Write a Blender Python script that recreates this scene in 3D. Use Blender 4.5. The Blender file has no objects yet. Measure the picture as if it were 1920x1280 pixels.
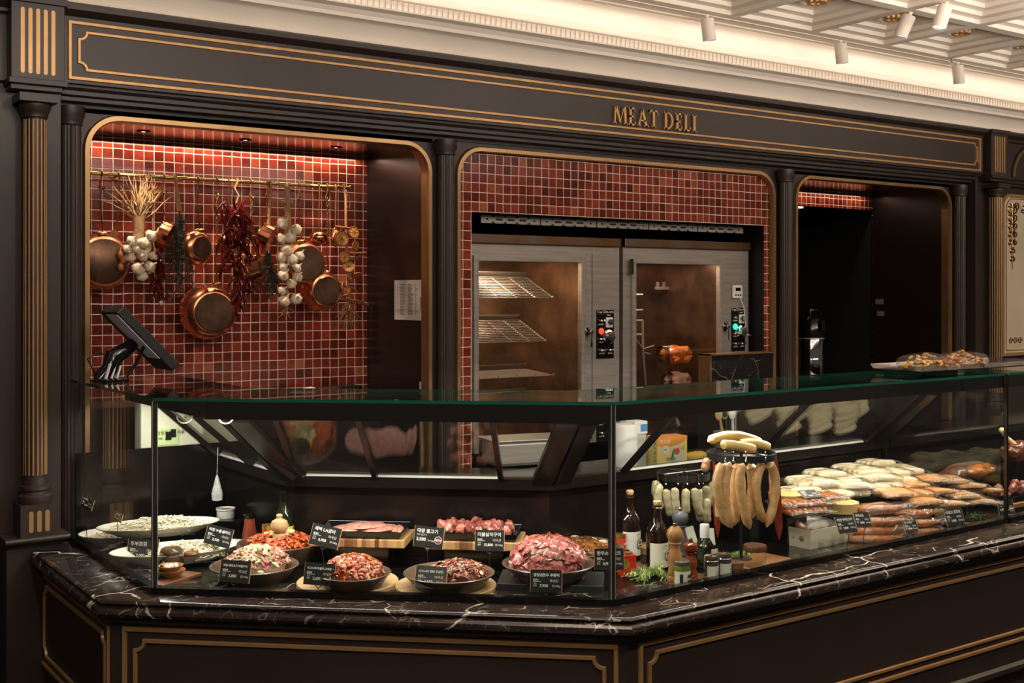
import bpy, bmesh, math, random
from mathutils import Vector, Matrix, noise
R = math.radians
C = bpy.context.scene.collection
sc = bpy.context.scene
# ------------------------------------------------------------------ camera, world, exposure, large lights
F, HX, HY, CZ, YAW = 2170.0, 960.0, 548.0, 1.71, R(34.9)      # focal length in pixels of the 1920x1280 frame, horizon row, eye height
CA, SA = math.cos(YAW), math.sin(YAW)
cd = bpy.data.cameras.new('camera'); cam = bpy.data.objects.new('camera', cd); C.objects.link(cam)
cd.sensor_width = 36.0; cd.lens = F/1920*36; cd.shift_y = -(640-HY)/1920; cd.clip_start = .05
cam.location = (0, 0, CZ); cam.rotation_euler = (R(90), 0, -YAW)
sc.camera = cam
vs = sc.view_settings
vs.view_transform = 'Standard'; vs.look = 'None'; vs.gamma = 1; vs.use_curve_mapping = False; vs.exposure = 0.0
w = bpy.data.worlds.new('shop_air'); sc.world = w; w.use_nodes = True
w.node_tree.nodes['Background'].inputs[0].default_value = (1.0, .86, .74, 1)
w.node_tree.nodes['Background'].inputs[1].default_value = .055
sc.cycles.max_bounces = 10; sc.cycles.transparent_max_bounces = 24
sc.cycles.use_denoising = True
sc.cycles.sample_clamp_indirect = 4.0

def lamp(kind, name, loc, energy, col=(1, .85, .68), aim=None, size=.1, size_y=None, spot=60, blend=.6, spread=180):
    d = bpy.data.lights.new(name, kind); o = bpy.data.objects.new(name, d); C.objects.link(o)
    o.location = loc; d.energy = energy; d.color = col
    if kind == 'AREA':
        d.size = size; d.spread = R(spread)
        if size_y: d.shape = 'RECTANGLE'; d.size_y = size_y
    elif kind == 'SPOT':
        d.spot_size = R(spot); d.spot_blend = blend; d.shadow_soft_size = size
    else: d.shadow_soft_size = size
    if aim is not None: o.rotation_euler = (Vector(aim)-Vector(loc)).to_track_quat('-Z', 'Y').to_euler()
    return o
WARM = (1, .89, .77); WHITE = (1, .93, .82); NEUT = (1, .95, .88)
# the shop's rows of ceiling spots over the aisle; added upward fill stands in for bounce on the coffers
for i in range(8):
    x = -.6+1.25*i
    lamp('SPOT', 'aisle_spot', (x, .9, 3.12), 74, WARM, (x+.5, 3.4, 1.1), .04, spot=95, blend=.9)
for x in (.6, 3.6, 6.6):
    lamp('AREA', 'ceiling_fill', (x+1, 2.0, 2.72), 74, (1, .91, .82), (x+1, 2.35, 3.3), 2.2, .5, spread=140)
# strip hidden behind the ceiling border, washing the cove
lamp('AREA', 'cove_strip', (4.6, 4.645, 3.262), 36, (1, .95, .88), (4.6, 4.80, 3.07), 13.0, .03)
# added spots without fixtures, brightening the work counter behind the case
for x, y in ((2.75, 4.25), (3.5, 4.05), (4.3, 4.05)):
    lamp('SPOT', 'counter_fill', (x, y, 3.12), 14, WARM, (x, 3.82 if x > 3 else 4.05, 1.0), .03, spot=34, blend=.8)
# strip over the tiles of the left niche, and of the right one
lamp('AREA', 'niche_strip', (2.13, 5.645, 2.436), 4.6, (1, .72, .5), (2.13, 5.668, 2.0), 1.6, .02)
lamp('AREA', 'niche_strip', (6.5, 5.62, 2.436), 1.6, (1, .72, .5), (6.5, 5.645, 2.0), 1.4, .02)

# ------------------------------------------------------------------ pixel rays of the photograph -> points of the place
def ray(px, py):
    xr = (px-HX)/F
    return Vector((xr*CA+SA, -xr*SA+CA, -(py-HY)/F))
def at_y(px, py, Y): r = ray(px, py); return Vector((0, 0, CZ))+r*(Y/r.y)
def at_x(px, py, X): r = ray(px, py); return Vector((0, 0, CZ))+r*(X/r.x)
def at_z(px, py, Z): r = ray(px, py); return Vector((0, 0, CZ))+r*((Z-CZ)/r.z)
def dep(p): return p[0]*SA+p[1]*CA
def ppm(p): return dep(p)/F          # metres per photo pixel at a point

# ------------------------------------------------------------------ materials
def L(c):
    return tuple(((v/255)/12.92 if v/255 <= .04045 else ((v/255+.055)/1.055)**2.4) for v in c)+(1,)
MATS = {}
class N:
    def __init__(s, name):
        s.m = bpy.data.materials.new(name); s.m.use_nodes = True; s.t = s.m.node_tree
        s.b = s.t.nodes['Principled BSDF']; s.o = s.t.nodes['Material Output']; MATS[name] = s.m
    def n(s, typ, **kw):
        d = s.t.nodes.new(typ)
        for k, v in kw.items():
            if k.startswith('i_'):
                key = k[2:]; key = int(key) if key.isdigit() else key.replace('_', ' ')
                if hasattr(v, 'is_linked') or isinstance(v, bpy.types.NodeSocket): s.t.links.new(v, d.inputs[key])
                else: d.inputs[key].default_value = v
            else: setattr(d, k, v)
        return d
    def l(s, a, b): s.t.links.new(a, b)
    def set(s, **kw):
        for k, v in kw.items():
            i = s.b.inputs[k.replace('_', ' ')]
            if isinstance(v, bpy.types.NodeSocket): s.l(v, i)
            else: i.default_value = v
        return s
    def math(s, op, a, b=None, c=None):
        d = s.n('ShaderNodeMath', operation=op)
        for i, v in enumerate((a, b, c)):
            if v is None: continue
            if isinstance(v, bpy.types.NodeSocket): s.l(v, d.inputs[i])
            else: d.inputs[i].default_value = v
        return d.outputs[0]
    def ramp(s, fac, stops, interp='LINEAR'):
        d = s.n('ShaderNodeValToRGB'); r = d.color_ramp; r.interpolation = interp
        while len(r.elements) > 1: r.elements.remove(r.elements[-1])
        r.elements[0].position = stops[0][0]; r.elements[0].color = stops[0][1]
        for p, c in stops[1:]:
            e = r.elements.new(p); e.color = c
        s.l(fac, d.inputs[0]); return d.outputs[0]
    def coord(s, kind='Object', scale=(1, 1, 1)):
        t = s.n('ShaderNodeTexCoord'); mp = s.n('ShaderNodeMapping'); mp.inputs['Scale'].default_value = scale
        s.l(t.outputs[kind], mp.inputs[0]); return mp.outputs[0]
    def noise(s, vec, scale=10, detail=3, rough=.5, dist=0):
        return s.n('ShaderNodeTexNoise', i_Vector=vec, i_Scale=scale, i_Detail=detail, i_Roughness=rough, i_Distortion=dist).outputs[0]
    def bump(s, h, strength=.3, dist=.002):
        s.l(s.n('ShaderNodeBump', i_Height=h, i_Strength=strength, i_Distance=dist).outputs[0], s.b.inputs['Normal'])
def sh(c, f): return tuple(min(1, v*f) for v in c[:3])+(1,)
def mat(name, rgb, rough=.5, metal=0, var=0, scale=12, bump=0, bscale=60, rgb2=None, stretch=(1, 1, 1), coat=0, sss=0, spec=.5, bdist=.002):
    m = N(name); c = L(rgb); m.set(Roughness=rough, Metallic=metal, Specular_IOR_Level=spec)
    if coat: m.set(Coat_Weight=coat, Coat_Roughness=.08)
    if sss: m.set(Subsurface_Weight=sss, Subsurface_Scale=.006, Subsurface_Radius=(1, .4, .25))
    if var or rgb2:
        v = m.coord('Object', stretch); f = m.noise(v, scale, 4, .55)
        a, b = (sh(c, 1-var), sh(c, 1+var)) if not rgb2 else (c, L(rgb2))
        m.set(Base_Color=m.ramp(f, [(.33, a), (.67, b)]))
    else: m.set(Base_Color=c)
    if bump:
        m.bump(m.noise(m.coord('Object', stretch), bscale, 4), bump, bdist)
    return m.m
DARK = mat('dark_brown_paint', (52, 40, 34), .42, var=.08, scale=6)
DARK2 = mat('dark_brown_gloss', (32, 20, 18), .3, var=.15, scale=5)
BLACK = mat('black_matte', (20, 19, 18), .5)
BLACKG = mat('black_gloss', (14, 13, 13), .16)
GOLD = mat('gold_paint', (190, 146, 96), .4, .5, var=.1, scale=9)
BRASS = mat('polished_brass', (206, 172, 104), .22, 1)
BRASSD = mat('aged_brass', (150, 112, 66), .3, 1, var=.25, scale=18)
BRONZE = mat('bronze_frame', (176, 140, 98), .34, .8, var=.1, scale=8)
WHITEP = mat('cream_plaster', (224, 210, 194), .6, var=.03, scale=4)
STEEL = mat('brushed_steel', (170, 162, 154), .38, .65, var=.12, scale=4, stretch=(1, 1, 14))
STEELD = mat('dark_steel', (86, 80, 74), .3, 1, var=.15, scale=6)
CHROME = mat('chrome', (225, 225, 225), .08, 1)
COPPER = mat('hammered_copper', (232, 146, 104), .2, .95, var=.12, scale=16, bump=.14, bscale=45)
COPPERS = mat('smooth_copper', (226, 144, 104), .2, 1, var=.22, scale=9, stretch=(1, 1, 3))
TINNED = mat('tarnished_copper_base', (104, 78, 64), .34, 1, var=.4, scale=12)
WHITEC = mat('white_ceramic', (236, 232, 220), .22, var=.03, scale=8)
CREAMC = mat('speckled_cream_ceramic', (232, 226, 208), .25, var=.05, scale=30)
STONE = mat('brown_stoneware', (92, 72, 57), .26, var=.3, scale=9, bump=.1, bscale=30)
ONGGI = mat('dark_onggi_glaze', (88, 66, 46), .2, var=.3, scale=8)
SLATE = mat('dark_slate', (52, 52, 52), .35, var=.2, scale=40, bump=.15, bscale=120)
WHITEPL = mat('white_plastic', (225, 224, 218), .35)
PAPER = mat('white_paper', (232, 228, 224), .7)
TWINE = mat('jute_twine', (150, 106, 66), .85, var=.3, scale=60)
STRAW = mat('dried_stalk', (160, 124, 82), .8, var=.3, scale=40)
GARLIC = mat('garlic_skin', (188, 158, 122), .5, var=.1, scale=42, rgb2=(234, 220, 198), sss=.05, stretch=(2.5, 2.5, .5), bump=.3, bscale=90)
CHILI = mat('dried_red_chili', (66, 10, 8), .16, var=.5, scale=18, coat=.4)
HERBD = mat('dried_herb', (46, 42, 24), .8, var=.45, scale=40)
HERB = mat('rosemary_green', (160, 178, 108), .6, var=.35, scale=50)
LEAF = mat('leaf_green', (70, 112, 52), .4, var=.25, scale=30)
DILL = mat('dill_green', (72, 88, 34), .6, var=.4, scale=50)
ORANGE = mat('dried_orange_rind', (150, 82, 34), .5, var=.25, scale=30)
ORANGEF = mat('dried_orange_flesh', (206, 150, 82), .5, var=.25, scale=60)
CINN = mat('cinnamon_bark', (122, 66, 36), .7, var=.3, scale=40)
def woodmat(name, a, b, s=(1, 1, 1), rough=.45, scale=8, bump=.08):
    m = N(name); v = m.coord('Object', s); f = m.noise(v, scale, 5, .6, .8)
    m.set(Base_Color=m.ramp(f, [(.3, L(a)), (.7, L(b))]), Roughness=rough); m.bump(f, bump); return m.m
WOODL = woodmat('pale_wood', (176, 140, 96), (206, 172, 124), (1, 6, 1))
WOODM = woodmat('olive_wood', (150, 96, 48), (196, 146, 92), (6, 6, 1), .35)
WOODR = woodmat('red_brown_wood', (96, 36, 16), (146, 66, 34), (6, 6, 1), .22)
WOODD = woodmat('walnut_wood', (84, 50, 30), (128, 82, 50), (1, 6, 1), .4)
WOODT = woodmat('amber_wood', (140, 88, 48), (180, 122, 72), (1, 5, 1), .35)
def striped():
    m = N('butcher_block'); v = m.coord('Object'); sp = m.n('ShaderNodeSeparateXYZ', i_0=v)
    k = m.math('FLOOR', m.math('MULTIPLY', sp.outputs[0], 62)); wn = m.n('ShaderNodeTexWhiteNoise', noise_dimensions='1D', i_1=k)
    c1 = m.ramp(wn.outputs[0], [(0, L((104, 66, 40))), (.35, L((172, 124, 80))), (.7, L((206, 164, 112))), (1, L((150, 100, 62)))])
    f = m.noise(m.coord('Object', (3, 20, 20)), 14, 4); mx = m.n('ShaderNodeMixRGB', blend_type='MULTIPLY', i_0=.35, i_1=c1, i_2=m.ramp(f, [(.3, (.5, .5, .5, 1)), (.7, (1, 1, 1, 1))]))
    m.set(Base_Color=mx.outputs[0], Roughness=.4); return m.m
BLOCK = striped()
def tilemat(name, x0, z0, pitch=.05, gw=.035, lo=(84, 28, 20), mid=(116, 42, 29), hi=(142, 60, 40), rough=.16):
    m = N(name); g = m.n('ShaderNodeNewGeometry'); 
    wob = m.n('ShaderNodeTexNoise', i_Vector=g.outputs['Position'], i_Scale=9.0, i_Detail=1.0)
    off = m.n('ShaderNodeVectorMath', operation='SCALE', i_0=m.n('ShaderNodeVectorMath', operation='SUBTRACT', i_0=wob.outputs[1], i_1=(.5, .5, .5)).outputs[0]); off.inputs['Scale'].default_value = .006
    pos = m.n('ShaderNodeVectorMath', operation='ADD', i_0=g.outputs['Position'], i_1=off.outputs[0]).outputs[0]
    sp = m.n('ShaderNodeSeparateXYZ', i_0=pos)
    u = m.math('DIVIDE', m.math('SUBTRACT', sp.outputs[0], x0), pitch); v = m.math('DIVIDE', m.math('SUBTRACT', sp.outputs[2], z0), pitch)
    iu, iv = m.math('FLOOR', u), m.math('FLOOR', v); cb = m.n('ShaderNodeCombineXYZ', i_0=iu, i_1=iv)
    wn = m.n('ShaderNodeTexWhiteNoise', noise_dimensions='2D', i_Vector=cb.outputs[0])
    col = m.ramp(wn.outputs[0], [(0, L(lo)), (.5, L(mid)), (.85, L((mid[0]+12, mid[1]+6, mid[2]+4))), (.99, L(hi)), (1, L((160, 92, 62)))])
    n1 = m.noise(g.outputs['Position'], 60, 4, .65); n2 = m.ramp(n1, [(.35, (.72, .68, .68, 1)), (.68, (1.2, 1.2, 1.15, 1))])
    mx = m.n('ShaderNodeMixRGB', blend_type='MULTIPLY', i_0=.75, i_1=col, i_2=n2)
    fu, fv = m.math('FRACT', u), m.math('FRACT', v)
    du = m.math('MINIMUM', fu, m.math('SUBTRACT', 1.0, fu)); dv = m.math('MINIMUM', fv, m.math('SUBTRACT', 1.0, fv))
    e = m.math('MINIMUM', du, dv); k = m.math('GREATER_THAN', e, gw)
    fin = m.n('ShaderNodeMixRGB', i_0=k, i_1=L((222, 200, 182)), i_2=mx.outputs[0])
    rr = m.n('ShaderNodeMixRGB', i_0=k, i_1=(.8, .8, .8, 1), i_2=(rough, rough, rough, 1))
    m.set(Base_Color=fin.outputs[0], Roughness=rr.outputs[0])
    h = m.math('ADD', m.math('MINIMUM', m.math('MULTIPLY', e, 12.0), 1.0), m.math('ADD', m.math('MULTIPLY', n1, .5), m.math('MULTIPLY', m.math('MULTIPLY', m.math('SUBTRACT', fu, .5), m.math('SUBTRACT', wn.outputs[0], .5)), 1.2)))
    m.bump(h, .4, .0016); return m.m
def marblemat(name, base=(34, 27, 25), base2=(53, 42, 37), vein=(232, 222, 206), rough=.1, sc_=1.0, amt=1.0):
    m = N(name); g = m.n('ShaderNodeNewGeometry').outputs['Position']
    mp = m.n('ShaderNodeMapping'); mp.inputs['Scale'].default_value = (sc_, sc_*1.4, sc_*1.1); mp.inputs['Rotation'].default_value = (.4, .2, .7); m.l(g, mp.inputs[0]); v0 = mp.outputs[0]
    nz = m.n('ShaderNodeTexNoise', i_Vector=v0, i_Scale=4.0, i_Detail=4.0)
    dv = m.n('ShaderNodeVectorMath', operation='SCALE', i_0=m.n('ShaderNodeVectorMath', operation='SUBTRACT', i_0=nz.outputs[1], i_1=(.5, .5, .5)).outputs[0]); dv.inputs['Scale'].default_value = .22
    v = m.n('ShaderNodeVectorMath', operation='ADD', i_0=v0, i_1=dv.outputs[0]).outputs[0]
    def veins(scale, w, th):
        vo = m.n('ShaderNodeTexVoronoi', feature='DISTANCE_TO_EDGE', i_Vector=v, i_Scale=scale).outputs['Distance']
        mk = m.noise(v0, scale*.8, 2); mk = m.ramp(mk, [(th+.04, (0, 0, 0, 1)), (th+.14, (1, 1, 1, 1))])
        a = m.ramp(vo, [(0, (1, 1, 1, 1)), (w*.5, (.85, .85, .85, 1)), (w, (0, 0, 0, 1))])
        return m.math('MULTIPLY', a, mk)
    t = m.math('MINIMUM', m.math('ADD', m.math('MULTIPLY', veins(2.6, .014, .44), 1.0), m.math('ADD', m.math('MULTIPLY', veins(7.5, .022, .5), .6), m.math('MULTIPLY', veins(21, .05, .48), .14))), 1.0)
    t = m.math('MULTIPLY', t, amt)
    b = m.ramp(m.noise(v0, 6, 6, .65), [(.35, L(base)), (.7, L(base2))])
    fin = m.n('ShaderNodeMixRGB', i_0=t, i_1=b, i_2=L(vein)); m.set(Base_Color=fin.outputs[0], Roughness=rough); return m.m
MARBLE = marblemat('veined_brown_marble')
MARBLE2 = marblemat('black_marble', (20, 18, 18), (30, 27, 26), (150, 140, 130), .15, 2.0, .6)
FLOORM = marblemat('polished_dark_floor', (20, 14, 12), (32, 22, 18), (90, 80, 70), .08, .8, .35)
def glassmat(name, tint=(.955, .98, .965), rough=0.0, ior=1.5, dirt=0.0):
    m = N(name); tr = m.n('ShaderNodeBsdfTransparent', i_Color=tint+(1,)); gl = m.n('ShaderNodeBsdfGlossy', i_Color=(1, 1, 1, 1), i_Roughness=rough)
    bf = m.n('ShaderNodeNewGeometry').outputs['Backfacing']                    # a thin pane: the far face refracts back out, no total reflection
    fr = m.n('ShaderNodeFresnel', i_IOR=m.math('ADD', m.math('MULTIPLY', bf, 1/ior-ior), ior)); fac = fr.outputs[0]
    if dirt: fac = m.math('ADD', fac, dirt)
    mx = m.n('ShaderNodeMixShader', i_0=fac, i_1=tr.outputs[0], i_2=gl.outputs[0]); m.l(mx.outputs[0], m.o.inputs[0]); return m.m
GLASS = glassmat('clear_glass'); 
OVENG = glassmat('oven_glass', (.9, .87, .84))
GEDGE = mat('glass_edge_green', (14, 74, 60), .1, coat=.3)
def filmmat(name, fac=.16, tint=(.97, .96, .94), crinkle=.9, white=.0):
    m = N(name); tr = m.n('ShaderNodeBsdfTransparent', i_Color=tint+(1,)); gl = m.n('ShaderNodeBsdfGlossy', i_Color=(1, 1, 1, 1), i_Roughness=.12)
    nz = m.noise(m.coord('Object', (1, 1, 1)), 55, 4, .6, 1.2); bp = m.n('ShaderNodeBump', i_Height=nz, i_Strength=crinkle, i_Distance=.006)
    m.l(bp.outputs[0], gl.inputs['Normal'])
    bf = m.n('ShaderNodeNewGeometry').outputs['Backfacing']
    f = m.math('ADD', m.n('ShaderNodeFresnel', i_IOR=m.math('ADD', m.math('MULTIPLY', bf, 1/1.4-1.4), 1.4), i_Normal=bp.outputs[0]).outputs[0], fac)
    a = m.n('ShaderNodeMixShader', i_0=f, i_1=tr.outputs[0], i_2=gl.outputs[0])
    if white:
        df = m.n('ShaderNodeBsdfDiffuse', i_Color=(.85, .85, .83, 1)); a = m.n('ShaderNodeMixShader', i_0=white, i_1=a.outputs[0], i_2=df.outputs[0])
    m.l(a.outputs[0], m.o.inputs[0]); return m.m
FILM = filmmat('vacuum_film', .012, crinkle=.7)
FILMW = filmmat('milky_plastic_bag', .1, white=.25)
FILMB = filmmat('pale_blue_plastic_wrap', .12, (.9, .95, 1), white=.45)
def emit(name, col, s):
    m = N(name); m.set(Base_Color=(0, 0, 0, 1), Emission_Color=col+(1,), Emission_Strength=s); return m.m
# food
def food(name, cols, scale=30, rough=.3, coat=.25, sss=.15, stretch=(1, 1, 1), bump=.3):
    m = N(name); v = m.coord('Object', stretch); f = m.noise(v, scale, 5, .65, .4)
    n = len(cols); m.set(Base_Color=m.ramp(f, [(.28+.44*i/(n-1), L(c)) for i, c in enumerate(cols)]), Roughness=rough, Coat_Weight=coat, Coat_Roughness=.12, Subsurface_Weight=sss, Subsurface_Scale=.004)
    m.bump(m.noise(v, scale*2, 4), bump, .002); return m.m
SAUSL = food('pale_pink_sausage_casing', [(178, 132, 84), (204, 160, 108), (222, 184, 136)], 34, .35, .15, .15, bump=.5)
SAUSW = food('white_herb_sausage_casing', [(116, 106, 76), (176, 166, 130), (198, 188, 154)], 40, .3, .3, .15, bump=.4)
SAUSY = food('yellow_sausage_casing', [(222, 178, 106), (236, 200, 132), (242, 214, 156)], 20, .35, .15, .2, bump=.12)
SAUSB = food('brown_smoked_sausage_casing', [(134, 74, 34), (176, 108, 56), (200, 136, 80)], 18, .25, .5, .1, bump=.1)
SAUSM = food('white_bratwurst_casing', [(190, 170, 132), (212, 194, 158), (224, 210, 180)], 12, .35, .2, .2, bump=.08)
SAUST = food('tan_frankfurter_casing', [(176, 116, 60), (208, 150, 86), (224, 172, 108)], 16, .3, .3, .15, bump=.08)
SAUSP = food('pink_brown_sausage_casing', [(150, 108, 80), (178, 134, 104), (192, 152, 122)], 16, .35, .2, .2, bump=.08)
JERKY = food('red_dried_meat', [(88, 24, 12), (140, 48, 26), (170, 74, 44)], 24, .4, .3, .1, (1, 1, .3))
MEATP = food('raw_pink_beef', [(128, 54, 50), (176, 92, 84), (206, 136, 124)], 34, .3, .4)
MEATR = food('raw_red_beef', [(112, 46, 38), (158, 82, 70), (208, 160, 142)], 30, .3, .4)
MEATM = food('marbled_pink_beef', [(146, 74, 66), (186, 124, 108), (226, 196, 178)], 44, .34, .3, stretch=(1, 3, 1))
MEATG = food('garlic_marinated_pork', [(150, 96, 80), (196, 150, 122), (212, 186, 148)], 40, .3, .4)
MEATO = food('chili_marinated_pork', [(120, 36, 12), (182, 78, 30), (222, 134, 64)], 34, .22, .5)
MEATB = food('soy_marinated_beef', [(70, 36, 12), (120, 72, 26), (160, 106, 50)], 30, .2, .6)
MEATD = food('dark_red_marinated_beef', [(86, 30, 24), (138, 64, 52), (172, 100, 80)], 34, .22, .5)
FAT = food('beef_fat', [(214, 178, 158), (232, 208, 190)], 30, .4, .2)
GARLICM = food('minced_garlic', [(222, 206, 140), (240, 228, 178)], 60, .35, .2)
SCALL = food('chopped_scallion', [(72, 96, 40), (150, 166, 96)], 60, .4, .1)
NOODLE = food('white_shredded_radish', [(222, 206, 174), (240, 230, 206)], 40, .4, .15)
ROAST = food('roast_chicken_skin', [(148, 66, 20), (206, 114, 44), (222, 150, 84)], 22, .22, .6)
RAWCH = food('raw_chicken_skin', [(206, 160, 142), (228, 190, 172), (236, 206, 190)], 14, .3, .3)
ROASTM = food('dark_roast_meat', [(58, 26, 14), (104, 54, 30), (150, 90, 52)], 26, .28, .5)
TXT = mat('white_chalk_ink', (238, 236, 230), .7)
TXTB = mat('black_print', (26, 24, 24), .6)
TAGB = mat('black_tag_board', (34, 34, 32), .45, var=.1, scale=20)
TAGE = mat('tag_wood_edge', (196, 158, 112), .6)
# ------------------------------------------------------------------ mesh building
def wloc(o):
    v = Vector((0, 0, 0))
    while o is not None: v += o.location; o = o.parent
    return v
class B:
    def __init__(s): s.v = []; s.f = []; s.m = []
    def add(s, vs, fs, mi=0, M=None):
        n = len(s.v)
        for p in vs:
            p = Vector(p); s.v.append(M @ p if M else p)
        s.f += [tuple(i+n for i in f) for f in fs]; s.m += [mi]*len(fs); return s
    def box(s, a, b, mi=0, M=None):
        (x0, y0, z0), (x1, y1, z1) = a, b
        return s.add([(x0, y0, z0), (x1, y0, z0), (x1, y1, z0), (x0, y1, z0), (x0, y0, z1), (x1, y0, z1), (x1, y1, z1), (x0, y1, z1)],
                     [(0, 3, 2, 1), (4, 5, 6, 7), (0, 1, 5, 4), (1, 2, 6, 5), (2, 3, 7, 6), (3, 0, 4, 7)], mi, M)
    def lathe(s, prof, c=(0, 0, 0), n=24, mi=0, M=None, sx=1, sy=1):
        vs, fs = [], []; k = len(prof)
        for r, z in prof:
            for j in range(n):
                a = 2*math.pi*j/n; vs.append((c[0]+r*math.cos(a)*sx, c[1]+r*math.sin(a)*sy, c[2]+z))
        for i in range(k-1):
            for j in range(n): fs.append((i*n+j, i*n+(j+1) % n, (i+1)*n+(j+1) % n, (i+1)*n+j))
        if prof[0][0] > 1e-6: fs.append(tuple(range(n-1, -1, -1)))
        if prof[-1][0] > 1e-6: fs.append(tuple((k-1)*n+j for j in range(n)))
        return s.add(vs, fs, mi, M)
    def tube(s, pts, r, n=8, mi=0, closed=False, M=None, flat=1.0):
        pts = [Vector(p) for p in pts]; k = len(pts); rs = r if isinstance(r, (list, tuple)) else [r]*k
        vs, fs = [], []; prev = None
        for i, p in enumerate(pts):
            if closed: t = pts[(i+1) % k]-pts[i-1]
            else: t = pts[min(i+1, k-1)]-pts[max(i-1, 0)]
            t = t.normalized() if t.length > 1e-9 else Vector((0, 0, 1))
            if prev is None:
                a = Vector((0, 0, 1)) if abs(t.z) < .9 else Vector((1, 0, 0)); u = t.cross(a).normalized()
            else:
                u = prev-t*prev.dot(t); u = u.normalized() if u.length > 1e-6 else t.orthogonal().normalized()
            prev = u; v = t.cross(u)
            for j in range(n):
                a = 2*math.pi*j/n; vs.append(p+(u*math.cos(a)+v*math.sin(a)*flat)*rs[i])
        m = k if closed else k-1
        for i in range(m):
            for j in range(n): fs.append((i*n+j, i*n+(j+1) % n, ((i+1) % k)*n+(j+1) % n, ((i+1) % k)*n+j))
        if not closed: fs.append(tuple(range(n-1, -1, -1))); fs.append(tuple((k-1)*n+j for j in range(n)))
        return s.add(vs, fs, mi, M)
    def ell(s, c, r, nu=10, nv=7, mi=0, M=None, nz=0, ns=3.0, seed=0):
        if not isinstance(r, (tuple, list)): r = (r, r, r)
        vs = [Vector((0, 0, -1))]; fs = []
        for i in range(1, nv):
            t = math.pi*i/nv
            for j in range(nu):
                a = 2*math.pi*j/nu; vs.append(Vector((math.sin(t)*math.cos(a), math.sin(t)*math.sin(a), -math.cos(t))))
        vs.append(Vector((0, 0, 1))); o = 1
        for j in range(nu): fs.append((0, o+(j+1) % nu, o+j))
        for i in range(nv-2):
            for j in range(nu): a = o+i*nu; fs.append((a+j, a+(j+1) % nu, a+nu+(j+1) % nu, a+nu+j))
        l = o+(nv-2)*nu
        for j in range(nu): fs.append((l+j, l+(j+1) % nu, len(vs)-1))
        out = []
        for p in vs:
            q = p*(1+nz*noise.noise(p*ns+Vector((seed*7.3, seed*3.1, seed)))) if nz else p
            q = Vector((q.x*r[0], q.y*r[1], q.z*r[2]))
            if M: q = M @ q
            out.append(q+Vector(c))
        return s.add(out, fs, mi)
    def prism(s, poly, vec, mi=0, M=None):
        n = len(poly); v = Vector(vec); vs = [Vector(p) for p in poly]+[Vector(p)+v for p in poly]
        fs = [tuple(range(n)), tuple(range(2*n-1, n-1, -1))]+[(i, i+n, (i+1) % n+n, (i+1) % n) for i in range(n)]
        return s.add(vs, fs, mi, M)
    def sweep(s, path, prof, closed=False, mi=0, cap=True, pclosed=True):
        """prof = (offset to the left of the path, z)"""
        path = [Vector((p[0], p[1])) for p in path]; k = len(path); vs, fs, ms = [], [], []; n = len(prof)
        for i in range(k):
            d1 = (path[i]-path[i-1]) if (i > 0 or closed) else path[1]-path[0]
            d2 = (path[(i+1) % k]-path[i]) if (i < k-1 or closed) else path[-1]-path[-2]
            d1.normalize(); d2.normalize(); n1 = Vector((-d1.y, d1.x)); n2 = Vector((-d2.y, d2.x))
            mt = (n1+n2)/(1+n1.dot(n2))
            for o, z in prof: q = path[i]+mt*o; vs.append((q.x, q.y, z))
        for i in range(k if closed else k-1):
            a, b = i*n, ((i+1) % k)*n
            for j in range(n if pclosed else n-1): fs.append((a+j, b+j, b+(j+1) % n, a+(j+1) % n)); ms.append(mi[j] if isinstance(mi, list) else mi)
        if cap and not closed and pclosed:
            fs.append(tuple(range(n))); fs.append(tuple((k-1)*n+j for j in range(n-1, -1, -1))); ms += [mi[-1] if isinstance(mi, list) else mi]*2
        s.add(vs, fs, 0); s.m[-len(ms):] = ms; return s
    def strip(s, pts, w, t, nrm, closed=True, mi=0):
        """flat moulding of width w and thickness t along 3-D pts lying in the plane with normal nrm"""
        pts = [Vector(p) for p in pts]; nrm = Vector(nrm).normalized(); k = len(pts); vs, fs = [], []
        for i in range(k):
            d1 = (pts[i]-pts[i-1]) if (i > 0 or closed) else pts[1]-pts[0]
            d2 = (pts[(i+1) % k]-pts[i]) if (i < k-1 or closed) else pts[-1]-pts[-2]
            d1.normalize(); d2.normalize(); n1, n2 = nrm.cross(d1), nrm.cross(d2)
            mt = (n1+n2)/max(.3, 1+n1.dot(n2))
            p = pts[i]; vs += [p-mt*w/2, p-mt*w*.32+nrm*t, p+mt*w*.32+nrm*t, p+mt*w/2]
        for i in range(k if closed else k-1):
            a, b = i*4, ((i+1) % k)*4
            for j in range(3): fs.append((a+j, b+j, b+j+1, a+j+1))
        return s.add(vs, fs, mi)
    def quad(s, a, b, c, d, mi=0): return s.add([a, b, c, d], [(0, 1, 2, 3)], mi)
    def build(s, name, mats, parent=None, local=False, ang=38, bev=0, smooth=True, sub=0):
        if not isinstance(mats, (list, tuple)): mats = [mats]
        me = bpy.data.meshes.new(name); o = bpy.data.objects.new(name, me); C.objects.link(o)
        vs = s.v; off = Vector((0, 0, 0))
        if not local:
            lo = Vector([min(v[i] for v in vs) for i in range(3)]); hi = Vector([max(v[i] for v in vs) for i in range(3)])
            off = (lo+hi)/2
            if parent is None: off.z = lo.z
            o.location = off-(wloc(parent) if parent else Vector((0, 0, 0)))
        me.from_pydata([tuple(v-off) for v in vs], [], s.f)
        for m in mats: me.materials.append(m)
        me.polygons.foreach_set('material_index', s.m)
        bm = bmesh.new(); bm.from_mesh(me); bmesh.ops.recalc_face_normals(bm, faces=bm.faces); bm.to_mesh(me); bm.free()
        if smooth: me.shade_smooth(); me.set_sharp_from_angle(angle=R(ang))
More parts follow.
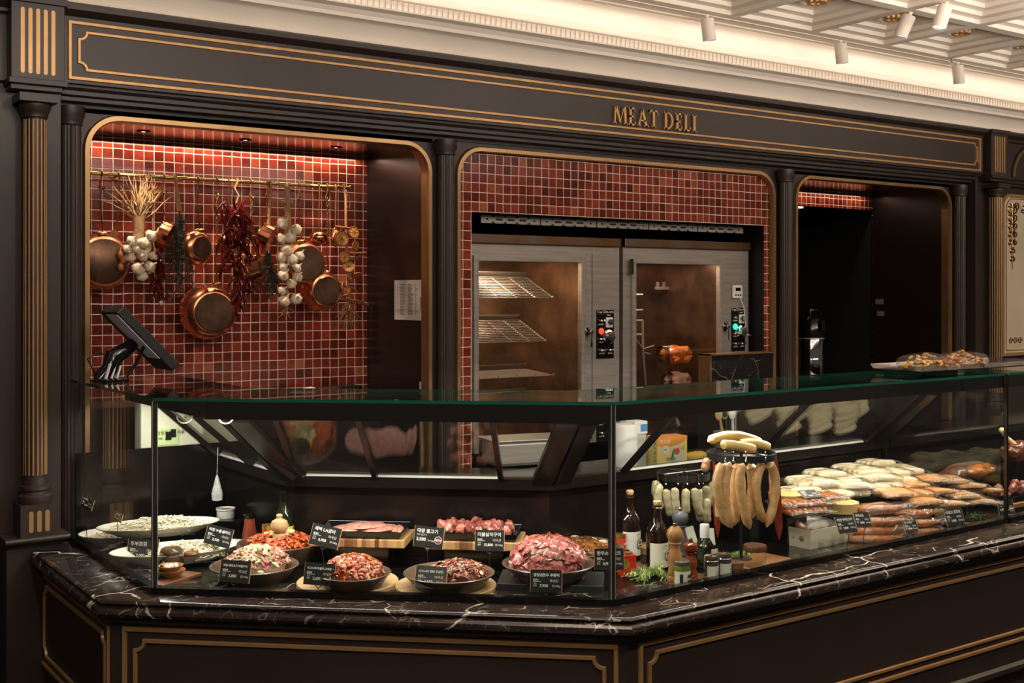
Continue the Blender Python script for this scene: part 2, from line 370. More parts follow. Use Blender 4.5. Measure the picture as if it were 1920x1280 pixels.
        if bev:
            b = o.modifiers.new('edge', 'BEVEL'); b.width = bev; b.segments = 2; b.limit_method = 'ANGLE'; b.angle_limit = R(40)
        if sub:
            b = o.modifiers.new('round', 'SUBSURF'); b.levels = sub; b.render_levels = sub
        if parent: o.parent = parent
        return o
def tag(o, label=None, cat=None, group=None, kind=None):
    for k, v in (('label', label), ('category', cat), ('group', group), ('kind', kind)):
        if v: o[k] = v
    return o
def thing(name, label, cat, loc=(0, 0, 0), rot=(0, 0, 0), group=None, kind=None):
    o = bpy.data.objects.new(name, None); C.objects.link(o); o.location = loc; o.rotation_euler = rot; o.empty_display_size = .05
    return tag(o, label, cat, group, kind)
def struct(o): o['kind'] = 'structure'; return o
KIDS = {}
def children(o): return [c for c in bpy.data.objects if c.parent == o]
def copy_tree(o, parent=None, kids=None):
    if kids is None:
        kids = {}
        for c in bpy.data.objects:
            if c.parent: kids.setdefault(c.parent.name, []).append(c)
    c = o.copy(); C.objects.link(c); c.parent = parent
    for ch in kids.get(o.name, []): copy_tree(ch, c, kids)
    return c
def dup(o, loc, rot=None, label=None, group=None):
    c = copy_tree(o); c.location = loc
    if rot is not None: c.rotation_euler = rot
    if label: c['label'] = label
    if group: c['group'] = group
    return c
def text(name, body, size, loc, m, parent, rot=(R(90), 0, 0), align='LEFT', extr=.0002, bold=0, sx=1.0):
    d = bpy.data.curves.new(name, 'FONT'); d.body = body; d.size = size; d.align_x = align; d.extrude = extr; d.offset = bold; d.resolution_u = 3
    d.materials.append(m); o = bpy.data.objects.new(name, d); C.objects.link(o); o.location = loc; o.rotation_euler = rot; o.scale = (sx, 1, 1)
    if parent: o.parent = parent
    return o
def rotm(rx=0, ry=0, rz=0): return Matrix.Rotation(R(rz), 4, 'Z') @ Matrix.Rotation(R(ry), 4, 'Y') @ Matrix.Rotation(R(rx), 4, 'X')
def T(p, M=None): return Matrix.Translation(Vector(p)) @ (M if M else Matrix.Identity(4))
def arc(cx, cz, r, a0, a1, n=8): return [(cx+r*math.cos(R(a0+(a1-a0)*i/n)), cz+r*math.sin(R(a0+(a1-a0)*i/n))) for i in range(n+1)]
ORD = ['leftmost', 'second', 'third', 'fourth', 'fifth', 'sixth', 'seventh', 'eighth', 'ninth', 'tenth', 'eleventh', 'twelfth', 'thirteenth', 'fourteenth', 'fifteenth']
def nth(i, n): return 'leftmost' if i == 0 else 'rightmost' if i == n-1 else ORD[i]+' from left'
# ------------------------------------------------------------------ the room: floor, walls, ceiling
b = B(); b.box((-4, -4, -.1), (13, 9, 0)); struct(b.build('floor', FLOORM, smooth=False))
OPEN = [(1.30, 2.99), (3.135, 5.485), (5.665, 7.31)]; ZT = 2.46; RC = .14
def arch(x0, x1, zb, zt=ZT, r=RC, n=8):
    return [(x0, zb)]+[(x, z) for x, z in arc(x0+r, zt-r, r, 180, 90, n)]+[(x, z) for x, z in arc(x1-r, zt-r, r, 90, 0, n)]+[(x1, zb)]
poly = [(1.16, 0)]
for x0, x1 in OPEN: poly += arch(x0, x1, 0)
poly += [(7.56, 0), (7.56, 2.62), (1.16, 2.62)]
b = B(); n = len(poly); b.add([(x, 5.0, z) for x, z in poly], [tuple(range(n))]); struct(b.build('wall_back', DARK, smooth=False))
b = B(); b.box((-4, 4.95, 0), (.93, 5.1, 2.9)); struct(b.build('wall_left', DARK, smooth=False))
b = B(); b.box((7.78, 4.97, 0), (13, 5.1, 2.9)); struct(b.build('wall_right', DARK, smooth=False))
# left niche
TILE1 = tilemat('red_glazed_tile_niche', 1.315, 2.405)
b = B(); b.quad((1.27, 5.68, 0), (3.02, 5.68, 0), (3.02, 5.68, 2.47), (1.27, 5.68, 2.47)); struct(b.build('wall_niche_tile', TILE1, smooth=False))
b = B(); b.quad((2.99, 5.0, 0), (2.99, 5.68, 0), (2.99, 5.68, 2.47), (2.99, 5.0, 2.47)); b.quad((1.285, 5.0, 0), (1.285, 5.68, 0), (1.285, 5.68, 2.47), (1.285, 5.0, 2.47)); struct(b.build('wall_niche_side', DARK2, smooth=False))
NICHEC = mat('niche_ceiling_brown_gloss', (60, 34, 26), .16, var=.1, scale=5)
b = B(); b.box((1.28, 5.0, 2.462), (3.0, 5.69, 2.50)); struct(b.build('ceiling_niche', NICHEC, smooth=False))
# middle niche: tiles nearly flush with the frame, a black recess behind for the ovens
TILE2 = tilemat('red_glazed_tile_oven_wall', 3.245, 2.128, lo=(84, 32, 22), mid=(122, 50, 35), hi=(152, 76, 52))
HX0, HX1, HZ = 3.247, 5.416, 2.126
b = B(); pl = arch(3.12, 5.50, 0, 2.475); pl = [(x, 5.02, z) for x, z in pl]; pl = pl[:1]+pl[1:-1]+[(5.50, 5.02, 0), (HX1, 5.02, 0), (HX1, 5.02, HZ), (HX0, 5.02, HZ), (HX0, 5.02, 0)]
b.add(pl, [tuple(range(len(pl)))]); struct(b.build('wall_oven_tile', TILE2, smooth=False))
b = B(); b.quad((HX0, 5.02, 0), (HX0, 5.9, 0), (HX0, 5.9, HZ), (HX0, 5.02, HZ)); b.quad((HX1, 5.02, 0), (HX1, 5.9, 0), (HX1, 5.9, HZ), (HX1, 5.02, HZ))
b.quad((HX0, 5.02, HZ), (HX1, 5.02, HZ), (HX1, 5.9, HZ), (HX0, 5.9, HZ)); b.quad((HX0, 5.9, 0), (HX1, 5.9, 0), (HX1, 5.9, HZ), (HX0, 5.9, HZ)); struct(b.build('wall_oven_recess', BLACK, smooth=False))
# right niche: tiled bulkhead over a dark doorway, dark side wall
TILE3 = tilemat('red_glazed_tile_bulkhead', 5.70, 2.405)
b = B(); b.box((5.64, 5.66, 2.335), (7.30, 5.70, 2.47)); struct(b.build('wall_bulkhead_tile', TILE3, smooth=False))
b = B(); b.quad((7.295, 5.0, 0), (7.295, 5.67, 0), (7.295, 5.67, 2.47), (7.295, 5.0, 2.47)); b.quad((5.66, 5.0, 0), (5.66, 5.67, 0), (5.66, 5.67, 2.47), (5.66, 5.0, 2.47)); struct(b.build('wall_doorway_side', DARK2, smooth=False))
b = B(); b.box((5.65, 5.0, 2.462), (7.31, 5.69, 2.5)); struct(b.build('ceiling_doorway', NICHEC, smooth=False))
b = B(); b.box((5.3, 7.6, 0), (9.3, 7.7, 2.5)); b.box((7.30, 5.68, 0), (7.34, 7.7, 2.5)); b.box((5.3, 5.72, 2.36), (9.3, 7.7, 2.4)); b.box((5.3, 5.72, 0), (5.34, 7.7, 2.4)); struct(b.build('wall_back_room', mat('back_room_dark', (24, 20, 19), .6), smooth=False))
b = B()
for z in [1.15+.052*i for i in range(25)]: b.ell((7.288, 5.655, z), .004, 6, 4)
struct(b.build('trim_1', BRASSD))
# rounded bronze frames around the three openings
for i, (x0, x1) in enumerate(OPEN):
    b = B(); p = arch(x0+.012, x1-.012, .8, ZT-.012, RC, 10)
    b.strip([(x, 4.998, z) for x, z in p], .03, .018, (0, -1, 0), False)
    p2 = arch(x0+.022, x1-.022, .8, ZT-.022, RC, 10); vs = [(x, 4.99, z) for x, z in p2]+[(x, 5.055, z) for x, z in p2]; m = len(p2)
    b.add(vs, [(j, j+1, m+j+1, m+j) for j in range(m-1)])
    struct(b.build('trim_%d' % (i+2), BRONZE))
# entablature: dark fascia with mouldings, gold rules, raised lettering
b = B()
b.prism([(-3, y, z) for y, z in [(4.88, 2.545), (4.88, 2.565), (4.885, 2.805), (4.865, 2.815), (4.865, 2.828), (4.835, 2.842), (4.82, 2.848), (4.82, 2.868), (5.2, 2.868), (5.2, 2.48), (4.99, 2.48), (4.99, 2.495), (4.93, 2.497), (4.93, 2.512), (4.905, 2.518), (4.905, 2.535), (4.89, 2.537)]], (16, 0, 0))
fas = struct(b.build('trim_5', DARK, smooth=False))
b = B(); b.prism([(1.172, y, z) for y, z in [(4.85, 2.556), (4.85, 2.812), (4.9, 2.812), (4.9, 2.556)]], (6.31, 0, 0)); b.build('fascia_board', DARK, fas, smooth=False)
def scoop(u0, u1, z0, z1, r):
    o = []
    for cx, cz, a in ((u0, z0, 0), (u0, z1, -90), (u1, z1, 180), (u1, z0, 90)):
        o += arc(cx, cz, r, a, a+90, 6)
    return o
def frame_on(b, u0, u1, z0, z1, P, inset, w, t, nrm, r):
    b.strip([P(u, z) for u, z in ((u0, z0), (u0, z1), (u1, z1), (u1, z0))], w, t, nrm)
    b.strip([P(u, z) for u, z in scoop(u0+inset, u1-inset, z0+inset, z1-inset, r)], w*.85, t, nrm)
b = B(); frame_on(b, 1.208, 7.44, 2.576, 2.80, lambda u, z: (u, 4.85, z), .036, .017, .009, (0, -1, 0), .03); b.build('gold_molding', GOLD, fas)
# lettering MEAT DELI
def glyph(ch):
    s = .26; t = .12   # stroke thick / thin
    def bar(x0, x1, y0, y1): return [(x0, y0), (x1, y0), (x1, y1), (x0, y1)]
    sf = .07
    if ch == 'I': return 1*.42, [bar(.13, .13+s*.62, 0, 1), bar(.04, .38, 0, sf), bar(.04, .38, 1-sf, 1)]
    if ch == 'E': return .62, [bar(.1, .1+s*.62, 0, 1), bar(.03, .56, 0, .1), bar(.03, .53, .9, 1), bar(.1, .46, .46, .56), bar(.49, .56, 0, .22), bar(.47, .53, .78, 1), bar(.41, .46, .40, .62)]
    if ch == 'L': return .6, [bar(.1, .1+s*.62, 0, 1), bar(.03, .36, 1-sf, 1), bar(.03, .56, 0, .1), bar(.49, .56, 0, .24)]
    if ch == 'T': return .72, [bar(.28, .28+s*.62, 0, 1), bar(.03, .69, .9, 1), bar(.19, .53, 0, sf), bar(.03, .09, .76, 1), bar(.63, .69, .76, 1)]
    if ch == 'A': return .84, [[(.06, 0), (.17, 0), (.43, .94), (.37, 1.04)], [(.37, 1.04), (.45, 1.0), (.80, 0), (.63, 0), (.33, .86)], bar(.2, .66, .3, .38), bar(.0, .24, 0, sf), bar(.54, .86, 0, sf)]
    if ch == 'M': return 1.04, [[(.06, 0), (.16, 0), (.24, 1), (.12, 1)], [(.12, 1), (.28, 1), (.55, .22), (.49, .02)], [(.49, .02), (.56, .2), (.84, 1), (.76, 1)], [(.76, 1), (.92, 1), (1.0, 0), (.84, 0)], bar(0, .24, 0, sf), bar(.78, 1.06, 0, sf)]
    if ch == 'D':
        o = [(.26+.5*math.cos(R(a)), .5+.5*math.sin(R(a))) for a in range(90, -91, -15)]; n = [(.26+.36*math.cos(R(a)), .5+.42*math.sin(R(a))) for a in range(-90, 91, 15)]
        return .84, [bar(.1, .1+s*.62, 0, 1), bar(.03, .3, 0, .085), bar(.03, .3, .915, 1), o+n]
sg = thing('sign_lettering', 'raised gold letters reading MEAT DELI on the dark fascia board', 'sign', (4.36, 4.85, 2.63))
H_ = .098; tot = 0; seq = []
for ch in 'MEAT DELI':
    if ch == ' ': tot += .34; continue
    wd, ps = glyph(ch); seq.append((ch, tot, ps)); tot += wd+.06
sx = (4.673-4.044)/tot
for ch, x, ps in seq:
    b = B()
    for q in ps: b.prism([(4.044+(x+u)*sx, 4.849, 2.627+z*H_) for u, z in q], (0, -.014, 0))
    b.build('letter', GOLD, sg, smooth=False)
# plaster cornice over the fascia with a ribbed band, and the lit cove
b = B(); b.prism([(-3, y, z) for y, z in [(4.83, 2.866), (4.795, 2.87), (4.795, 2.882), (4.81, 2.884), (4.80, 2.91), (4.77, 2.945), (4.755, 2.952), (4.715, 2.956), (4.71, 2.972), (4.69, 2.990), (4.655, 2.998), (4.655, 3.006), (4.745, 3.012), (4.745, 3.069), (4.725, 3.073), (4.725, 3.083), (4.77, 3.093), (4.83, 3.11), (4.865, 3.15), (4.87, 3.22), (4.86, 3.30), (4.82, 3.36), (5.0, 3.36), (5.0, 2.866)]], (16, 0, 0))
cor = struct(b.build('trim_6', WHITEP, ang=25))
b = B()
for i in range(400): x = -.6+.031*i; b.box((x, 4.738, 3.014), (x+.017, 4.747, 3.067))
b.build('ribbed_band', WHITEP, cor, smooth=False)
# coffered ceiling
b = B(); X0, DX, Y0, DY, CW, CD = 5.235, .643, 4.43, .64, .578, .572
def ring(x0, y0, x1, y1, z0, X0_, Y0_, X1_, Y1_, z1, mi=0):
    a = [(x0, y0, z0), (x1, y0, z0), (x1, y1, z0), (x0, y1, z0)]; c = [(X0_, Y0_, z1), (X1_, Y0_, z1), (X1_, Y1_, z1), (X0_, Y1_, z1)]
    for i in range(4): b.quad(a[i], a[(i+1) % 4], c[(i+1) % 4], c[i], mi)
NX0, NX1, NR = -9, 10, 8
for i in range(NX0, NX1):
    for j in range(NR):
        x0 = X0+DX*i; y1 = Y0-DY*j; x1 = x0+CW; y0 = y1-CD; z = 3.2
        ring(x0-(DX-CW), y0-(DY-CD), x1, y1, z, x0, y0, x1, y1, z)     # rib undersides of this cell
        for k in range(3):
            ring(x0, y0, x1, y1, z, x0, y0, x1, y1, z+.024); z += .024; s_ = .045
            ring(x0, y0, x1, y1, z, x0+s_, y0+s_, x1-s_, y1-s_, z+.006); x0 += s_; y0 += s_; x1 -= s_; y1 -= s_; z += .006
        ring(x0, y0, x1, y1, z, x0, y0, x1, y1, z+.018); z += .018; b.quad((x0, y0, z), (x1, y0, z), (x1, y1, z), (x0, y1, z))
b.box((-3, Y0+.003, 3.2), (13, 4.50, 3.26)); b.box((-3, 4.497, 3.196), (13, 4.503, 3.2)); b.box((-3, 4.51, 3.205), (13, 4.60, 3.265)); b.box((-3, 4.60, 3.198), (13, 4.632, 3.255))
b.box((-3, 4.44, 3.26), (13, 4.66, 3.34)); b.box((-3, 4.60, 3.345), (13, 5.0, 3.42)); b.box((-3, -2, 3.33), (13, 4.66, 3.36)); struct(b.build('ceiling', WHITEP, smooth=False))
b = B(); b.box((-4, -4, 3.2), (13, Y0-DY*NR, 3.3)); struct(b.build('ceiling_aisle', WHITEP, smooth=False))
proto = None
seen = [(0, -1), (0, 0), (0, 1), (0, 2), (0, 3), (1, 0), (1, 1), (1, 2), (1, 3)]
cells = [(-1, 0), (0, 0), (1, 0), (2, 0), (3, 0)]
for k, (i, j) in enumerate(cells):
    c = (X0+DX*i+CW/2, Y0-DY*j-CD/2, 3.307)
    lab = 'gold leaf rosette in the coffer of the plaster ceiling, %s of the row' % nth(k, 5)
    if proto is None:
        proto = thing('ceiling_rosette', lab, 'rosette', c, group='gold ceiling rosettes')
        b = B(); b.lathe([(.055, .0), (.05, -.02), (.03, -.04), (0, -.055)], n=16); b.build('boss', GOLD, proto, local=True)
        b = B()
        for q in range(10):
            a = 2*math.pi*q/10; b.ell((.044*math.cos(a), .044*math.sin(a), -.028), (.022, .022, .03), 7, 5)
        b.build('petals', GOLD, proto, local=True)
    else: dup(proto, c, label=lab)
proto = None
spots = [(1325, 30, 4.50, (0, -25, 0)), (1575, 78, 4.50, (0, -25, 0)), (1795, 122, 4.50, (0, -25, 0)), (1708, 12, 3.83, (20, 35, 0)), (1775, 2, 3.60, (10, 40, 0))]
slab = ['left of the three spotlights along the ceiling border', 'middle of the three spotlights along the ceiling border', 'right of the three spotlights along the ceiling border', 'beside a gold rosette on a coffer rib', 'at the top edge of the photo, on a coffer rib']
for k, (px, py, Y, rot) in enumerate(spots):
    p = at_y(px, py, Y); c = (p.x, Y, 3.2); lab = 'cream cylinder spotlight, '+slab[k]
    if k and proto: t = dup(proto, c, rot=(R(rot[0]), R(rot[1]*.35), 0), label=lab)
    else:
        t = proto = thing('spotlight', lab, 'spotlight', c, (0, R(rot[1]*.35), 0), 'ceiling spotlights')
        b = B(); b.lathe([(.012, 0), (.012, -.03)], n=10); b.build('stem', WHITEP, t, local=True)
        b = B(); b.lathe([(.034, -.02), (.036, -.024), (.036, -.135), (.034, -.138), (.03, -.13), (0, -.13)], n=20); b.build('housing', WHITEP, t, local=True)
        b = B(); b.lathe([(.029, -.1315), (0, -.1315)], n=16); b.build('lens', emit('spot_lens', (.75, .85, 1), 1.6), t, local=True)
p = at_y(1783, 103, 4.44); b = B(); b.lathe([(.016, 0), (.016, -.006), (.007, -.008), (.007, -.022), (.014, -.024), (0, -.026)], (p.x, 4.44, 3.199), 12); tag(b.build('fire_sprinkler', CHROME), 'small chrome fire sprinkler on the coffer rib by the right spotlight', 'sprinkler')
# dark engaged columns between the openings
def round_column(name, cx, cy, r, zb, zt, label, gold=False, half=False):
    t = thing(name, label, 'column', (cx, cy, zb), group='fluted gold columns' if gold else 'dark columns of the shopfront', kind='thing')
    if gold:
        b = B(); b.lathe([(r, zb+.10), (r*.97, zt-.06)], (cx, cy, 0), 28); b.build('shaft', DARK, t)
        b = B()
        for q in range(16):
            a = 2*math.pi*q/16; b.tube([(cx+r*.97*math.cos(a), cy+r*.97*math.sin(a), zb+.11), (cx+r*.94*math.cos(a), cy+r*.94*math.sin(a), zt-.065)], r*.085, 8)
        b.build('gold_flutes', GOLD, t)
        b = B(); b.lathe([(r*1.42, zb+.0), (r*1.5, zb+.012), (r*1.48, zb+.028), (r*1.25, zb+.036), (r*1.22, zb+.046), (r*1.36, zb+.054), (r*1.34, zb+.066), (r*1.1, zb+.072), (r*1.06, zb+.10)], (cx, cy, 0), 32); b.build('base', DARK, t)
        b = B(); b.lathe([(r, zt-.06), (r*1.12, zt-.055), (r*1.12, zt-.045), (r*1.2, zt-.035), (r*1.42, zt-.012), (r*1.42, zt-.004), (r*1.35, zt)], (cx, cy, 0), 32); b.box((cx-r*1.7, cy-r*1.7, zt), (cx+r*1.7, cy+r*1.7, zt+.032)); b.build('capital', DARK, t)
        z0 = .757; wd = .069; fy = 4.76
        b = B(); b.box((cx-wd, fy, z0), (cx+wd, cy+.06, zb)); b.build('pedestal', DARK, t, smooth=False)
        b = B()
        for q in (-1, 0, 1):
            u = cx+q*.030; pts = arc(u, zb-.032, .0085, 0, 180, 8)+arc(u, z0+.026, .0085, 180, 360, 8); b.prism([(x, fy-.001, z) for x, z in pts], (0, .01, 0))
        b.build('gold_inlay', GOLD, t, smooth=False)
    else:
        vs = []; b = B(); n = 40; prof = []
        for z in (zb, zt-.05):
            for q in range(n): rr = r*(1 if q % 2 else .93); a = 2*math.pi*q/n; vs.append((cx+rr*math.cos(a), cy+rr*math.sin(a), z))
        b.add(vs, [(q, (q+1) % n, n+(q+1) % n, n+q) for q in range(n)]); b.build('shaft', DARK, t, ang=20)
        b = B(); b.lathe([(r, zt-.05), (r*1.15, zt-.045), (r*1.15, zt-.03), (r*1.35, zt-.01), (r*1.35, zt+.03)], (cx, cy, 0), 28); b.build('capital', DARK, t)
    return t
for px, lab in ((132, 'dark fluted column in the recess between gold column and tiled niche'), (836, 'dark fluted column between the pan niche and the ovens'), (1473, 'dark fluted column between the ovens and the dark doorway'), (1799, 'dark fluted column right of the dark doorway')):
    p = at_y(px, 500, 4.955); round_column('dark_column', p.x, 4.955, .042, .7, 2.445, lab)
pl = at_y(66, 600, 4.83); pr = at_y(1867, 500, 4.83)
round_column('gold_fluted_column', pl.x, 4.83, .0425, .882, 2.455, 'gold fluted column on a slotted pedestal at the left end of the counter', True)
round_column('gold_fluted_column', pr.x, 4.83, .0425, .882, 2.455, 'gold fluted column beside the cream panel at right', True)
for k, cx in enumerate((pl.x, pr.x)):
    b = B(); b.box((cx-.135, 4.90, .75), (cx+.115, 5.02, 2.56)); b.box((cx-.095, 4.80, 2.535), (cx+.105, 5.0, 2.868)); b.box((cx-.105, 4.785, 2.525), (cx+.115, 5.0, 2.548)); b.box((cx-.095, 4.81, 2.505), (cx+.10, 5.0, 2.526)); b.box((cx-.105, 4.785, 2.845), (cx+.115, 5.0, 2.872))
    b.box((cx-.112, 4.80, 0), (cx+.10, 5.02, .737)); t = struct(b.build('trim_%d' % (7+k), DARK, smooth=False, bev=.002))
    b = B()
    for q in range(5):
        u = cx-.053+q*.0285; pts = arc(u, 2.818, .0075, 0, 180, 6)+arc(u, 2.575, .0075, 180, 360, 6); b.prism([(x, 4.798, z) for x, z in pts], (0, .008, 0))
    b.build('gold_inlay', GOLD, t, smooth=False)
    b = B(); pts = [(4.76, .735)]+[(4.76-.010*math.sin(R(a)), .746-.011*math.cos(R(a))) for a in range(0, 181, 30)]+[(5.0, .757), (5.0, .735)]; b.prism([(cx-.125, y, z) for y, z in pts], (.24, 0, 0)); b.build('ledge', DARK, t)
b = B(); b.prism([(.82, y, z) for y, z in [(4.78, .115), (4.765, .125), (4.765, .142), (4.79, .15), (4.9, .15), (4.9, .115)]], (.28, 0, 0)); struct(b.build('baseboard_left', DARK))
b = B(); b.box((-2, 4.93, .545), (.93, 4.96, .575)); b.box((-2, 4.93, .24), (.93, 4.955, .25)); struct(b.build('trim_9', DARK, smooth=False))
# cream panel with scroll ornament, arch on the frieze at far right
CREAM = mat('cream_lacquer_panel', (206, 190, 160), .5, var=.06, scale=3)
t = thing('wall_panel', 'cream wall panel with brown scroll ornament and rounded gold frame', 'panel', (8.5, 4.965, 1.25))
p0, p1 = at_y(1880, 370, 4.95), at_y(1882, 665, 4.95); x0, zt, zb = p0.x, 2.432, p1.z
pts = [(x0, zb)]+arc(x0+.09, zt-.09, .09, 180, 90, 6)+arc(x0+1.1, zt-.09, .09, 90, 0, 6)+[(x0+1.19, zb)]
b = B(); b.prism([(x, 4.955, z) for x, z in pts], (0, .012, 0)); b.build('panel_board', CREAM, t, smooth=False)
b = B(); b.strip([(x, 4.956, z) for x, z in pts], .03, .016, (0, -1, 0)); b.build('gold_frame', GOLD, t)
b = B(); b.strip([(x0+.05+(x-x0)*.92, 4.954, zb+.03+(z-zb)*.955) for x, z in pts], .006, .003, (0, -1, 0)); b.build('inner_line', BRASSD, t)
b = B(); rng = random.Random(3)
def curl(cx, cz, r, a0, turns, sgn):
    return [(cx+r*(1-.75*i/26)*math.cos(R(a0+sgn*turns*360*i/26)), 4.953, cz+r*(1-.75*i/26)*math.sin(R(a0+sgn*turns*360*i/26))) for i in range(27)]
for k in range(7):
    z = zt-.10-.062*k
    for s_ in (1, -1): b.tube(curl(x0+.13+s_*(.035 if k < 5 else .015), z, .038-.003*k, 90, 1.5, s_), .005, 5)
for k in range(4): b.tube(curl(x0+.19+.085*k, zt-.08-.012*(k % 2), .034, 200, 1.4, 1 if k % 2 else -1), .005, 5)
b.tube([(x0+.13, 4.953, zt-.06), (x0+.12, 4.953, zt-.3), (x0+.13, 4.953, zt-.55)], .005, 5)
for k in range(3): b.tube(curl(x0+.11+.06*k, zb+.1, .026, 0, 1.3, 1), .004, 5)
b.build('scroll_ornament', BRASSD, t)
b = B(); c = at_y(1925, 345, 4.86); b.strip([(c.x+.12+.28*math.cos(R(a)), 4.868, 2.56+.24*math.sin(R(a))) for a in range(180, -1, -10)], .022, .012, (0, -1, 0), False); struct(b.build('trim_10', BRONZE))
# ------------------------------------------------------------------ counter and glass display cases
MP = [(1.05, 4.89), (1.062, 3.885), (2.354, 2.727), (7.6, 2.735)]
GP = [(1.225, 4.89), (1.237, 3.87), (2.40, 2.875), (4.68, 2.925)]
GP2 = [(4.70, 2.926), (7.4, 2.98)]
ct = thing('counter', 'dark panelled counter with veined brown marble ledge and gold rules', 'counter', (3.0, 3.6, 0))
b = B(); b.sweep(MP, [(.30, .70), (.012, .70), (.005, .698), (.0, .693), (.001, .688), (.008, .6835), (.008, .681), (.002, .677), (-.006, .668), (-.008, .658), (-.003, .648), (.006, .643), (.30, .643)]); b.build('marble_top', MARBLE, ct, ang=30)
b = B(); b.sweep(MP, [(.022, .643), (.022, .625), (.034, .618), (.045, .615), (.045, .16), (.03, .15), (.03, .13), (.07, .12), (.07, 0), (.4, 0), (.4, .643)]); b.build('base_panel', DARK, ct, smooth=False)
def base_face(i, u0, u1, z0=.25, z1=.597, r=.032):
    a, c = Vector(MP[i]+(0,)), Vector(MP[i+1]+(0,)); d = (c-a).normalized(); n = Vector((-d.y, d.x, 0)); o = a+n*.045
    b = B(); frame_on(b, u0, u1, z0, z1, lambda u, z: tuple(o+d*u+Vector((0, 0, z))), .037, .017, .008, -n, r); b.build('gold_molding', GOLD, ct)
base_face(0, .075, .955); base_face(1, .065, 1.685); base_face(2, .075, 4.6)
# --- case
case = thing('display_case', 'long faceted glass deli case with dark header and sloped rear doors', 'display case', (2.6, 3.7, .70))
DZ = .697
def seg(path, i):
    a, c = Vector(path[i]), Vector(path[i+1]); d = (c-a).normalized(); return a, d, Vector((-d.y, d.x)), (c-a).length
def SP(path, i, s, o, z):
    a, d, n, l = seg(path, i); q = a+d*s+n*o; return Vector((q.x, q.y, z))
def hit(path, i, px, py, o):
    """distance along segment i at which a pixel ray meets the vertical plane set o behind the glass; and the height there"""
    a, d, n, l = seg(path, i); p = a+n*o; r = ray(px, py); det = r.x*(-d.y)+d.x*r.y
    t = (p.x*(-d.y)+d.x*p.y)/det; q = r*t; return (Vector((q.x, q.y))-p).dot(d), CZ+r.z*t
def make_case(case, GP, ends=(True, True)):
    for i in range(len(GP)-1):
        a, d, n, l = seg(GP, i); b = B(); b.sweep([a+d*.006, a+d*(l-.006)], [(0, .715), (.008, .715), (.008, 1.345), (0, 1.345)]); b.build('front_glass', GLASS, case, smooth=False)
    b = B(); b.sweep(GP, [(-.006, 1.346), (-.006, 1.357), (.42, 1.357), (.42, 1.346)], mi=[1, 0, 1, 0]); b.build('top_glass', [GLASS, GEDGE], case, smooth=False)
    b = B(); b.sweep(GP, [(-.012, .699), (-.012, .722), (.02, .722), (.02, .699)]); b.build('base_channel', BLACKG, case, smooth=False)
    b = B(); b.sweep(GP, [(.02, DZ-.02), (.02, DZ), (.64, DZ), (.64, DZ-.02)]); b.build('deck', BLACKG, case, smooth=False)
    b = B()
    for i in range(len(GP)-1):
        a, d, n, l = seg(GP, i); k = int(l/.0125); nn = Vector((n.x, n.y, 0))
        for q in range(3, k-4):
            p = SP(GP, i, q*.0125, .032, DZ+.003); D = Vector((d.x, d.y, 0)); b.add([p, p+D*.006, p+D*.012+nn*.05, p+D*.006+nn*.05, p+Vector((0, 0, .004)), p+D*.006+Vector((0, 0, .004)), p+D*.012+nn*.05+Vector((0, 0, .004)), p+D*.006+nn*.05+Vector((0, 0, .004))], [(4, 5, 6, 7), (0, 1, 5, 4), (1, 2, 6, 5), (2, 3, 7, 6), (3, 0, 4, 7)])
    b.build('vent_grille', BLACK, case, smooth=False)
    b = B(); b.sweep(GP, [(.215, 1.343), (.215, 1.262), (.37, 1.262), (.37, 1.343)]); b.build('header', HEADM, case, smooth=False)
    b = B(); b.sweep(GP, [(.60, 1.005), (.60, .965), (.645, .945), (.645, DZ), (.66, DZ), (.66, 1.01), (.62, 1.01)]); b.build('rear_sill', HEADM, case, smooth=False)
    b = B(); b.sweep(GP, [(.66, .955), (1.0, .955), (1.0, .985), (.66, .985)]); b.build('work_counter', BLACKG, case, smooth=False)
    b = B(); b.sweep(GP, [(.99, .955), (.99, 0), (.96, 0), (.96, .955)]); b.build('rear_panel', DARK, case, smooth=False)
WHITE_CABLE = mat('white_cable', (206, 202, 190), .5)
HEADM = mat('case_brown_black_metal', (46, 38, 34), .24, .75)
make_case(case, GP)
for k, (i, p) in enumerate(((1, GP[1]), (2, GP[2]))):
    b = B(); b.box((p[0]-.007, p[1]-.004, .715), (p[0]+.007, p[1]+.012, 1.346)); b.build('corner_joint', BLACK, case, smooth=False)
    b = B(); 
    for s_ in (-1, 1): b.box((p[0]+s_*.0085-.0012, p[1]-.006, .715), (p[0]+s_*.0085+.0012, p[1]-.003, 1.346))
    b.build('glass_bevel', STEEL, case, smooth=False)
ALU = mat('satin_aluminium', (232, 230, 224), .38, .6)
ST, SB = (.33, 1.262), (.615, 1.008)
def slope_bar(i, sa, sb, name, m, t=.018, top=ST, bot=SB, path=GP, par=None, sa2=None, sb2=None):
    sa2 = sa if sa2 is None else sa2; sb2 = sb if sb2 is None else sb2
    a, d, n, l = seg(path, i); q = [SP(path, i, sa, *top), SP(path, i, sb, *top), SP(path, i, sb2, *bot), SP(path, i, sa2, *bot)]
    nr = (q[1]-q[0]).cross(q[2]-q[1]).normalized(); nr = nr if nr.z < 0 else -nr
    b = B(); b.prism(q, nr*t); return b.build(name, m, par or case, smooth=False)
def mitre(path, i, end, o):
    """s offset at the end of segment i so that the point at depth o lies on the mitre"""
    a, d, n, l = seg(path, i)
    j = i+1 if end else i-1; a2, d2, n2, l2 = seg(path, j); c = d.dot(d2); tn = math.sqrt((1-c)/(1+c)); sgn = 1 if (d.x*d2.y-d.y*d2.x)*(1 if end else -1) > 0 else -1
    return (-sgn*tn*o if end else sgn*tn*o)
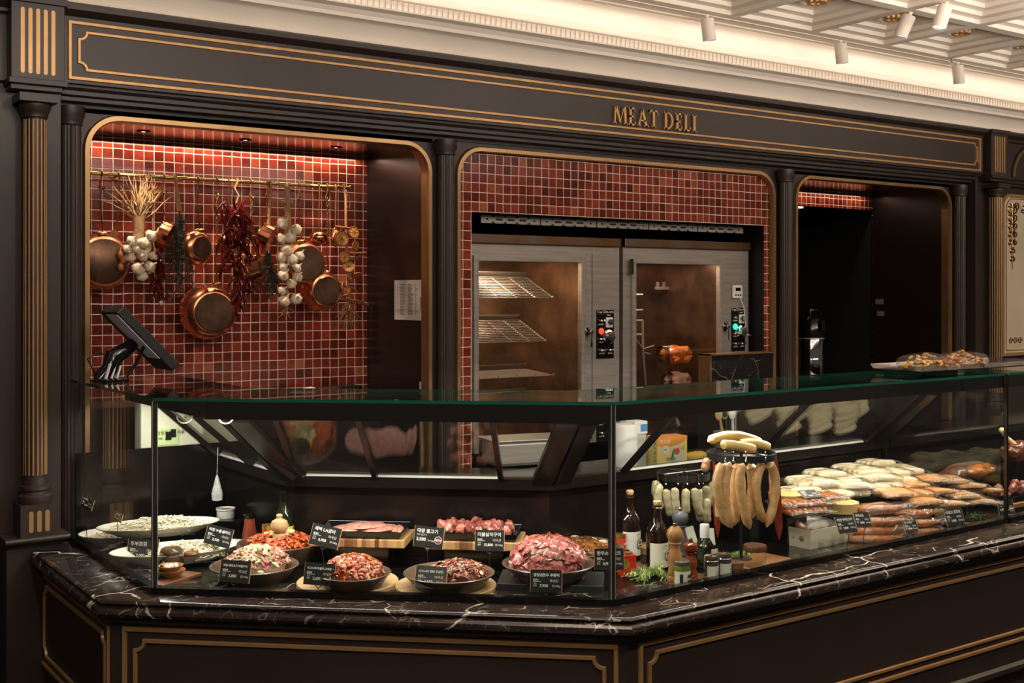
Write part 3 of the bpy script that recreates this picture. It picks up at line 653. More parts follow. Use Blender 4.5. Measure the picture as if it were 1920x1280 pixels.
# bars of the sliding rear doors, found along each face
def s_at(i, px, py): return hit(GP, i, px, py, SB[0])[0]
for i, pxs in ((0, []), (1, [(560, 884), (705, 890), (940, 893), (1045, 902)]), (2, [(1166, 868), (1420, 843), (1618, 832)])):
    a, d, n, l = seg(GP, i)
    m0t, m0b = (mitre(GP, i, False, ST[0]), mitre(GP, i, False, SB[0])) if i > 0 else (0, 0)
    m1t, m1b = (l+mitre(GP, i, True, ST[0]), l+mitre(GP, i, True, SB[0])) if i < 2 else (l-.04, l-.04)
    if i > 0: slope_bar(i, m0t-.002, m0t+.075, 'mitre_frame', HEADM, .03, sa2=m0b-.002, sb2=m0b+.075)
    slope_bar(i, m1t-.075, m1t+.002, 'mitre_frame', HEADM, .03, sa2=m1b-.075, sb2=m1b+.002)
    lo, hi = m0b+.075, m1b-.075
    if i == 0: ss = [.05, .42, .80]
    else: ss = [s_at(i, *q) for q in pxs]
    for k, s_ in enumerate(ss):
        slope_bar(i, s_-.010, s_+.010, 'door_stile', HEADM, .022)
    for k in range(len(ss)-1):
        if i == 1 and k == 2: continue                                # this door stands open
        slope_bar(i, ss[k]+.011, ss[k+1]-.011, 'sliding_door', GLASS, .006)
        f = .022; tb = (SB[0]+(ST[0]-SB[0])*f, SB[1]+(ST[1]-SB[1])*f)
        slope_bar(i, ss[k]+.011, ss[k+1]-.011, 'door_rail', ALU, .011, top=tb)
b = B(); b.box((1.24, 4.875, DZ), (2.2, 4.89, 1.055)); b.build('end_panel', BLACKG, case, smooth=False)
for k, (px, py) in enumerate(((346, 777), (424, 790))):
    h = hit(GP, 1, px, py, .30); c = SP(GP, 1, h[0], .30, 1.262); b = B(); b.tube([(c.x+.028*math.cos(R(q)), c.y, c.z+.002+.026*math.sin(R(q))) for q in range(180, 361, 15)], .0028, 6); tag(b.build('loose_cable', WHITE_CABLE), 'white cable loop hanging under the case header, %s of two' % ('left', 'right')[k], 'cable', 'cable loops under the header')
# lights of the case
for i in range(3):
    a, d, n, l = seg(GP, i); p = a+d*(l*.5+(.1 if i == 2 else 0))+n*.245
    o = lamp('AREA', 'case_light', (p.x, p.y, 1.258), (6.5, 10.5, 11.5)[i], NEUT, None, l*.84, .03); o.rotation_euler = (R(6), 0, math.atan2(d.y, d.x))
# glass end between the two cases
a, d, n, l = seg(GP, 2)
b = B(); b.box((4.655, 2.935, .72), (4.663, 3.535, 1.262)); b.build('end_glass', GLASS, case, smooth=False)
b = B(); b.box((4.652, 3.535, .70), (4.668, 3.55, 1.0)); b.build('end_post', STEELD, case, smooth=False)
b = B(); b.box((4.68-.006, 2.915, .715), (4.68+.006, 2.93, 1.352)); b.build('end_post', STEELD, case, smooth=False)
case2 = thing('display_case', 'neighbouring glass case with roast meat, cut off by the right photo edge', 'display case', (5.6, 3.6, .70))
make_case(case2, GP2)
a, d, n, l = seg(GP2, 0); p = a+d*1.2+n*.245; o = lamp('AREA', 'case_light', (p.x, p.y, 1.258), 9, NEUT, None, 2.0, .03); o.rotation_euler = (R(6), 0, 0)
# ------------------------------------------------------------------ the brass rail over the left niche and what hangs from it
YR = 5.55
def W(px, py, Y=YR): return at_y(px, py, Y)
RL, RR_ = W(166, 324.5), W(655, 352); RZ = (RL.z+RR_.z)/2
rail = thing('hanging_rail', 'thin brass rail across the red tiled niche, hung with pans', 'rail', (RL.x, YR, RZ))
b = B(); b.tube([(1.287, YR, RZ), (RR_.x, YR, RZ)], .0085, 12); b.build('rod', BRASS, rail)
b = B(); b.ell((RR_.x+.006, YR, RZ), (.013, .013, .013), 12, 8); b.build('end_knob', BRASS, rail)
for x in (1.62, 2.75):
    b = B(); b.tube([(x, YR, RZ), (x, 5.68, RZ)], .006, 8); b.lathe([(.018, 0), (.018, .008)], n=12, M=T((x, 5.675, RZ), rotm(90))); b.build('wall_bracket', BRASSD, rail)
def hook(px, drop=.085, lab=''):
    x = W(px, 340).x; pts = []
    for a in range(-40, 221, 20): pts.append((x, YR+.0145*math.cos(R(a)), RZ+.0145*math.sin(R(a))))
    pts = pts[::-1]; pts = pts[::-1]
    # from behind over the top, down in front, then the open lower loop
    pts = [(x, YR-.0145*math.cos(R(a)), RZ+.0145*math.sin(R(a))) for a in range(215, -31, -20)]
    pts += [(x-.003, YR-.012, RZ-.02), (x-.008, YR-.012, RZ-drop*.55)]
    cz = RZ-drop+.013
    pts += [(x-.001-.013*math.cos(R(a)), YR-.012, cz+.013*math.sin(R(a))) for a in range(10, -201, -25)]
    b = B(); b.tube(pts, .0030, 6); o = b.build('s_hook', BRASSD)
    tag(o, 'brass s-hook on the rail holding '+lab, 's-hook', 's-hooks on the brass rail'); return Vector((x, YR-.012, RZ-drop))
def pan(name, label, px, py, rx, ry, handle, deep=.06, base=.74, dx=0, m=COPPER, yaw=0, tilt=0):
    """round pan hanging flat against the wall with its base to the room"""
    c = W(px, py); k = ppm(c); r = ry*k; t = thing(name, label, 'pan', (c.x, YR, c.z), group='copper pans on the rail')
    M = T((0, 0, 0), rotm(tilt, 0, yaw) @ rotm(90))       # lathe axis +z -> -y (towards the room)
    q = []; y0 = -deep*.5
    prof = [(r*.93, y0), (r*1.0, y0-.002), (r*1.0, y0+.004), (r*.985, y0+deep*.35), (r*.93, y0+deep*.72), (r*base+.01, y0+deep*.97), (r*base, y0+deep)]
    sxx = rx/ry/1.0
    b = B(); b.lathe(prof, n=44, M=M); o = b.build('pan_body', m, t, local=True)
    b = B(); b.lathe([(r*base, y0+deep+.0), (r*base*.96, y0+deep+.003), (0, y0+deep+.002)], n=40, M=M); b.build('pan_base', TINNED, t, local=True)
    hp = [W(*p)-Vector((c.x, YR, c.z)) for p in handle]; top = hp[-1]
    hp = [Vector((p.x, -.012, p.z)) for p in hp]
    b = B(); b.tube(hp, [.0042]*(len(hp)-1)+[.007], 8, flat=.55); b.tube([hp[0]+Vector((.008*math.cos(R(a)), 0, .002+.008*math.sin(R(a)))) for a in range(0, 360, 30)], .0025, 6, closed=True); b.build('handle', BRASS, t, local=True)
    b = B(); b.ell(hp[-1]+Vector((0, 0, -.004)), (.026, .012, .010), 12, 6); b.build('handle_mount', BRASS, t, local=True)
    return t
def saucepan(label, px, py, w, h, ang, handle):
    """small straight-sided pan hanging edge-on, its fluted wall to the room"""
    c = W(px, py); k = ppm(c); t = thing('copper_saucepan', label, 'pan', (c.x, YR, c.z), group='copper pans on the rail'); r = h*k/2; d = w*k*.62
    M = rotm(0, 0, -35) @ rotm(0, ang, 0) @ rotm(0, 90, 0)
    n = 60; vs = []
    for z in (-d/2, d/2):
        for q in range(n): a = 2*math.pi*q/n; rr = r*(1+.018*math.sin(a*15)); vs.append(M @ Vector((rr*math.cos(a), rr*math.sin(a), z)))
    b = B(); b.add(vs, [(q, (q+1) % n, n+(q+1) % n, n+q) for q in range(n)]+[tuple(range(n, 2*n))]); b.build('pan_wall', COPPERS, t, local=True, ang=60)
    b = B(); b.tube([M @ Vector((r*math.cos(2*math.pi*q/32), r*math.sin(2*math.pi*q/32), -d/2)) for q in range(32)], .004, 6, closed=True); b.build('rim', BRASS, t, local=True)
    hp = [W(*p)-Vector((c.x, YR, c.z)) for p in handle]; hp = [Vector((p.x, -.012, p.z)) for p in hp]
    b = B(); b.tube(hp, .0042, 8, flat=.6); b.build('handle', BRASS, t, local=True); return t
def chain(label, px, p0, p1):
    a, c = W(px, p0), W(px, p1); t = thing('brass_chain', label, 'chain', (a.x, YR, c.z), group='brass chains on the rail'); n = max(3, int((a.z-c.z)/.019)); st = (a.z-c.z)/n
    for i in range(n):
        z = a.z-c.z-st*(i+.5); b = B(); pts = []
        for q in range(12):
            an = 2*math.pi*q/12; u, v = .0062*math.cos(an), .0125*math.sin(an); pts.append((u, -.012, z+v) if i % 2 else (0, -.012+u, z+v))
        b.tube(pts, .0019, 5, closed=True); b.build('link', BRASS, t, local=True)
hook(190, .075, 'the largest pan at the left frame'); pan('copper_frying_pan', 'large flat copper frying pan at the left edge of the niche', 194, 490, 40, 53, [(188, 353), (187, 380), (191, 436)], .05, .80)
hook(307, .08, 'the small fluted saucepan beside the herb bunch'); saucepan('small fluted copper saucepan between garlic bunch and dark dried herbs', 311, 440, 34, 48, 22, [(304, 362), (305, 395), (311, 414)])
hook(371, .09, 'the shallow pan right of the herb bunch'); pan('copper_saute_pan', 'shiny copper saute pan hanging tilted right of the dark dried herbs', 369, 464, 27, 34, [(368, 364), (368, 395), (374, 430)], .075, .62, yaw=22)
hook(407, .07, 'the chain of the lowest pan'); chain('brass chain carrying the lowest, biggest round pan', 405, 358, 462); pan('copper_pot', 'biggest round copper pot, hanging lowest on a chain', 394, 585, 43, 52, [(403, 458), (402, 490), (406, 530)], .11, .70)
hook(471, .08, 'the chain of the middle fluted saucepan'); chain('brass chain carrying the fluted saucepan among the red chilies', 470, 368, 422); saucepan('fluted copper saucepan on a chain among the red chilies', 480, 502, 36, 58, -16, [(472, 420), (476, 445), (474, 472)])
hook(501, .08, 'the small saucepan left of the garlic braid'); saucepan('small fluted copper saucepan just left of the long garlic braid', 498, 443, 36, 46, 26, [(498, 370), (497, 398), (502, 420)])
hook(561, .085, 'the flat pan behind the garlic braid'); pan('copper_frying_pan', 'flat copper pan partly behind the long garlic braid', 572, 493, 34, 42, [(560, 373), (559, 405), (564, 451)], .05, .78)
hook(613, .075, 'the chain of the rightmost pan'); chain('brass chain carrying the rightmost copper pot', 612, 372, 452); pan('copper_pot', 'rightmost copper pot with hammered rim beside the cinnamon sticks', 606, 545, 33, 38, [(611, 450), (611, 475), (614, 508)], .09, .70)
def utensil(name, label, px, p0, pts, head):
    a = W(px, p0-8); t = thing(name, label, 'utensil', (a.x, YR, RZ-.3)); o = Vector((a.x, YR, RZ-.3))
    w_ = [W(*p)-o for p in pts]; w_ = [Vector((p.x, -.013, p.z)) for p in w_]
    top = [Vector((w_[0].x, -.0125*math.cos(R(an)), .3+.0125*math.sin(R(an)))) for an in range(200, -11, -30)]
    b = B(); b.tube(top+w_, .0034, 6); b.build('handle', BRASSD, t, local=True); head(t, w_[-1])
def slotted(t, p):
    b = B(); M = T(p, rotm(0, 12, 0)); b.box((-.017, -.002, -.085), (.017, .002, 0), M=M); b.build('slotted_blade', COPPERS, t, local=True, smooth=False, bev=.001)
    b = B()
    for i in range(3):
        for j in range(6): b.lathe([(.0022, 0), (0, .0005)], n=6, M=M @ T((-.01+.01*i, -.0022, -.015-.012*j), rotm(90)))
    b.build('holes', BLACK, t, local=True)
utensil('copper_spatula', 'narrow slotted copper spatula between frying pan and garlic bunch', 222, 335, [(222, 360), (221, 400), (214, 432)], slotted)
def skim(t, p):
    r = .052; M = T(p+Vector((0, 0, -r*.93)), rotm(90)); b = B(); b.lathe([(r, -.004), (r, .002), (r*.7, .010), (r*.3, .014), (0, .015)], n=32, M=M); b.build('skimmer_disc', COPPERS, t, local=True)
    b = B()
    for i in range(-4, 5):
        for j in range(-4, 5):
            x, z = i*.0105, j*.0105
            if x*x+z*z < .0019: b.lathe([(.0021, .0), (0, .0005)], n=6, M=M @ T((x, z, .0152-.0052*(x*x+z*z)/.0019*1.1)))
    b.build('holes', BLACK, t, local=True)
utensil('copper_skimmer', 'round perforated copper skimmer in front of the red chili string', 429, 340, [(428, 360), (427, 400), (430, 430)], skim)
def ladle(t, p):
    b = B(); b.ell(p+Vector((0, 0, -.028)), (.05, .045, .036), 22, 12); b.build('ladle_bowl', COPPERS, t, local=True)
utensil('copper_ladle', 'dark copper ladle hanging above the rightmost pot', 597, 350, [(597, 365), (596, 400), (596, 436)], ladle)
def spoon(t, p):
    b = B(); b.ell(p+Vector((.004, 0, -.045)), (.028, .010, .055), 18, 10, M=rotm(0, 8, 0)); b.build('spoon_bowl', COPPERS, t, local=True)
utensil('copper_spoon', 'flat copper spoon behind the dried orange garland', 628, 352, [(628, 365), (627, 395), (627, 428)], spoon)
# garlic
rng = random.Random(11)
def bulb(t, p, r, tilt=(0, 0)):
    n, b = 18, B(); prof = [(0, -.80), (.25, -.82), (.62, -.66), (.92, -.32), (1.0, .02), (.86, .38), (.52, .66), (.24, .88), (.15, 1.15), (.11, 1.45), (0, 1.5)]; vs = []; k = len(prof)
    M = T(p, rotm(tilt[0], tilt[1], rng.uniform(0, 60)))
    for rr, z in prof:
        for j in range(n): a = 2*math.pi*j/n; w_ = rr*(1+.10*math.cos(a*6)*(1-abs(z)*.5)); vs.append(M @ Vector((w_*r*math.cos(a), w_*r*math.sin(a), z*r)))
    b.add(vs, [(i*n+j, i*n+(j+1) % n, (i+1)*n+(j+1) % n, (i+1)*n+j) for i in range(k-1) for j in range(n)]); return b.build('garlic_bulb', GARLIC, t, local=True)
def stalks(b, c, n, l0, l1, spread, up=1, r=.003):
    for i in range(n):
        a = rng.uniform(-spread, spread); l = rng.uniform(l0, l1); x, z = 0, 0; pts = [Vector(c)]
        for q in range(5):
            a += rng.uniform(-.35, .35); x += l/5*math.sin(a); z += up*l/5*math.cos(a); pts.append(Vector(c)+Vector((x, rng.uniform(-.02, .015), z)))
        b.tube(pts, [r*1.3, r*1.2, r, r, r*.8, r*.4], 5, flat=.6)
o = W(258, 430); t = thing('garlic_bunch', 'round bunch of white garlic with a fan of dry stalks', 'garlic', (o.x, YR, o.z))
b = B(); stalks(b, (0, -.01, .03), 42, .16, .25, .75, r=.0042); b.tube([(0, -.01, -.05), (.002, -.012, .0), (0, -.01, .06)], [.03, .026, .03], 12); b.build('dry_stalks', STRAW, t, local=True)
b = B(); b.tube([(0, -.01, .05), (.03, -.004, .17), (.05, 0, .262)], .005, 6); b.tube([(.05, .012*math.cos(R(a)), .262+.016*math.sin(R(a))) for a in range(0, 360, 40)], .004, 6, closed=True); b.build('twine', TWINE, t, local=True)
for px, py, r in ((243, 453, 11), (277, 443, 11), (264, 457, 12), (240, 482, 10), (283, 480, 10), (262, 478, 12), (252, 504, 12), (276, 500, 11), (262, 517, 11), (250, 468, 9), (270, 462, 9), (233, 467, 9)):
    p = W(px, py)-o; bulb(t, (p.x, -.03-.02*rng.random(), p.z), r*ppm(o)*1.05, (rng.uniform(20, 70), rng.uniform(-40, 40)))
o = W(536, 420); t = thing('garlic_braid', 'long braid of white garlic bulbs in the middle of the niche', 'garlic', (o.x, YR, o.z))
b = B(); b.tube([(0, .0, .205), (-.004, -.02, .19), (0, -.02, .12), (.006, -.02, .02), (0, -.015, -.1), (.004, -.01, -.3), (0, -.01, -.43)], [.010, .012, .013, .014, .011, .008, .005], 8)
for i in range(3): b.tube([((.012)*math.sin(i*2.1+q*.9), -.02+.01*math.cos(i*2.1+q*.9), .19-.03*q) for q in range(9)], .006, 6)
stalks(b, (.0, -.02, .07), 8, .06, .1, .5, 1, .0035); stalks(b, (0, -.01, -.42), 12, .04, .08, .6, -1, .0022); b.build('braided_stalks', STRAW, t, local=True)
for px, py, r in ((524, 420, 11), (549, 431, 11), (522, 448, 10), (538, 446, 12), (531, 470, 12), (522, 482, 11), (543, 488, 13), (557, 480, 10), (524, 501, 10), (550, 503, 9), (524, 517, 11), (552, 519, 10), (541, 532, 10), (523, 545, 9), (528, 564, 12), (549, 560, 11)):
    p = W(px, py)-o; bulb(t, (p.x, -.03-.015*rng.random(), p.z), r*ppm(o)*1.02, (rng.uniform(10, 75), rng.uniform(-60, 60)))
# chili strings
def chilies(label, o, items, tie):
    t = thing('chili_string', label, 'chilies', (o.x, YR, o.z), group='strings of dried red chilies')
    b = B(); b.tube([(W(*p).x-o.x, -.01, W(*p).z-o.z) for p in tie], .0045, 6); b.tube([(W(*tie[0]).x-o.x, .0125*math.cos(R(a)), RZ-o.z+.0135*math.sin(R(a))) for a in range(0, 360, 40)], .004, 6, closed=True); b.build('twine', TWINE, t, local=True)
    for px, py, l, a in items:
        p = W(px, py)-o; l *= ppm(o); y = -.015-.045*rng.random(); d = Vector((math.sin(R(a)), rng.uniform(-.25, .15), -math.cos(R(a)))); s_ = Vector((math.cos(R(a)), 0, math.sin(R(a))))*rng.uniform(-.15, .15)*l
        q = [Vector((p.x, y, p.z))+d*l*f+s_*math.sin(f*3.1) for f in (0, .12, .35, .6, .82, 1)]
        b = B(); b.tube(q, [.002, .008, .0105, .0095, .006, .001], 7, flat=.7); b.build('chili', CHILI, t, local=True)
items = [(rng.uniform(412, 462), rng.uniform(368, 440), rng.uniform(28, 48), rng.uniform(-40, 40)) for _ in range(40)]+[(rng.uniform(415, 468), rng.uniform(440, 520), rng.uniform(28, 45), rng.uniform(-40, 40)) for _ in range(36)]+[(rng.uniform(432, 452), rng.uniform(528, 560), rng.uniform(36, 56), rng.uniform(-28, 22)) for _ in range(12)]+[(447, 542, 26, 70), (440, 550, 24, -50)]
chilies('long dark string of dried red chilies behind the round skimmer', W(440, 400), items, [(444, 342), (438, 352), (446, 366), (440, 384), (442, 520)])
items = [(rng.uniform(282, 302), rng.uniform(462, 540), rng.uniform(22, 36), rng.uniform(-25, 25)) for _ in range(22)]
chilies('short string of dried red chilies between garlic bunch and herbs', W(285, 440), items, [(283, 331), (285, 360), (285, 400), (286, 445), (292, 530)])
b = B(); p = W(298, 568); b.ell((p.x, YR-.03, p.z), (.010, .010, .013), 8, 6)
tag(b.build('garlic_clove', GARLIC), 'single white garlic clove at the foot of the short chili string', 'garlic')
for k, (px, py) in enumerate(((222, 478), (226, 486), (222, 500))):
    p = W(px, py); t = thing('dried_shallot', 'small orange shallot beside the large frying pan, %s of three' % ('top', 'middle', 'bottom')[k], 'shallot', (p.x, YR-.035, p.z), group='shallots')
    b = B(); b.lathe([(0, -.022), (.012, -.018), (.017, -.004), (.014, .01), (.006, .02), (.002, .034), (0, .035)], n=12); b.build('bulb', ORANGE, t, local=True)
# herb bunches
def herbs(label, o, wrap, n, l0, l1, spread, m=HERBD):
    t = thing('herb_bunch', label, 'herbs', (o.x, YR, o.z), group='dried herb bunches')
    if wrap:
        q = [W(*p)-o for p in wrap]; b = B(); b.tube([(p.x, -.012, p.z) for p in q], [.007, .009, .012, .013][:len(q)], 8)
        b.tube([(q[0].x, .012*math.cos(R(a)), RZ-o.z+.014*math.sin(R(a))) for a in range(0, 360, 40)], .005, 6, closed=True); b.build('twine_wrapping', TWINE, t, local=True)
    b = B()
    for i in range(n):
        a = rng.gauss(0, spread); l = rng.uniform(l0, l1); x = z = 0; y = -.01; pts = [Vector((0, -.012, 0))]
        for q in range(6): a += rng.uniform(-.14, .14); x += l/6*math.sin(a); z -= l/6*math.cos(a); y += rng.uniform(-.012, .009); pts.append(Vector((x, y, z)))
        b.tube(pts, .0015, 4)
        for q in range(1, 7):
            for _ in range(5):
                p = pts[q]; d = Vector((rng.uniform(-1, 1), rng.uniform(-1, .4), rng.uniform(-1, .6))).normalized()*rng.uniform(.010, .022); s_ = d.cross(Vector((0, 1, 0)))*.2; b.add([p, p+d*.5+s_, p+d, p+d*.5-s_], [(0, 1, 2, 3)])
    b.build('dry_leaves', m, t, local=True)
herbs('tall bunch of dark dried herbs with twine-wrapped stems', W(335, 396), [(328, 331), (329, 350), (332, 375), (335, 396)], 46, .22, .42, .13)
herbs('smaller dark herb bunch behind the fluted saucepan and garlic braid', W(500, 470), [(505, 345), (503, 400), (501, 440), (500, 470)], 34, .14, .27, .2)
# dried orange and cinnamon garland
o = W(645, 420); t = thing('orange_garland', 'garland of dried orange slices and cinnamon sticks at the right end of the rail', 'garland', (o.x, YR, o.z))
b = B(); b.tube([(0, -.005, RZ-o.z), (.004, -.012, .14), (.004, -.014, .0), (.01, -.014, -.2), (.025, -.012, -.44)], .007, 7); b.tube([(0, .013*math.cos(R(a)), RZ-o.z+.014*math.sin(R(a))) for a in range(0, 360, 40)], .006, 6, closed=True)
b.tube([(0, -.01, RZ-o.z-.01), (.03, -.012, .13), (.028, -.012, .08), (.008, -.012, .1)], .0022, 5); b.build('rope', TWINE, t, local=True)
b = B(); stalks(b, (.02, -.014, -.38), 26, .10, .20, .25, -1, .0022); b.build('frayed_end', STRAW, t, local=True)
for px, py, r, ya, ti in ((633, 447, 15, 15, 10), (637, 450, 11, -40, 0), (657, 436, 12, 10, -10), (661, 461, 10, 25, 0), (640, 483, 11, 0, 12), (648, 500, 11, -20, -20), (651, 518, 9, 35, -10), (663, 516, 10, 0, 60), (636, 540, 11, 60, 0), (645, 546, 9, -55, 0), (650, 580, 9, 50, 10)):
    p = W(px, py)-o; r *= ppm(o); M = T((p.x, -.03-.01*rng.random(), p.z), rotm(0, 0, ya) @ rotm(90+ti))
    b = B(); b.lathe([(r*.8, -.003), (r, -.003), (r, .003), (r*.8, .003), (r*.8, -.003)], n=20, M=M); os_ = b.build('orange_slice', ORANGE, t, local=True)
    b = B(); b.lathe([(r*.8, .001), (r*.3, .002), (0, .001)], n=20, M=M)
    for q in range(8): a = 2*math.pi*q/8; b.box((0, -.0012, .0012), (r*.78, .0012, .003), mi=1, M=M @ Matrix.Rotation(a, 4, 'Z'))
    b.build('orange_flesh', [ORANGEF, ORANGE], os_, local=True, smooth=False)
for px, py, l, a in ((636, 427, 30, 5), (664, 475, 36, -3), (660, 484, 26, -20), (628, 530, 28, 2), (632, 556, 34, -12), (650, 562, 62, 6), (668, 568, 40, 8), (655, 541, 24, 30)):
    p = W(px, py)-o; l *= ppm(o); d = Vector((math.cos(R(a)), 0, -math.sin(R(a))))*l/2; c = Vector((p.x, -.028-.012*rng.random(), p.z)); b = B(); b.tube([c-d, c+d], .0075, 8); b.build('cinnamon_stick', CINN, t, local=True)
# ------------------------------------------------------------------ downlights in the niche ceilings
for k, (px, py, px2) in enumerate(((269, 246, 0), (460, 262, 0), (630, 276, 0), (1575, 358, 1))):
    p = at_z(px, py, 2.462); nm = ('left', 'middle', 'right')[k] if k < 3 else ''
    t = thing('niche_downlight', ('small recessed downlight over the pan niche, %s of three' % nm) if k < 3 else 'small recessed downlight over the dark doorway', 'downlight', (p.x, p.y, 2.4615), group='recessed downlights')
    b = B(); b.lathe([(.030, 0), (.030, -.004), (.020, -.004), (.020, 0)], n=20); b.build('rim', BLACK, t, local=True)
    b = B(); b.lathe([(.012, -.001), (0, -.001)], n=12); b.build('lens', emit('downlight_lens%d' % k, (1, .93, .84), 5 if k < 3 else .2), t, local=True)
    if k < 3: lamp('SPOT', 'niche_spot', (p.x, p.y, 2.452), 24, (1, .84, .66), (p.x+.02, 5.62, 1.4), .012, spot=62, blend=.8)
# paper notices and the light switches on the side walls
t = thing('paper_notice', 'printed price table on white paper taped to the dark niche wall', 'notice', (2.985, 5.21, 1.565))
b = B(); b.box((2.983, 5.066, 1.567), (2.986, 5.36, 1.774)); b.build('sheet', PAPER, t, smooth=False)
b = B(); X = 2.9825
for k in range(26):
    z = 1.750-.0062*k; y = 5.352
    for wd in (.012, .014, .075, .06, .02):
        l = wd*rng.uniform(.45, .95); b.box((X, y-l, z-.0014), (X+.001, y, z+.0012)); y -= wd+.012
b.build('printed_rows', mat('grey_print', (110, 104, 104), .8), t, smooth=False)
b = B(); b.box((X-.0002, 5.07, 1.62), (X+.0003, 5.09, 1.687)); b.build('orange_field', mat('orange_print', (206, 130, 30), .8), t, smooth=False)
b = B(); b.box((X+.0004, 5.07, 1.607), (X+.0008, 5.355, 1.623)); b.build('yellow_field', mat('pale_yellow_print', (222, 204, 140), .8), t, smooth=False)
b = B(); b.box((2.983, 5.03, 1.15), (2.986, 5.10, 1.255)); tag(b.build('paper_notice', PAPER, smooth=False), 'small white paper at the foot of the dark niche wall by the bronze frame', 'notice')
p = at_x(1649, 569, 7.292); b = B(); b.box((7.289, p.y-.035, p.z-.005), (7.294, p.y+.035, p.z+.035)); t = b.build('light_switch', mat('grey_plastic', (110, 104, 100), .5), smooth=False); tag(t, 'upper small grey switch plate on the dark doorway wall', 'switch')
p = at_x(1651, 587, 7.292); b = B(); b.box((7.289, p.y-.03, p.z-.02), (7.294, p.y+.03, p.z+.015)); tag(b.build('light_switch', mat('grey_plastic2', (120, 114, 110), .5), smooth=False), 'lower small grey switch plate on the dark doorway wall', 'switch')

p = at_y(1503, 387, 5.9); b = B(); b.box((p.x-.05, 5.9, p.z-.012), (p.x+.02, 5.94, p.z+.012)); tag(b.build('door_lamp', emit('door_lamp_glow', (1, .86, .7), 1.4), smooth=False), 'small lit lamp at the top left inside the dark doorway', 'lamp')
# ------------------------------------------------------------------ rotisserie ovens
YO = 5.12
def O(px, py, Y=YO): return at_y(px, py, Y)
STAIN = mat('heat_stained_steel', (150, 140, 130), .3, 1, rgb2=(150, 96, 34), scale=3.2, stretch=(1, 1, .3))
OVIN = mat('browned_oven_interior', (140, 110, 84), .35, .7, var=.45, scale=5)
OVINP = mat('tan_perforated_oven_wall', (150, 118, 62), .5, .3, var=.5, scale=60)
def wire(b, p, q, r=.003, n=5): b.tube([p, q], r, n)
def oven(name, label, x0, x1, zt, zb, wx0, wx1, wz, depth=.62, side=OVIN):
    t = thing(name, label, 'oven', ((x0+x1)/2, YO, zb), group='rotisserie ovens'); y1 = YO+depth
    b = B(); b.box((x0, YO-.02, zt-.048), (x1, y1, zt)); b.build('top_cap', STAIN, t, smooth=False, bev=.003)
    b = B(); e = .03
    b.box((x0, YO, zb), (wx0-e, YO+.03, zt-.048)); b.box((wx1+e, YO, zb), (x1, YO+.03, zt-.048)); b.box((wx0-e, YO, wz+e), (wx1+e, YO+.03, zt-.048))
    b.box((x0, YO+.03, zb), (x0+.01, y1, zt-.05)); b.box((x1-.01, YO+.03, zb), (x1, y1, zt-.05)); b.build('housing', STEEL, t, smooth=False)
    b = B(); a = .06
    b.quad((wx0-a, YO+.03, zb), (wx0-a, y1, zb), (wx0-a, y1, wz+.04), (wx0-a, YO+.03, wz+.04)); b.quad((wx1+a, YO+.03, zb), (wx1+a, y1, zb), (wx1+a, y1, wz+.04), (wx1+a, YO+.03, wz+.04))
    b.quad((wx0-a, YO+.03, wz+.04), (wx1+a, YO+.03, wz+.04), (wx1+a, y1, wz+.04), (wx0-a, y1, wz+.04)); b.quad((wx0-a, YO+.03, zb), (wx1+a, YO+.03, zb), (wx1+a, y1, zb), (wx0-a, y1, zb))
    b.quad((wx0-a, y1, zb), (wx1+a, y1, zb), (wx1+a, y1, wz+.04), (wx0-a, y1, wz+.04)); b.build('cavity', side, t, smooth=False)
    b = B(); d0, d1 = YO-.022, YO+.012
    b.box((wx0-e, d0, zb), (wx0, d1, wz+e)); b.box((wx1, d0, zb), (wx1+e, d1, wz+e)); b.box((wx0, d0, wz), (wx1, d1, wz+e)); dr = b.build('door', STEEL, t, smooth=False, bev=.003)
    b = B(); b.box((wx0, YO-.006, zb), (wx1, YO, wz)); b.build('door_glass', OVENG, dr, smooth=False)
    return t, y1
a, c = O(887, 438), O(1161, 447); w0, w1 = O(894, 489), O(1086, 492)
ov1, y1 = oven('rotisserie_oven', 'wide steel oven with slatted racks behind its glass door, left of the pair', HX0+.006, c.x, a.z, .86, w0.x, w1.x, w0.z)
def latch(t, p):
    b = B(); b.lathe([(.028, 0), (.030, -.006), (.02, -.02), (.014, -.035), (0, -.037)], n=18, M=T((p.x, YO-.02, p.z), rotm(-90))); b.box((p.x-.03, YO-.03, p.z-.012), (p.x+.03, YO-.018, p.z+.012)); b.box((p.x-.005, YO-.05, p.z-.085), (p.x+.008, YO-.035, p.z+.01)); b.build('latch', CHROME, t, bev=.002)
latch(ov1, O(1099, 622))
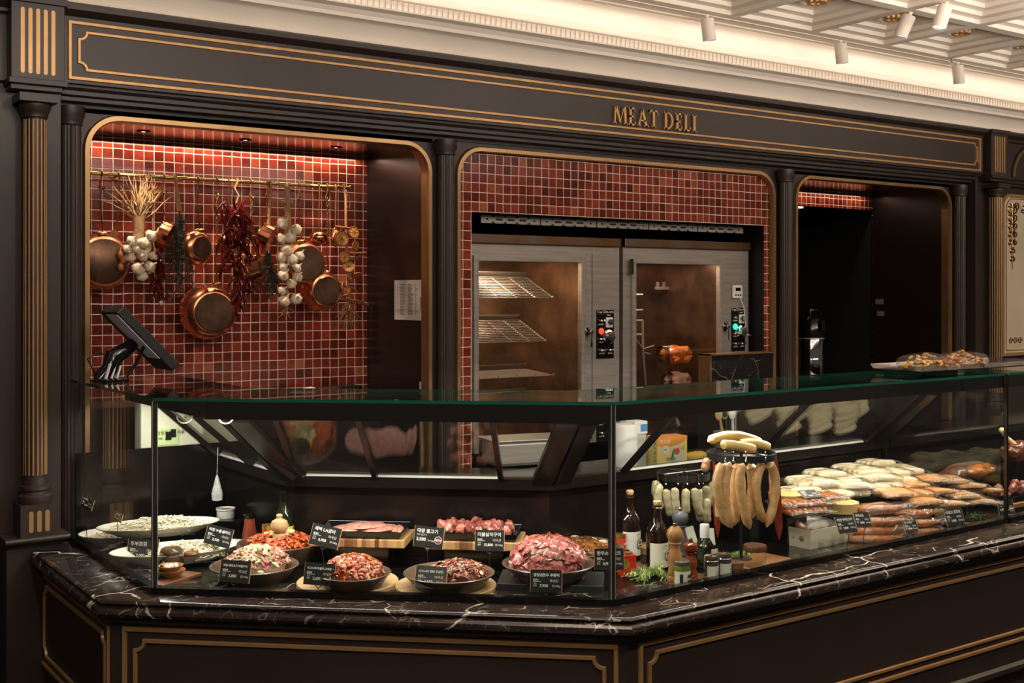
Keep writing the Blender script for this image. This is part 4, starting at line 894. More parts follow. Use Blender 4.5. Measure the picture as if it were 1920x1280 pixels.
def controls(t, p0, p1, red=True, lit=False):
    x0, z1, x1, z0 = p0.x, p0.z, p1.x, p1.z; wd, h = x1-x0, z1-z0; Yp = YO-.004
    b = B(); b.box((x0, Yp, z0), (x1, YO, z1)); pn = b.build('control_panel', BLACKG, t, smooth=False)
    f = lambda u, v: (x0+u*wd, Yp, z0+v*h)
    b = B(); b.strip([f(.05, .91), f(.05, .985), f(.95, .985), f(.95, .91)], .003, .001, (0, -1, 0)); b.build('label_border', STEELD, pn)
    o = text('brand_text', 'Tray120n.com', .021, tuple(Vector(f(.5, .935))+Vector((0, -.001, 0))-wloc(pn)), TXT, pn, align='CENTER')
    b = B(); b.box((f(.52, .65)[0], Yp-.006, f(.52, .64)[2]), (f(.90, .85)[0], Yp, f(.90, .845)[2])); b.build('dial_plate', WHITEPL, pn, smooth=False)
    b = B(); b.lathe([(.020, 0), (.018, -.012), (.008, -.014), (0, -.014)], n=20, M=T(Vector(f(.73, .745))+Vector((0, -.006, 0)), rotm(-90))); b.build('small_dial', CHROME, pn)
    b = B(); b.lathe([(.042, 0), (.042, .008), (.030, .012), (.024, .034), (0, .036)], n=26, M=T(f(.68, .44), rotm(90))); b.build('large_dial', CHROME, pn)
    b = B(); b.ell(Vector(f(.25, .565))+Vector((0, -.003, 0)), (.019, .012, .019), 14, 8); b.build('indicator', emit('red_lamp', (1, .10, .03), .9) if red else emit('green_lamp', (.02, .9, .35), 2.2), pn)
    for k, (u, v) in enumerate(((.27, .765), (.25, .385), (.29, .155), (.78, .155))):
        b = B(); p = Vector(f(u, v)); b.lathe([(.010, 0), (.010, .006), (.006, .008)], n=10, M=T(p, rotm(90))); b.tube([p+Vector((0, -.006, 0)), p+Vector((.004, -.026, .006))], [.004, .007], 8); b.build('toggle', CHROME, pn)
    for u, v, s in ((.70, .875, 'TIMER'), (.25, .69, 'POWER'), (.27, .51, 'HEAT'), (.27, .325, 'LIGHT'), (.70, .33, 'TEMP'), (.30, .09, 'ROTOR'), (.78, .09, 'STEAM')):
        text('panel_text', s, .011, tuple(Vector(f(u, v))+Vector((0, -.001, 0))-wloc(pn)), TXT, pn, align='CENTER')
controls(ov1, O(1118, 581), O(1150, 671)); 
controls(ov1, O(1118, 735), O(1150, 825))
latch(ov1, O(1099, 742))
p = O(1110, 600); b = B(); b.box((p.x-.0015, YO-.0015, .86), (p.x+.0015, YO, 1.93)); b.build('seam', BLACK, ov1, smooth=False)
# racks in the left oven: inclined wire trays on the wheel
for k, (pa, pb, tilt) in enumerate(((520, 558, 1), (600, 640, 1), (692, 706, .45), (738, 752, .45))):
    za, zb = O(980, pa, 5.5).z, O(980, pb, 5.24).z; xa, xb = w0.x-.03, w1.x-.09-.05*(k in (1,))
    b = B(); n = 14
    for i in range(n):
        f = i/(n-1); wire(b, (xa, 5.5+(5.24-5.5)*f, za+(zb-za)*f), (xb, 5.5+(5.24-5.5)*f, za+(zb-za)*f), .0032)
    for i in range(6):
        x = xa+(xb-xa)*i/5; b.box((x-.004, 5.24, zb-.004), (x+.004, 5.245, zb+.012)); b.tube([(x, 5.5, za-.004), (x, 5.24, zb-.004)], .005, 5)
    b.build('wire_rack', STEEL, ov1)
    b = B(); b.prism([(xa, 5.53, za+.002), (xa, 5.50, za+.03), (xa, 5.505, za+.032), (xa, 5.54, za+.003)], (xb-xa, 0, 0)); b.build('rack_lip', STEEL, ov1, smooth=False)
for k, (px, py) in enumerate(((1046, 533), (1071, 590), (1042, 616), (1070, 648), (1041, 672), (1066, 700))):
    p = O(px, py, 5.6); b = B(); b.lathe([(.012, 0), (.012, -.012), (.006, -.02), (0, -.02)], n=12, M=T((p.x, 5.70, p.z), rotm(-90))); b.build('bolt', CHROME, ov1)
lamp('AREA', 'oven_lamp', ((w0.x+w1.x)/2-.05, 5.42, w0.z+.02), 7, (1, .76, .52), ((w0.x+w1.x)/2, 5.45, 1.2), .5, .1)
a, c = O(1168, 447), O(1392, 466); w0, w1 = O(1189, 494), O(1345, 496)
ov2, y1 = oven('rotisserie_oven', 'right steel oven with two chickens on spits behind its glass door', a.x, 5.385, a.z, .86, w0.x, w1.x, w0.z, side=mat('dark_browned_oven', (110, 84, 66), .3, .8, var=.4, scale=6))
latch(ov2, O(1355, 612)); controls(ov2, O(1371, 577), O(1396, 657), red=False)
for z in (O(1182, 503).z,):
    b = B(); p = O(1179, 500); b.box((p.x-.008, YO-.034, p.z-.045), (p.x+.008, YO-.02, p.z+.045)); b.build('hinge', STEELD, ov2, smooth=False)
p = O(1240, 700, 5.7); b = B(); b.box((w0.x-.05, 5.70, .87), (w0.x+.36, 5.71, O(1240, 630, 5.7).z)); b.build('drip_wall', OVINP, ov2, smooth=False)
for py in (552, 581, 600, 626):
    z = O(1230, py, 5.5).z; b = B(); b.tube([(w0.x-.04, 5.5, z), (w0.x+.40, 5.5, z)], .006, 8); b.build('spit_rod', STEEL, ov2)
b = B(); p = O(1206, 600, 5.45); q = O(1212, 735, 5.45); b.tube([(p.x-.005, 5.45, p.z+.0), (p.x, 5.45, p.z-.2), (q.x, 5.45, q.z)], .007, 8); b.tube([(p.x, 5.45, p.z-.18), (p.x+.09, 5.45, p.z-.16)], .005, 6); b.tube([(p.x, 5.45, p.z-.18), (p.x-.09, 5.45, p.z-.09)], .005, 6); b.tube([(p.x, 5.45, p.z-.2), (p.x+.06, 5.45, p.z-.215)], .005, 6); b.build('spit_fork', STEEL, ov2)
for k, (px, py) in enumerate(((1294, 511), (1325, 534), (1295, 560), (1324, 583), (1295, 608), (1325, 633), (1296, 658), (1297, 730), (1270, 730))):
    p = O(px, py, 5.55); b = B(); b.lathe([(.016, 0), (.016, -.006), (.009, -.018), (0, -.02)], n=14, M=T((p.x, 5.73, p.z), rotm(-90))); b.build('bolt', CHROME, ov2)
b = B(); p = O(1240, 537, 5.6); 
for i in range(9): b.box((p.x+.055*i-.02, 5.62, p.z), (p.x+.055*i, 5.63, p.z+.03))
b.box((p.x-.03, 5.62, p.z-.02), (p.x+.47, 5.63, p.z)); b.build('notched_bracket', STEEL, ov2, smooth=False)
lamp('AREA', 'oven_lamp', ((w0.x+w1.x)/2, 5.40, w0.z+.02), 8, (1, .76, .54), ((w0.x+w1.x)/2, 5.42, 1.2), .45, .08)
def chicken(name, label, px, py, m, wpx, raw=False):
    c = O(px, py, 5.33); k = wpx*ppm(c)/2; t = thing(name, label, 'chicken', (c.x, 5.33, c.z), group='chickens on the spits')
    b = B(); b.ell((0, 0, 0), (k*.98, k*.72, k*.66), 26, 16, nz=.10, ns=1.6, seed=px); b.ell((-k*.15, -k*.35, k*.12), (k*.62, k*.42, k*.42), 20, 12, nz=.08, ns=2); b.build('body', m, t, local=True)
    for s in (-1, 1):
        b = B(); b.tube([(k*.35, -k*.30, s*k*.34), (k*.66, -k*.52, s*k*.30), (k*.95, -k*.5, s*k*.16), (k*1.12, -k*.45, s*k*.12)], [k*.24, k*.30, k*.18, k*.09], 12); b.ell((k*1.15, -k*.45, s*k*.11), k*.1, 8, 6); b.build('leg', m, t, local=True)
    b = B(); b.tube([(-k*.55, -k*.5, -k*.1), (-k*.25, -k*.78, -k*.28), (-k*.6, -k*.75, -k*.38)], [k*.16, k*.17, k*.1], 10); b.build('wing', m, t, local=True)
    b = B()
    for i in range(5): b.tube([(-k*(1.0-.12*i), k*.3*math.cos(a_)*1.6, k*.62*math.sin(a_)) for a_ in [R(q) for q in range(0, 360, 30)]], .0035, 5, closed=True)
    b.tube([(-k*1.3, 0, 0), (k*1.5, 0, 0)], .006, 6); b.build('spit_basket', STEELD, t, local=True); return t
chicken('roast_chicken', 'golden roast chicken on the upper spit of the right oven', 1262, 665, ROAST, 58)
chicken('raw_chicken', 'pale raw chicken on the lowest spit of the right oven', 1266, 713, RAWCH, 50, True)
# extractor slot over the ovens: perforated strip
t = thing('vent_strip', 'perforated steel strip in the dark slot above both ovens', 'vent', ((HX0+HX1)/2, 5.10, 2.05))
p0, p1 = at_y(900, 410, 5.10), at_y(1393, 434, 5.10); n = 5; Lp = (p1.x-p0.x)/n
for k in range(n):
    x0 = p0.x+Lp*k+.004; x1 = x0+Lp-.008; z0, z1 = p0.z-.021, p0.z+.021; b = B()
    b.box((x0, 5.095, z0), (x1, 5.102, z1), 0)
    for j in range(5):
        u = x0+(x1-x0)*(j+.5)/5
        if j in (0, 4): b.lathe([(.006, 0), (0, 0)], n=10, mi=1, M=T((u, 5.0945, p0.z), rotm(90)))
        else: b.box((u-.022, 5.094, p0.z-.0055), (u+.022, 5.0955, p0.z+.0055), 1)
        if 0 < j < 4 or j == 4: 
            v = x0+(x1-x0)*j/5
            for s in (-1, 1): b.prism([(v-.012, 5.094, p0.z+s*.0215), (v+.012, 5.094, p0.z+s*.0215), (v+.005, 5.094, p0.z+s*.012), (v-.005, 5.094, p0.z+s*.012)], (0, .0012, 0), 1)
    b.build('vent_plate', [STEEL, BLACK], t, smooth=False)
# timer with its cord
p = O(1380, 547, YO); t = thing('kitchen_timer', 'white digital timer stuck on the dark right flank of the ovens', 'timer', (p.x, YO, p.z))
b = B(); b.box((p.x-.042, YO-.018, p.z-.042), (p.x+.042, YO, p.z+.042)); b.build('case', WHITEPL, t, smooth=False, bev=.008)
b = B(); b.box((p.x-.022, YO-.0195, p.z+.006), (p.x+.022, YO-.018, p.z+.026)); b.build('display', BLACKG, t, smooth=False)
for k in range(3): b = B(); b.lathe([(.0065, 0), (.0055, .003), (0, .0032)], n=12, M=T((p.x-.02+.02*k, YO-.018, p.z-.02), rotm(90))); b.build('button', BLACK, t)
b = B(); q = O(1388, 575), O(1392, 610), O(1378, 625), O(1400, 628), O(1372, 622)
b.tube([(p.x+.025, YO-.012, p.z-.04)]+[(v.x, YO-.03, v.z) for v in q], .003, 6); tag(b.build('power_cord', WHITEPL), 'thin pale cord looping down beside the right oven control panel', 'cord')
# marble faced box in a brass frame standing in front of the right oven
p0, p1 = at_y(1334, 664, 4.88), at_y(1450, 729, 4.88)
t = thing('marble_screen', 'black marble panel in a brass frame in front of the right oven', 'panel', ((p0.x+p1.x)/2, 4.90, 0))
b = B(); b.box((p0.x, 4.885, p1.z+.01), (p1.x, 4.975, p0.z-.008)); b.build('marble_panel', MARBLE2, t, smooth=False)
b = B(); b.box((p0.x-.008, 4.88, p1.z), (p0.x, 4.98, p0.z)); b.box((p1.x, 4.88, p1.z), (p1.x+.008, 4.98, p0.z)); b.box((p0.x-.008, 4.88, p1.z-.006), (p1.x+.008, 4.98, p1.z+.01)); b.box((p0.x-.008, 4.88, p0.z-.008), (p1.x+.008, 4.98, p0.z)); b.build('brass_frame', BRONZE, t, smooth=False)
b = B(); b.box((p0.x-.02, 4.72, 0), (p1.x+.02, 4.975, p1.z-.006)); b.build('base_cabinet', DARK, t, smooth=False)
# dark cabinet with the airpot in the doorway
b = B(); b.box((5.95, 5.22, 0), (6.75, 5.62, 1.115)); tag(b.build('side_cabinet', DARK2, smooth=False, bev=.004), 'dark low cabinet in the doorway carrying the airpot', 'cabinet')
c = at_y(1521, 700, 5.4); r = 23*ppm(c)
t = thing('airpot', 'chrome airpot with black pump top in the dark doorway', 'airpot', (c.x, 5.4, 1.115))
b = B(); b.lathe([(r*.96, 0), (r, .01), (r, .27), (r*.97, .275)], n=32); b.build('body', CHROME, t, local=True)
b = B(); b.lathe([(r*.98, .275), (r*1.03, .28), (r*1.03, .33), (r*.9, .40), (r*.6, .425), (0, .43)], n=32); b.box((-.02, -r*1.3, .33), (.02, -r*.7, .40)); b.build('pump_top', BLACKG, t, local=True, bev=.002)
b = B(); b.tube([(-r*.2, 0, .42), (-r*.2, -.0, .47), (r*.9, 0, .47), (r*1.1, 0, .44)], .012, 8); b.build('lever', BLACKG, t, local=True)
b = B(); b.lathe([(r*1.03, .272), (r*1.05, .277), (r*1.03, .282)], n=32); b.build('steel_ring', STEEL, t, local=True)
# tablet on its stand on the glass top, left
g = Vector((1.385, 4.70, 1.357)); t = thing('point_of_sale_tablet', 'black till tablet tilted on a black arm over the left glass top', 'tablet', g)
p = at_y(262, 634, 4.70)-g; M = T(p, rotm(0, 0, 3) @ rotm(0, 46, 0))
b = B(); b.box((-.165, -.10, -.020), (.165, .10, .022), M=M); b.build('tablet_case', BLACK, t, local=True, smooth=False, bev=.006)
b = B(); b.box((-.155, -.094, -.0225), (.09, .04, -.0195), M=M); b.build('screen', mat('grey_screen', (200, 204, 214), .3), t, local=True, smooth=False)
b = B(); b.tube([M @ Vector((0, .02, -.02)), M @ Vector((-.0, .02, -.06)), p+Vector((-.10, .01, -.07)), p+Vector((-.115, .01, -.12)), (-.10, .01, .0)], [.022, .03, .036, .034, .03], 10); b.build('arm', BLACKG, t, local=True)
b = B(); b.lathe([(.075, 0), (.075, .008), (.06, .012), (0, .012)], (-.06, .0, 0), 24); b.build('foot', BLACKG, t, local=True)
b = B(); b.tube([M @ Vector((.02, -.05, -.02)), p+Vector((-.02, -.02, -.1)), (.0, -.01, .012)], [.008, .007, .006], 8); b.build('strut', STEELD, t, local=True)
b = B(); b.tube([(-.11, .03, .03), (-.14, .03, .09), (-.09, .03, .115), (-.05, .03, .08)], .003, 6); b.build('cable', BLACK, t, local=True)
for k in range(3):
    b = B(); M = T((1.292+.024*k, 4.70+.01*k, 1.357), rotm(0, 18, 10)); b.box((-.003, -.035, 0), (.003, .035, .075-.006*k), M=M)
    tag(b.build('leaflet', PAPER, smooth=False), 'white card leaning at the foot of the till tablet, %s of three' % ('left', 'middle', 'right')[k], 'leaflet', 'cards by the till tablet')
# cream machine with a green sticker behind the left end of the case
t = thing('label_printer', 'cream machine with a green sticker seen through the left end of the case', 'machine', (1.7, 4.94, .9))
b = B(); b.box((1.51, 4.90, .7), (1.98, 4.99, 1.262)); b.build('machine_body', mat('cream_enamel', (226, 224, 196), .4), t, smooth=False, bev=.006)
p0, p1 = at_y(289, 805, 4.898), at_y(334, 832, 4.898); b = B(); b.box((p0.x, 4.896, p1.z), (p1.x, 4.9, p0.z)); st = b.build('sticker', mat('pale_green_sticker', (196, 214, 150), .6), t, smooth=False)
text('sticker_text', '라벨프린터 사용', .018, tuple(Vector((p0.x+.01, 4.8955, p0.z-.024))-wloc(st)), TXTB, st); text('sticker_text', '1588 - 3535', .012, tuple(Vector((p0.x+.01, 4.8955, p0.z-.045))-wloc(st)), TXTB, st)
b = B(); b.box((p1.x-.055, 4.8945, p1.z+.02), (p1.x-.03, 4.896, p1.z+.055)); b.box((p1.x-.033, 4.8945, p1.z+.03), (p1.x-.01, 4.896, p1.z+.065)); b.build('sticker_picture', STEELD, st, smooth=False)
# black tray with a white-handled thing behind the diagonal, on a shelf of the niche
b = B(); b.box((1.30, 5.30, 0), (2.985, 5.665, 1.19)); tag(b.build('niche_cabinet', DARK2, smooth=False), 'dark work cabinet along the foot of the tiled pan niche', 'cabinet')
p0, p1 = at_y(585, 735, 5.5), at_y(668, 726, 5.5)
t = thing('black_tray', 'black ribbed tray with a white end on the cabinet below the pans', 'tray', ((p0.x+p1.x)/2, 5.5, 1.19)); b = B()
b.box((p0.x, 5.43, 1.19), (p1.x, 5.56, 1.223)); b.build('tray_body', BLACKG, t, smooth=False, bev=.006)
b = B()
for i in range(10): x = p0.x+.01+(p1.x-p0.x-.02)*i/10; b.box((x, 5.426, 1.195), (x+.008, 5.431, 1.218))
b.build('ribs', BLACK, t, smooth=False)
b = B(); b.prism([(p0.x-.11, 5.46, 1.192), (p0.x-.105, 5.46, 1.204), (p0.x, 5.46, 1.222), (p0.x, 5.46, 1.192)], (0, .06, 0)); b.build('white_end', WHITEPL, t, smooth=False)
# tray of wrapped crisps on a riser on the right-hand glass top
p = at_z(1725, 713, 1.357); bx = thing('display_riser', 'black block on the right glass top under the crisp tray', 'riser', (4.50, 3.13, 1.357))
b = B(); b.box((-.10, -.05, 0), (.10, .05, .015)); b.build('block', BLACK, bx, local=True, smooth=False)
b = B(); b.box((.06, -.052, .002), (.10, -.05, .013)); b.build('sticker', PAPER, bx, local=True, smooth=False)
tc = Vector((4.64, 3.13, 1.372)); t = thing('serving_tray', 'black tray with clear walls on the right glass top holding wrapped crisps', 'tray', tc)
b = B(); b.box((-.44, -.12, 0), (.42, .12, .006)); b.build('tray_base', BLACKG, t, local=True, smooth=False, bev=.002)
b = B(); 
for (a_, c_) in (((-.44, -.12), (.42, -.12)), ((.42, -.12), (.42, .12)), ((.42, .12), (-.44, .12)), ((-.44, .12), (-.44, -.12))):
    d = Vector((c_[0]-a_[0], c_[1]-a_[1], 0)).normalized(); n_ = Vector((d.y, -d.x, 0))*.014
    q = [Vector(a_+(.004,)), Vector(c_+(.004,)), Vector(c_+(.026,))+n_+d*.012, Vector(a_+(.026,))+n_-d*.012]; b.prism(q, -n_*.15)
b.build('clear_wall', glassmat('smoky_plastic', (.72, .70, .68), .05, dirt=.02), t, local=True, smooth=False)
NUT = food('nut_brittle', [(118, 66, 30), (178, 120, 64), (220, 176, 120)], 70, .3, .5); NUTY = food('yellow_crisp', [(176, 128, 44), (214, 172, 80)], 60, .3, .5)
def crisps(label, dx, dy, wx, h, m, seed):
    q = thing('snack_pack', label, 'snack', tc+Vector((dx, dy, .007)), group='wrapped crisps on the glass top'); rg = random.Random(seed); b = B()
    for _ in range(46):
        a_ = rg.uniform(0, 6.28); rr = math.sqrt(rg.random()); x, y = wx*rr*math.cos(a_), .075*rr*math.sin(a_); z = h*(1-rr*rr)*rg.uniform(.3, 1)+.006
        b.ell((x, y, z), (.014, .012, .007), 6, 4, M=rotm(rg.uniform(-40, 40), rg.uniform(-40, 40), rg.uniform(0, 180)), nz=.3, ns=4, seed=_)
    o = b.build('crisps', m, q, local=True, ang=80); o['kind'] = 'stuff'
    b = B(); b.ell((0, 0, h*.45+.002), (wx*1.15, .088, h*.62), 22, 10, nz=.14, ns=2.4, seed=seed); b.build('wrapper', FILM, q, local=True)
crisps('wrapped yellow and brown crisps at the left of the black tray on the glass', -.26, 0, .135, .062, NUTY, 1); crisps('small wrapped pack of nut crisps in front of the two larger packs', -.09, -.045, .07, .036, NUT, 2); crisps('large wrapped pack of nut crisps at the middle of the tray', .06, .02, .13, .06, NUT, 3)
# things on the work counter behind the right-hand rear doors
def wc(px, py): return at_z(px, py, .985)
p = wc(1172, 873); t = thing('white_canister', 'tall white canister behind the rear door at the case corner', 'canister', p)
b = B(); b.lathe([(.05, 0), (.052, .01), (.052, .16), (.045, .175), (0, .178)], n=26); b.build('body', WHITEPL, t, local=True)
p = wc(1202, 872); t = thing('kitchen_scale', 'grey and white scale with a blue label left of the yellow box', 'scale', p+Vector((0, .05, 0)))
b = B(); b.box((-.03, -.05, 0), (.03, .05, .13)); b.build('scale_body', mat('light_grey_plastic', (176, 176, 172), .4), t, local=True, smooth=False, bev=.004)
b = B(); b.box((-.034, -.054, .13), (.034, .05, .185)); b.build('scale_head', WHITEPL, t, local=True, smooth=False, bev=.004)
b = B(); b.box((-.006, -.0555, .142), (.03, -.054, .172)); b.build('blue_label', mat('blue_label', (70, 130, 190), .5), t, local=True, smooth=False)
p = wc(1262, 871); sc_ = ppm(p); t = thing('food_box', 'yellow and orange cardboard food wrap box behind the right rear door', 'box', p+Vector((0, .04, 0)), (0, 0, R(-6)))
YEL = mat('yellow_card', (238, 206, 130), .6); ORA = mat('orange_card', (236, 150, 62), .6)
bw, bh = .155, .118
b = B(); b.box((-bw/2, -.04, 0), (bw/2, .04, bh)); b.build('carton', YEL, t, local=True, smooth=False)
b = B(); pts = [(-bw/2, -.0405, bh)]+[(-bw/2+bw*i/12, -.0405, bh*(.70-.10*math.sin(i/12*3.0)+.22*(i/12)**2)) for i in range(13)]+[(bw/2, -.0405, bh)]; b.prism(pts, (0, -.0006, 0)); b.box((-bw/2-.0006, -.041, bh), (bw/2+.0006, .041, bh+.0012)); b.build('orange_wave', ORA, t, local=True, smooth=False)
b = B(); b.lathe([(.018, 0), (0, .0003)], n=24, M=T((-.035, -.0412, .066), rotm(90))); b.build('white_roundel', PAPER, t, local=True, smooth=False)
b = B(); b.lathe([(.036, 0), (0, .0003)], n=24, M=T((.028, -.0409, .052), rotm(90))); b.build('salad_picture', mat('pale_print', (206, 206, 200), .6), t, local=True, smooth=False)
b = B(); b.ell((.003, -.041, .046), (.006, .002, .024), 10, 6, M=rotm(0, 15, 0)); b.build('courgette_print', LEAF, t, local=True)
b = B(); b.ell((.024, -.041, .056), (.015, .002, .015), 12, 6); b.build('tomato_print', mat('tomato_red', (206, 74, 34), .5), t, local=True)
b = B(); b.ell((.053, -.041, .072), (.013, .002, .014), 12, 6); b.build('pepper_print', mat('pepper_yellow', (240, 190, 40), .5), t, local=True)
GRT = mat('teal_print', (44, 132, 110), .6)
text('box_text', '푸드랩', .02, (-.066, -.0412, .092), PAPER, t); text('box_text', 'FOOD\nICEBAG', .017, (-.03, -.0412, .02), GRT, t, bold=.0006); text('box_text', '500', .012, (-.047, -.0418, .062), mat('violet_print', (70, 70, 140), .6), t)
text('box_text', '푸드랩 비닐백', .018, (-bw/2-.0006, -.03, .012), GRT, t, rot=(R(90), R(-90), R(-90)))
p = wc(1312, 862); b = B(); b.ell(tuple(p+Vector((0, .02, .015))), (.06, .035, .02), 16, 10, nz=.25, ns=3); tag(b.build('yellow_cloth', mat('yellow_cloth', (226, 186, 70), .8)), 'crumpled yellow cloth beside the yellow box', 'cloth')
p = wc(1385, 862)+Vector((0, .06, 0)); t = thing('steel_pot', 'steel pot full of kitchen tools behind the sausage rack', 'pot', p)
b = B(); b.lathe([(.062, 0), (.065, .005), (.065, .115), (.068, .117), (.062, .117), (.062, .01), (0, .01)], n=32); b.build('pot', STEEL, t, local=True)
for k, (lab, dx, lx, m, kind) in enumerate((('wooden spoon leaning left in the steel pot', -.02, -.07, WOODL, 'wooden_spoon'), ('steel ladle leaning in the steel pot', -.01, -.035, CHROME, 'ladle'), ('white spatula standing in the steel pot', .02, .012, WHITEPL, 'spatula'), ('steel tongs standing in the steel pot', .03, .03, STEEL, 'tongs'))):
    b = B(); q = p+Vector((dx, -.01, .012)); e = p+Vector((lx, -.01, .20)); b.tube([q, e], .006, 6); b.ell(tuple(e), (.022, .008, .03) if k < 3 else (.01, .006, .02), 12, 8); tag(b.build(kind, m), lab, 'utensil', 'tools in the steel pot')
# hotel pan seen through the open rear door
p = wc(1008, 873)+Vector((0, .10, 0)); a, d, n, l = seg(GP, 1)
t = thing('hotel_pan', 'deep steel food pan behind the open rear door', 'pan', p, (0, 0, math.atan2(d.y, d.x)+R(28)))
b = B(); b.box((-.16, -.09, 0), (.16, .09, .105)); b.build('pan_body', STEEL, t, local=True, smooth=False, bev=.015)
b = B(); b.box((-.175, -.105, .105), (.175, .105, .111)); b.build('pan_rim', STEEL, t, local=True, smooth=False, bev=.002)

# ------------------------------------------------------------------ what lies in the glass case
rng = random.Random(5)
DYAW = math.atan2(GP[2][1]-GP[1][1], GP[2][0]-GP[1][0])
def D(px, py, z=DZ): return at_z(px, py, z)
def riser(label, c, sx, sy, zt, yaw, m=BLACKG, zb=DZ, name='display_riser'):
    t = B(); M = T((c[0], c[1], 0), Matrix.Rotation(yaw, 4, 'Z')); t.box((-sx/2, -sy/2, zb), (sx/2, sy/2, zt), M=M); return tag(t.build(name, m, smooth=False, bev=.003), label, 'riser', 'black risers in the glass case' if m is BLACKG else None)
def mound(b, c, r, h, n, size, mis=(0,), seed=0, flat=.3, base=True, mb=0, sy=1.0):
    rg = random.Random(seed)
    if base: b.ell(c, (r*.84, r*.84*sy, h*.90), 26, 12, mb, nz=.10, ns=3.2, seed=seed)
    for v in b.v: v.z = max(v.z, c[2]-.012)
    for i in range(n):
        a = rg.uniform(0, 6.283); rr = math.sqrt(rg.random())*1.0; u = Vector((rr*math.cos(a), rr*math.sin(a), math.sqrt(max(0, 1-rr*rr)))); p = Vector((u.x*r, u.y*r*sy, u.z*h))
        nrm = Vector((u.x/r, u.y/r, (u.z+.15)/h)).normalized(); q = nrm.to_track_quat('Z', 'Y').to_matrix().to_4x4()
        s = size*rg.uniform(.55, 1.5); M = q @ rotm(rg.uniform(-28, 28), rg.uniform(-28, 28), rg.uniform(0, 360))
        b.ell(tuple(Vector(c)+p), (s, s*rg.uniform(.28, .55), s*flat*rg.uniform(.6, 1.3)), 7, 4, rg.choice(mis), M, nz=.4, ns=2.4, seed=seed+i)
    return b
def slices(b, r, h, n, size, mis, seed, sy=1.0):
    rg = random.Random(seed)
    for k in range(n):
        a = rg.uniform(0, 6.283); e = math.asin(min(.97, rg.random()**.8)) ; u = Vector((math.cos(e)*math.cos(a), math.cos(e)*math.sin(a), math.sin(e)))*(1 if e > .5 else .9); p = Vector((u.x*r, u.y*r*sy, u.z*h)); nr = Vector((u.x/r, u.y/r, (u.z+.1)/h)).normalized()
        q = nr.to_track_quat('Z', 'Y').to_matrix() @ Matrix.Rotation(rg.uniform(0, 6.28), 3, 'Z'); s_ = size*rg.uniform(.6, 1.3); nx, ny = 8, 6; vs = []; o = rg.uniform(0, 90); f = rg.uniform(1.5, 3.2)
        for i in range(nx+1):
            for j in range(ny+1):
                x, y = (i/nx-.5)*2, (j/ny-.5)*2; z = .30*noise.noise(Vector((x*f+o, y*1.2, o)))+.22*noise.noise(Vector((x*4+o, y*3, 3)))-.12*(x*x+y*y)+.10
                vs.append(p+q @ Vector((x*s_*(.9+.25*noise.noise(Vector((y*2, o, 1)))), y*s_*.62*(.9+.3*noise.noise(Vector((x*2, o, 2)))), z*s_)))
        b.add(vs, [(i*(ny+1)+j, (i+1)*(ny+1)+j, (i+1)*(ny+1)+j+1, i*(ny+1)+j+1) for i in range(nx) for j in range(ny)], rg.choice(mis))
def stuff_part(o): o['kind'] = 'stuff'; return o
def bowl(label, cx, cy, wpx, zr, zb, m=STONE, name='stoneware_bowl', group='brown stoneware bowls', rb=.72):
    p = at_z(cx, cy, zr); r = wpx/2*ppm(p); h = zr-zb; t = thing(name, label, 'bowl', (p.x, p.y, zb), group=group)
    b = B(); b.lathe([(0, 0), (r*rb, 0), (r*(rb+.04), .004), (r*.93, h*.72), (r*1.0, h*.9), (r*1.012, h*.96), (r*.99, h), (r*.95, h*.97), (r*.90, h*.8), (r*(rb-.06), .014), (0, .012)], n=48); b.build('bowl', m, t, local=True)
    return t, p, r
def heap(name, label, p, r, h, n, size, mats, seed, dx=0, mis=None, extra=None, flat=.3, cat='meat', zoff=-.012, sl=None):
    c = Vector((p.x+dx*CA, p.y-dx*SA, p.z+zoff)); b = B(); mound(b, (0, 0, 0), r, h, n, size, mis or tuple(range(len(mats))), seed, flat)
    if extra: extra(b)
    if sl: slices(b, r, h, sl[0], sl[1], sl[2], seed+100)
    for i, v in enumerate(b.v): b.v[i] = v+c
    o = b.build(name, mats, ang=70); return tag(o, label, cat, None, 'stuff')
# front row of the diagonal face
A_, pA, rA = bowl('brown bowl of garlic-topped pale pork, first in the front row', 477, 1057, 163, .752, DZ)
def topg(h, r, n, mi, sz, seed):
    def f(b):
        rg = random.Random(seed)
        for _ in range(n): a = rg.uniform(0, 6.28); q = r*math.sqrt(rg.random()); b.ell((q*math.cos(a), q*math.sin(a), h+rg.uniform(-.004, .012)*(1-q/r)), (sz*rg.uniform(.6, 1.3), sz*.7, sz*.5), 6, 4, mi, rotm(rg.uniform(-40, 40), rg.uniform(-40, 40), rg.uniform(0, 180)), nz=.3, ns=3, seed=_)
    return f
heap('marinated_pork', 'mound of pale garlic pork with scallions and a minced garlic cap', pA, rA*.76, .070, 430, .0125, [MEATG, MEATP, SCALL, GARLICM], 1, .01, (0, 0, 0, 1, 1, 1, 0, 2, 3), topg(.068, .045, 50, 3, .010, 3))
riser('round pale wooden board under the bowl of red chili pork', D(652, 1097), .3, .3, DZ+.001, DYAW, BLACK).data.name
bpy.data.objects.remove(bpy.data.objects[[o.name for o in bpy.data.objects if o.get('label') == 'round pale wooden board under the bowl of red chili pork'][0]])
def round_board(label, px, py, wpx, h=.018):
    p = D(px, py); r = wpx/2*ppm(p); b = B(); b.lathe([(0, 0), (r*.985, 0), (r, .003), (r, h-.003), (r*.985, h), (0, h)], (p.x, p.y, DZ), 44); return tag(b.build('round_board', WOODL), label, 'board', 'round wooden boards')
round_board('round pale wooden board under the bowl of red chili pork', 652, 1097, 190); round_board('round pale wooden board under the bowl of dark marinated beef', 836, 1104, 190)
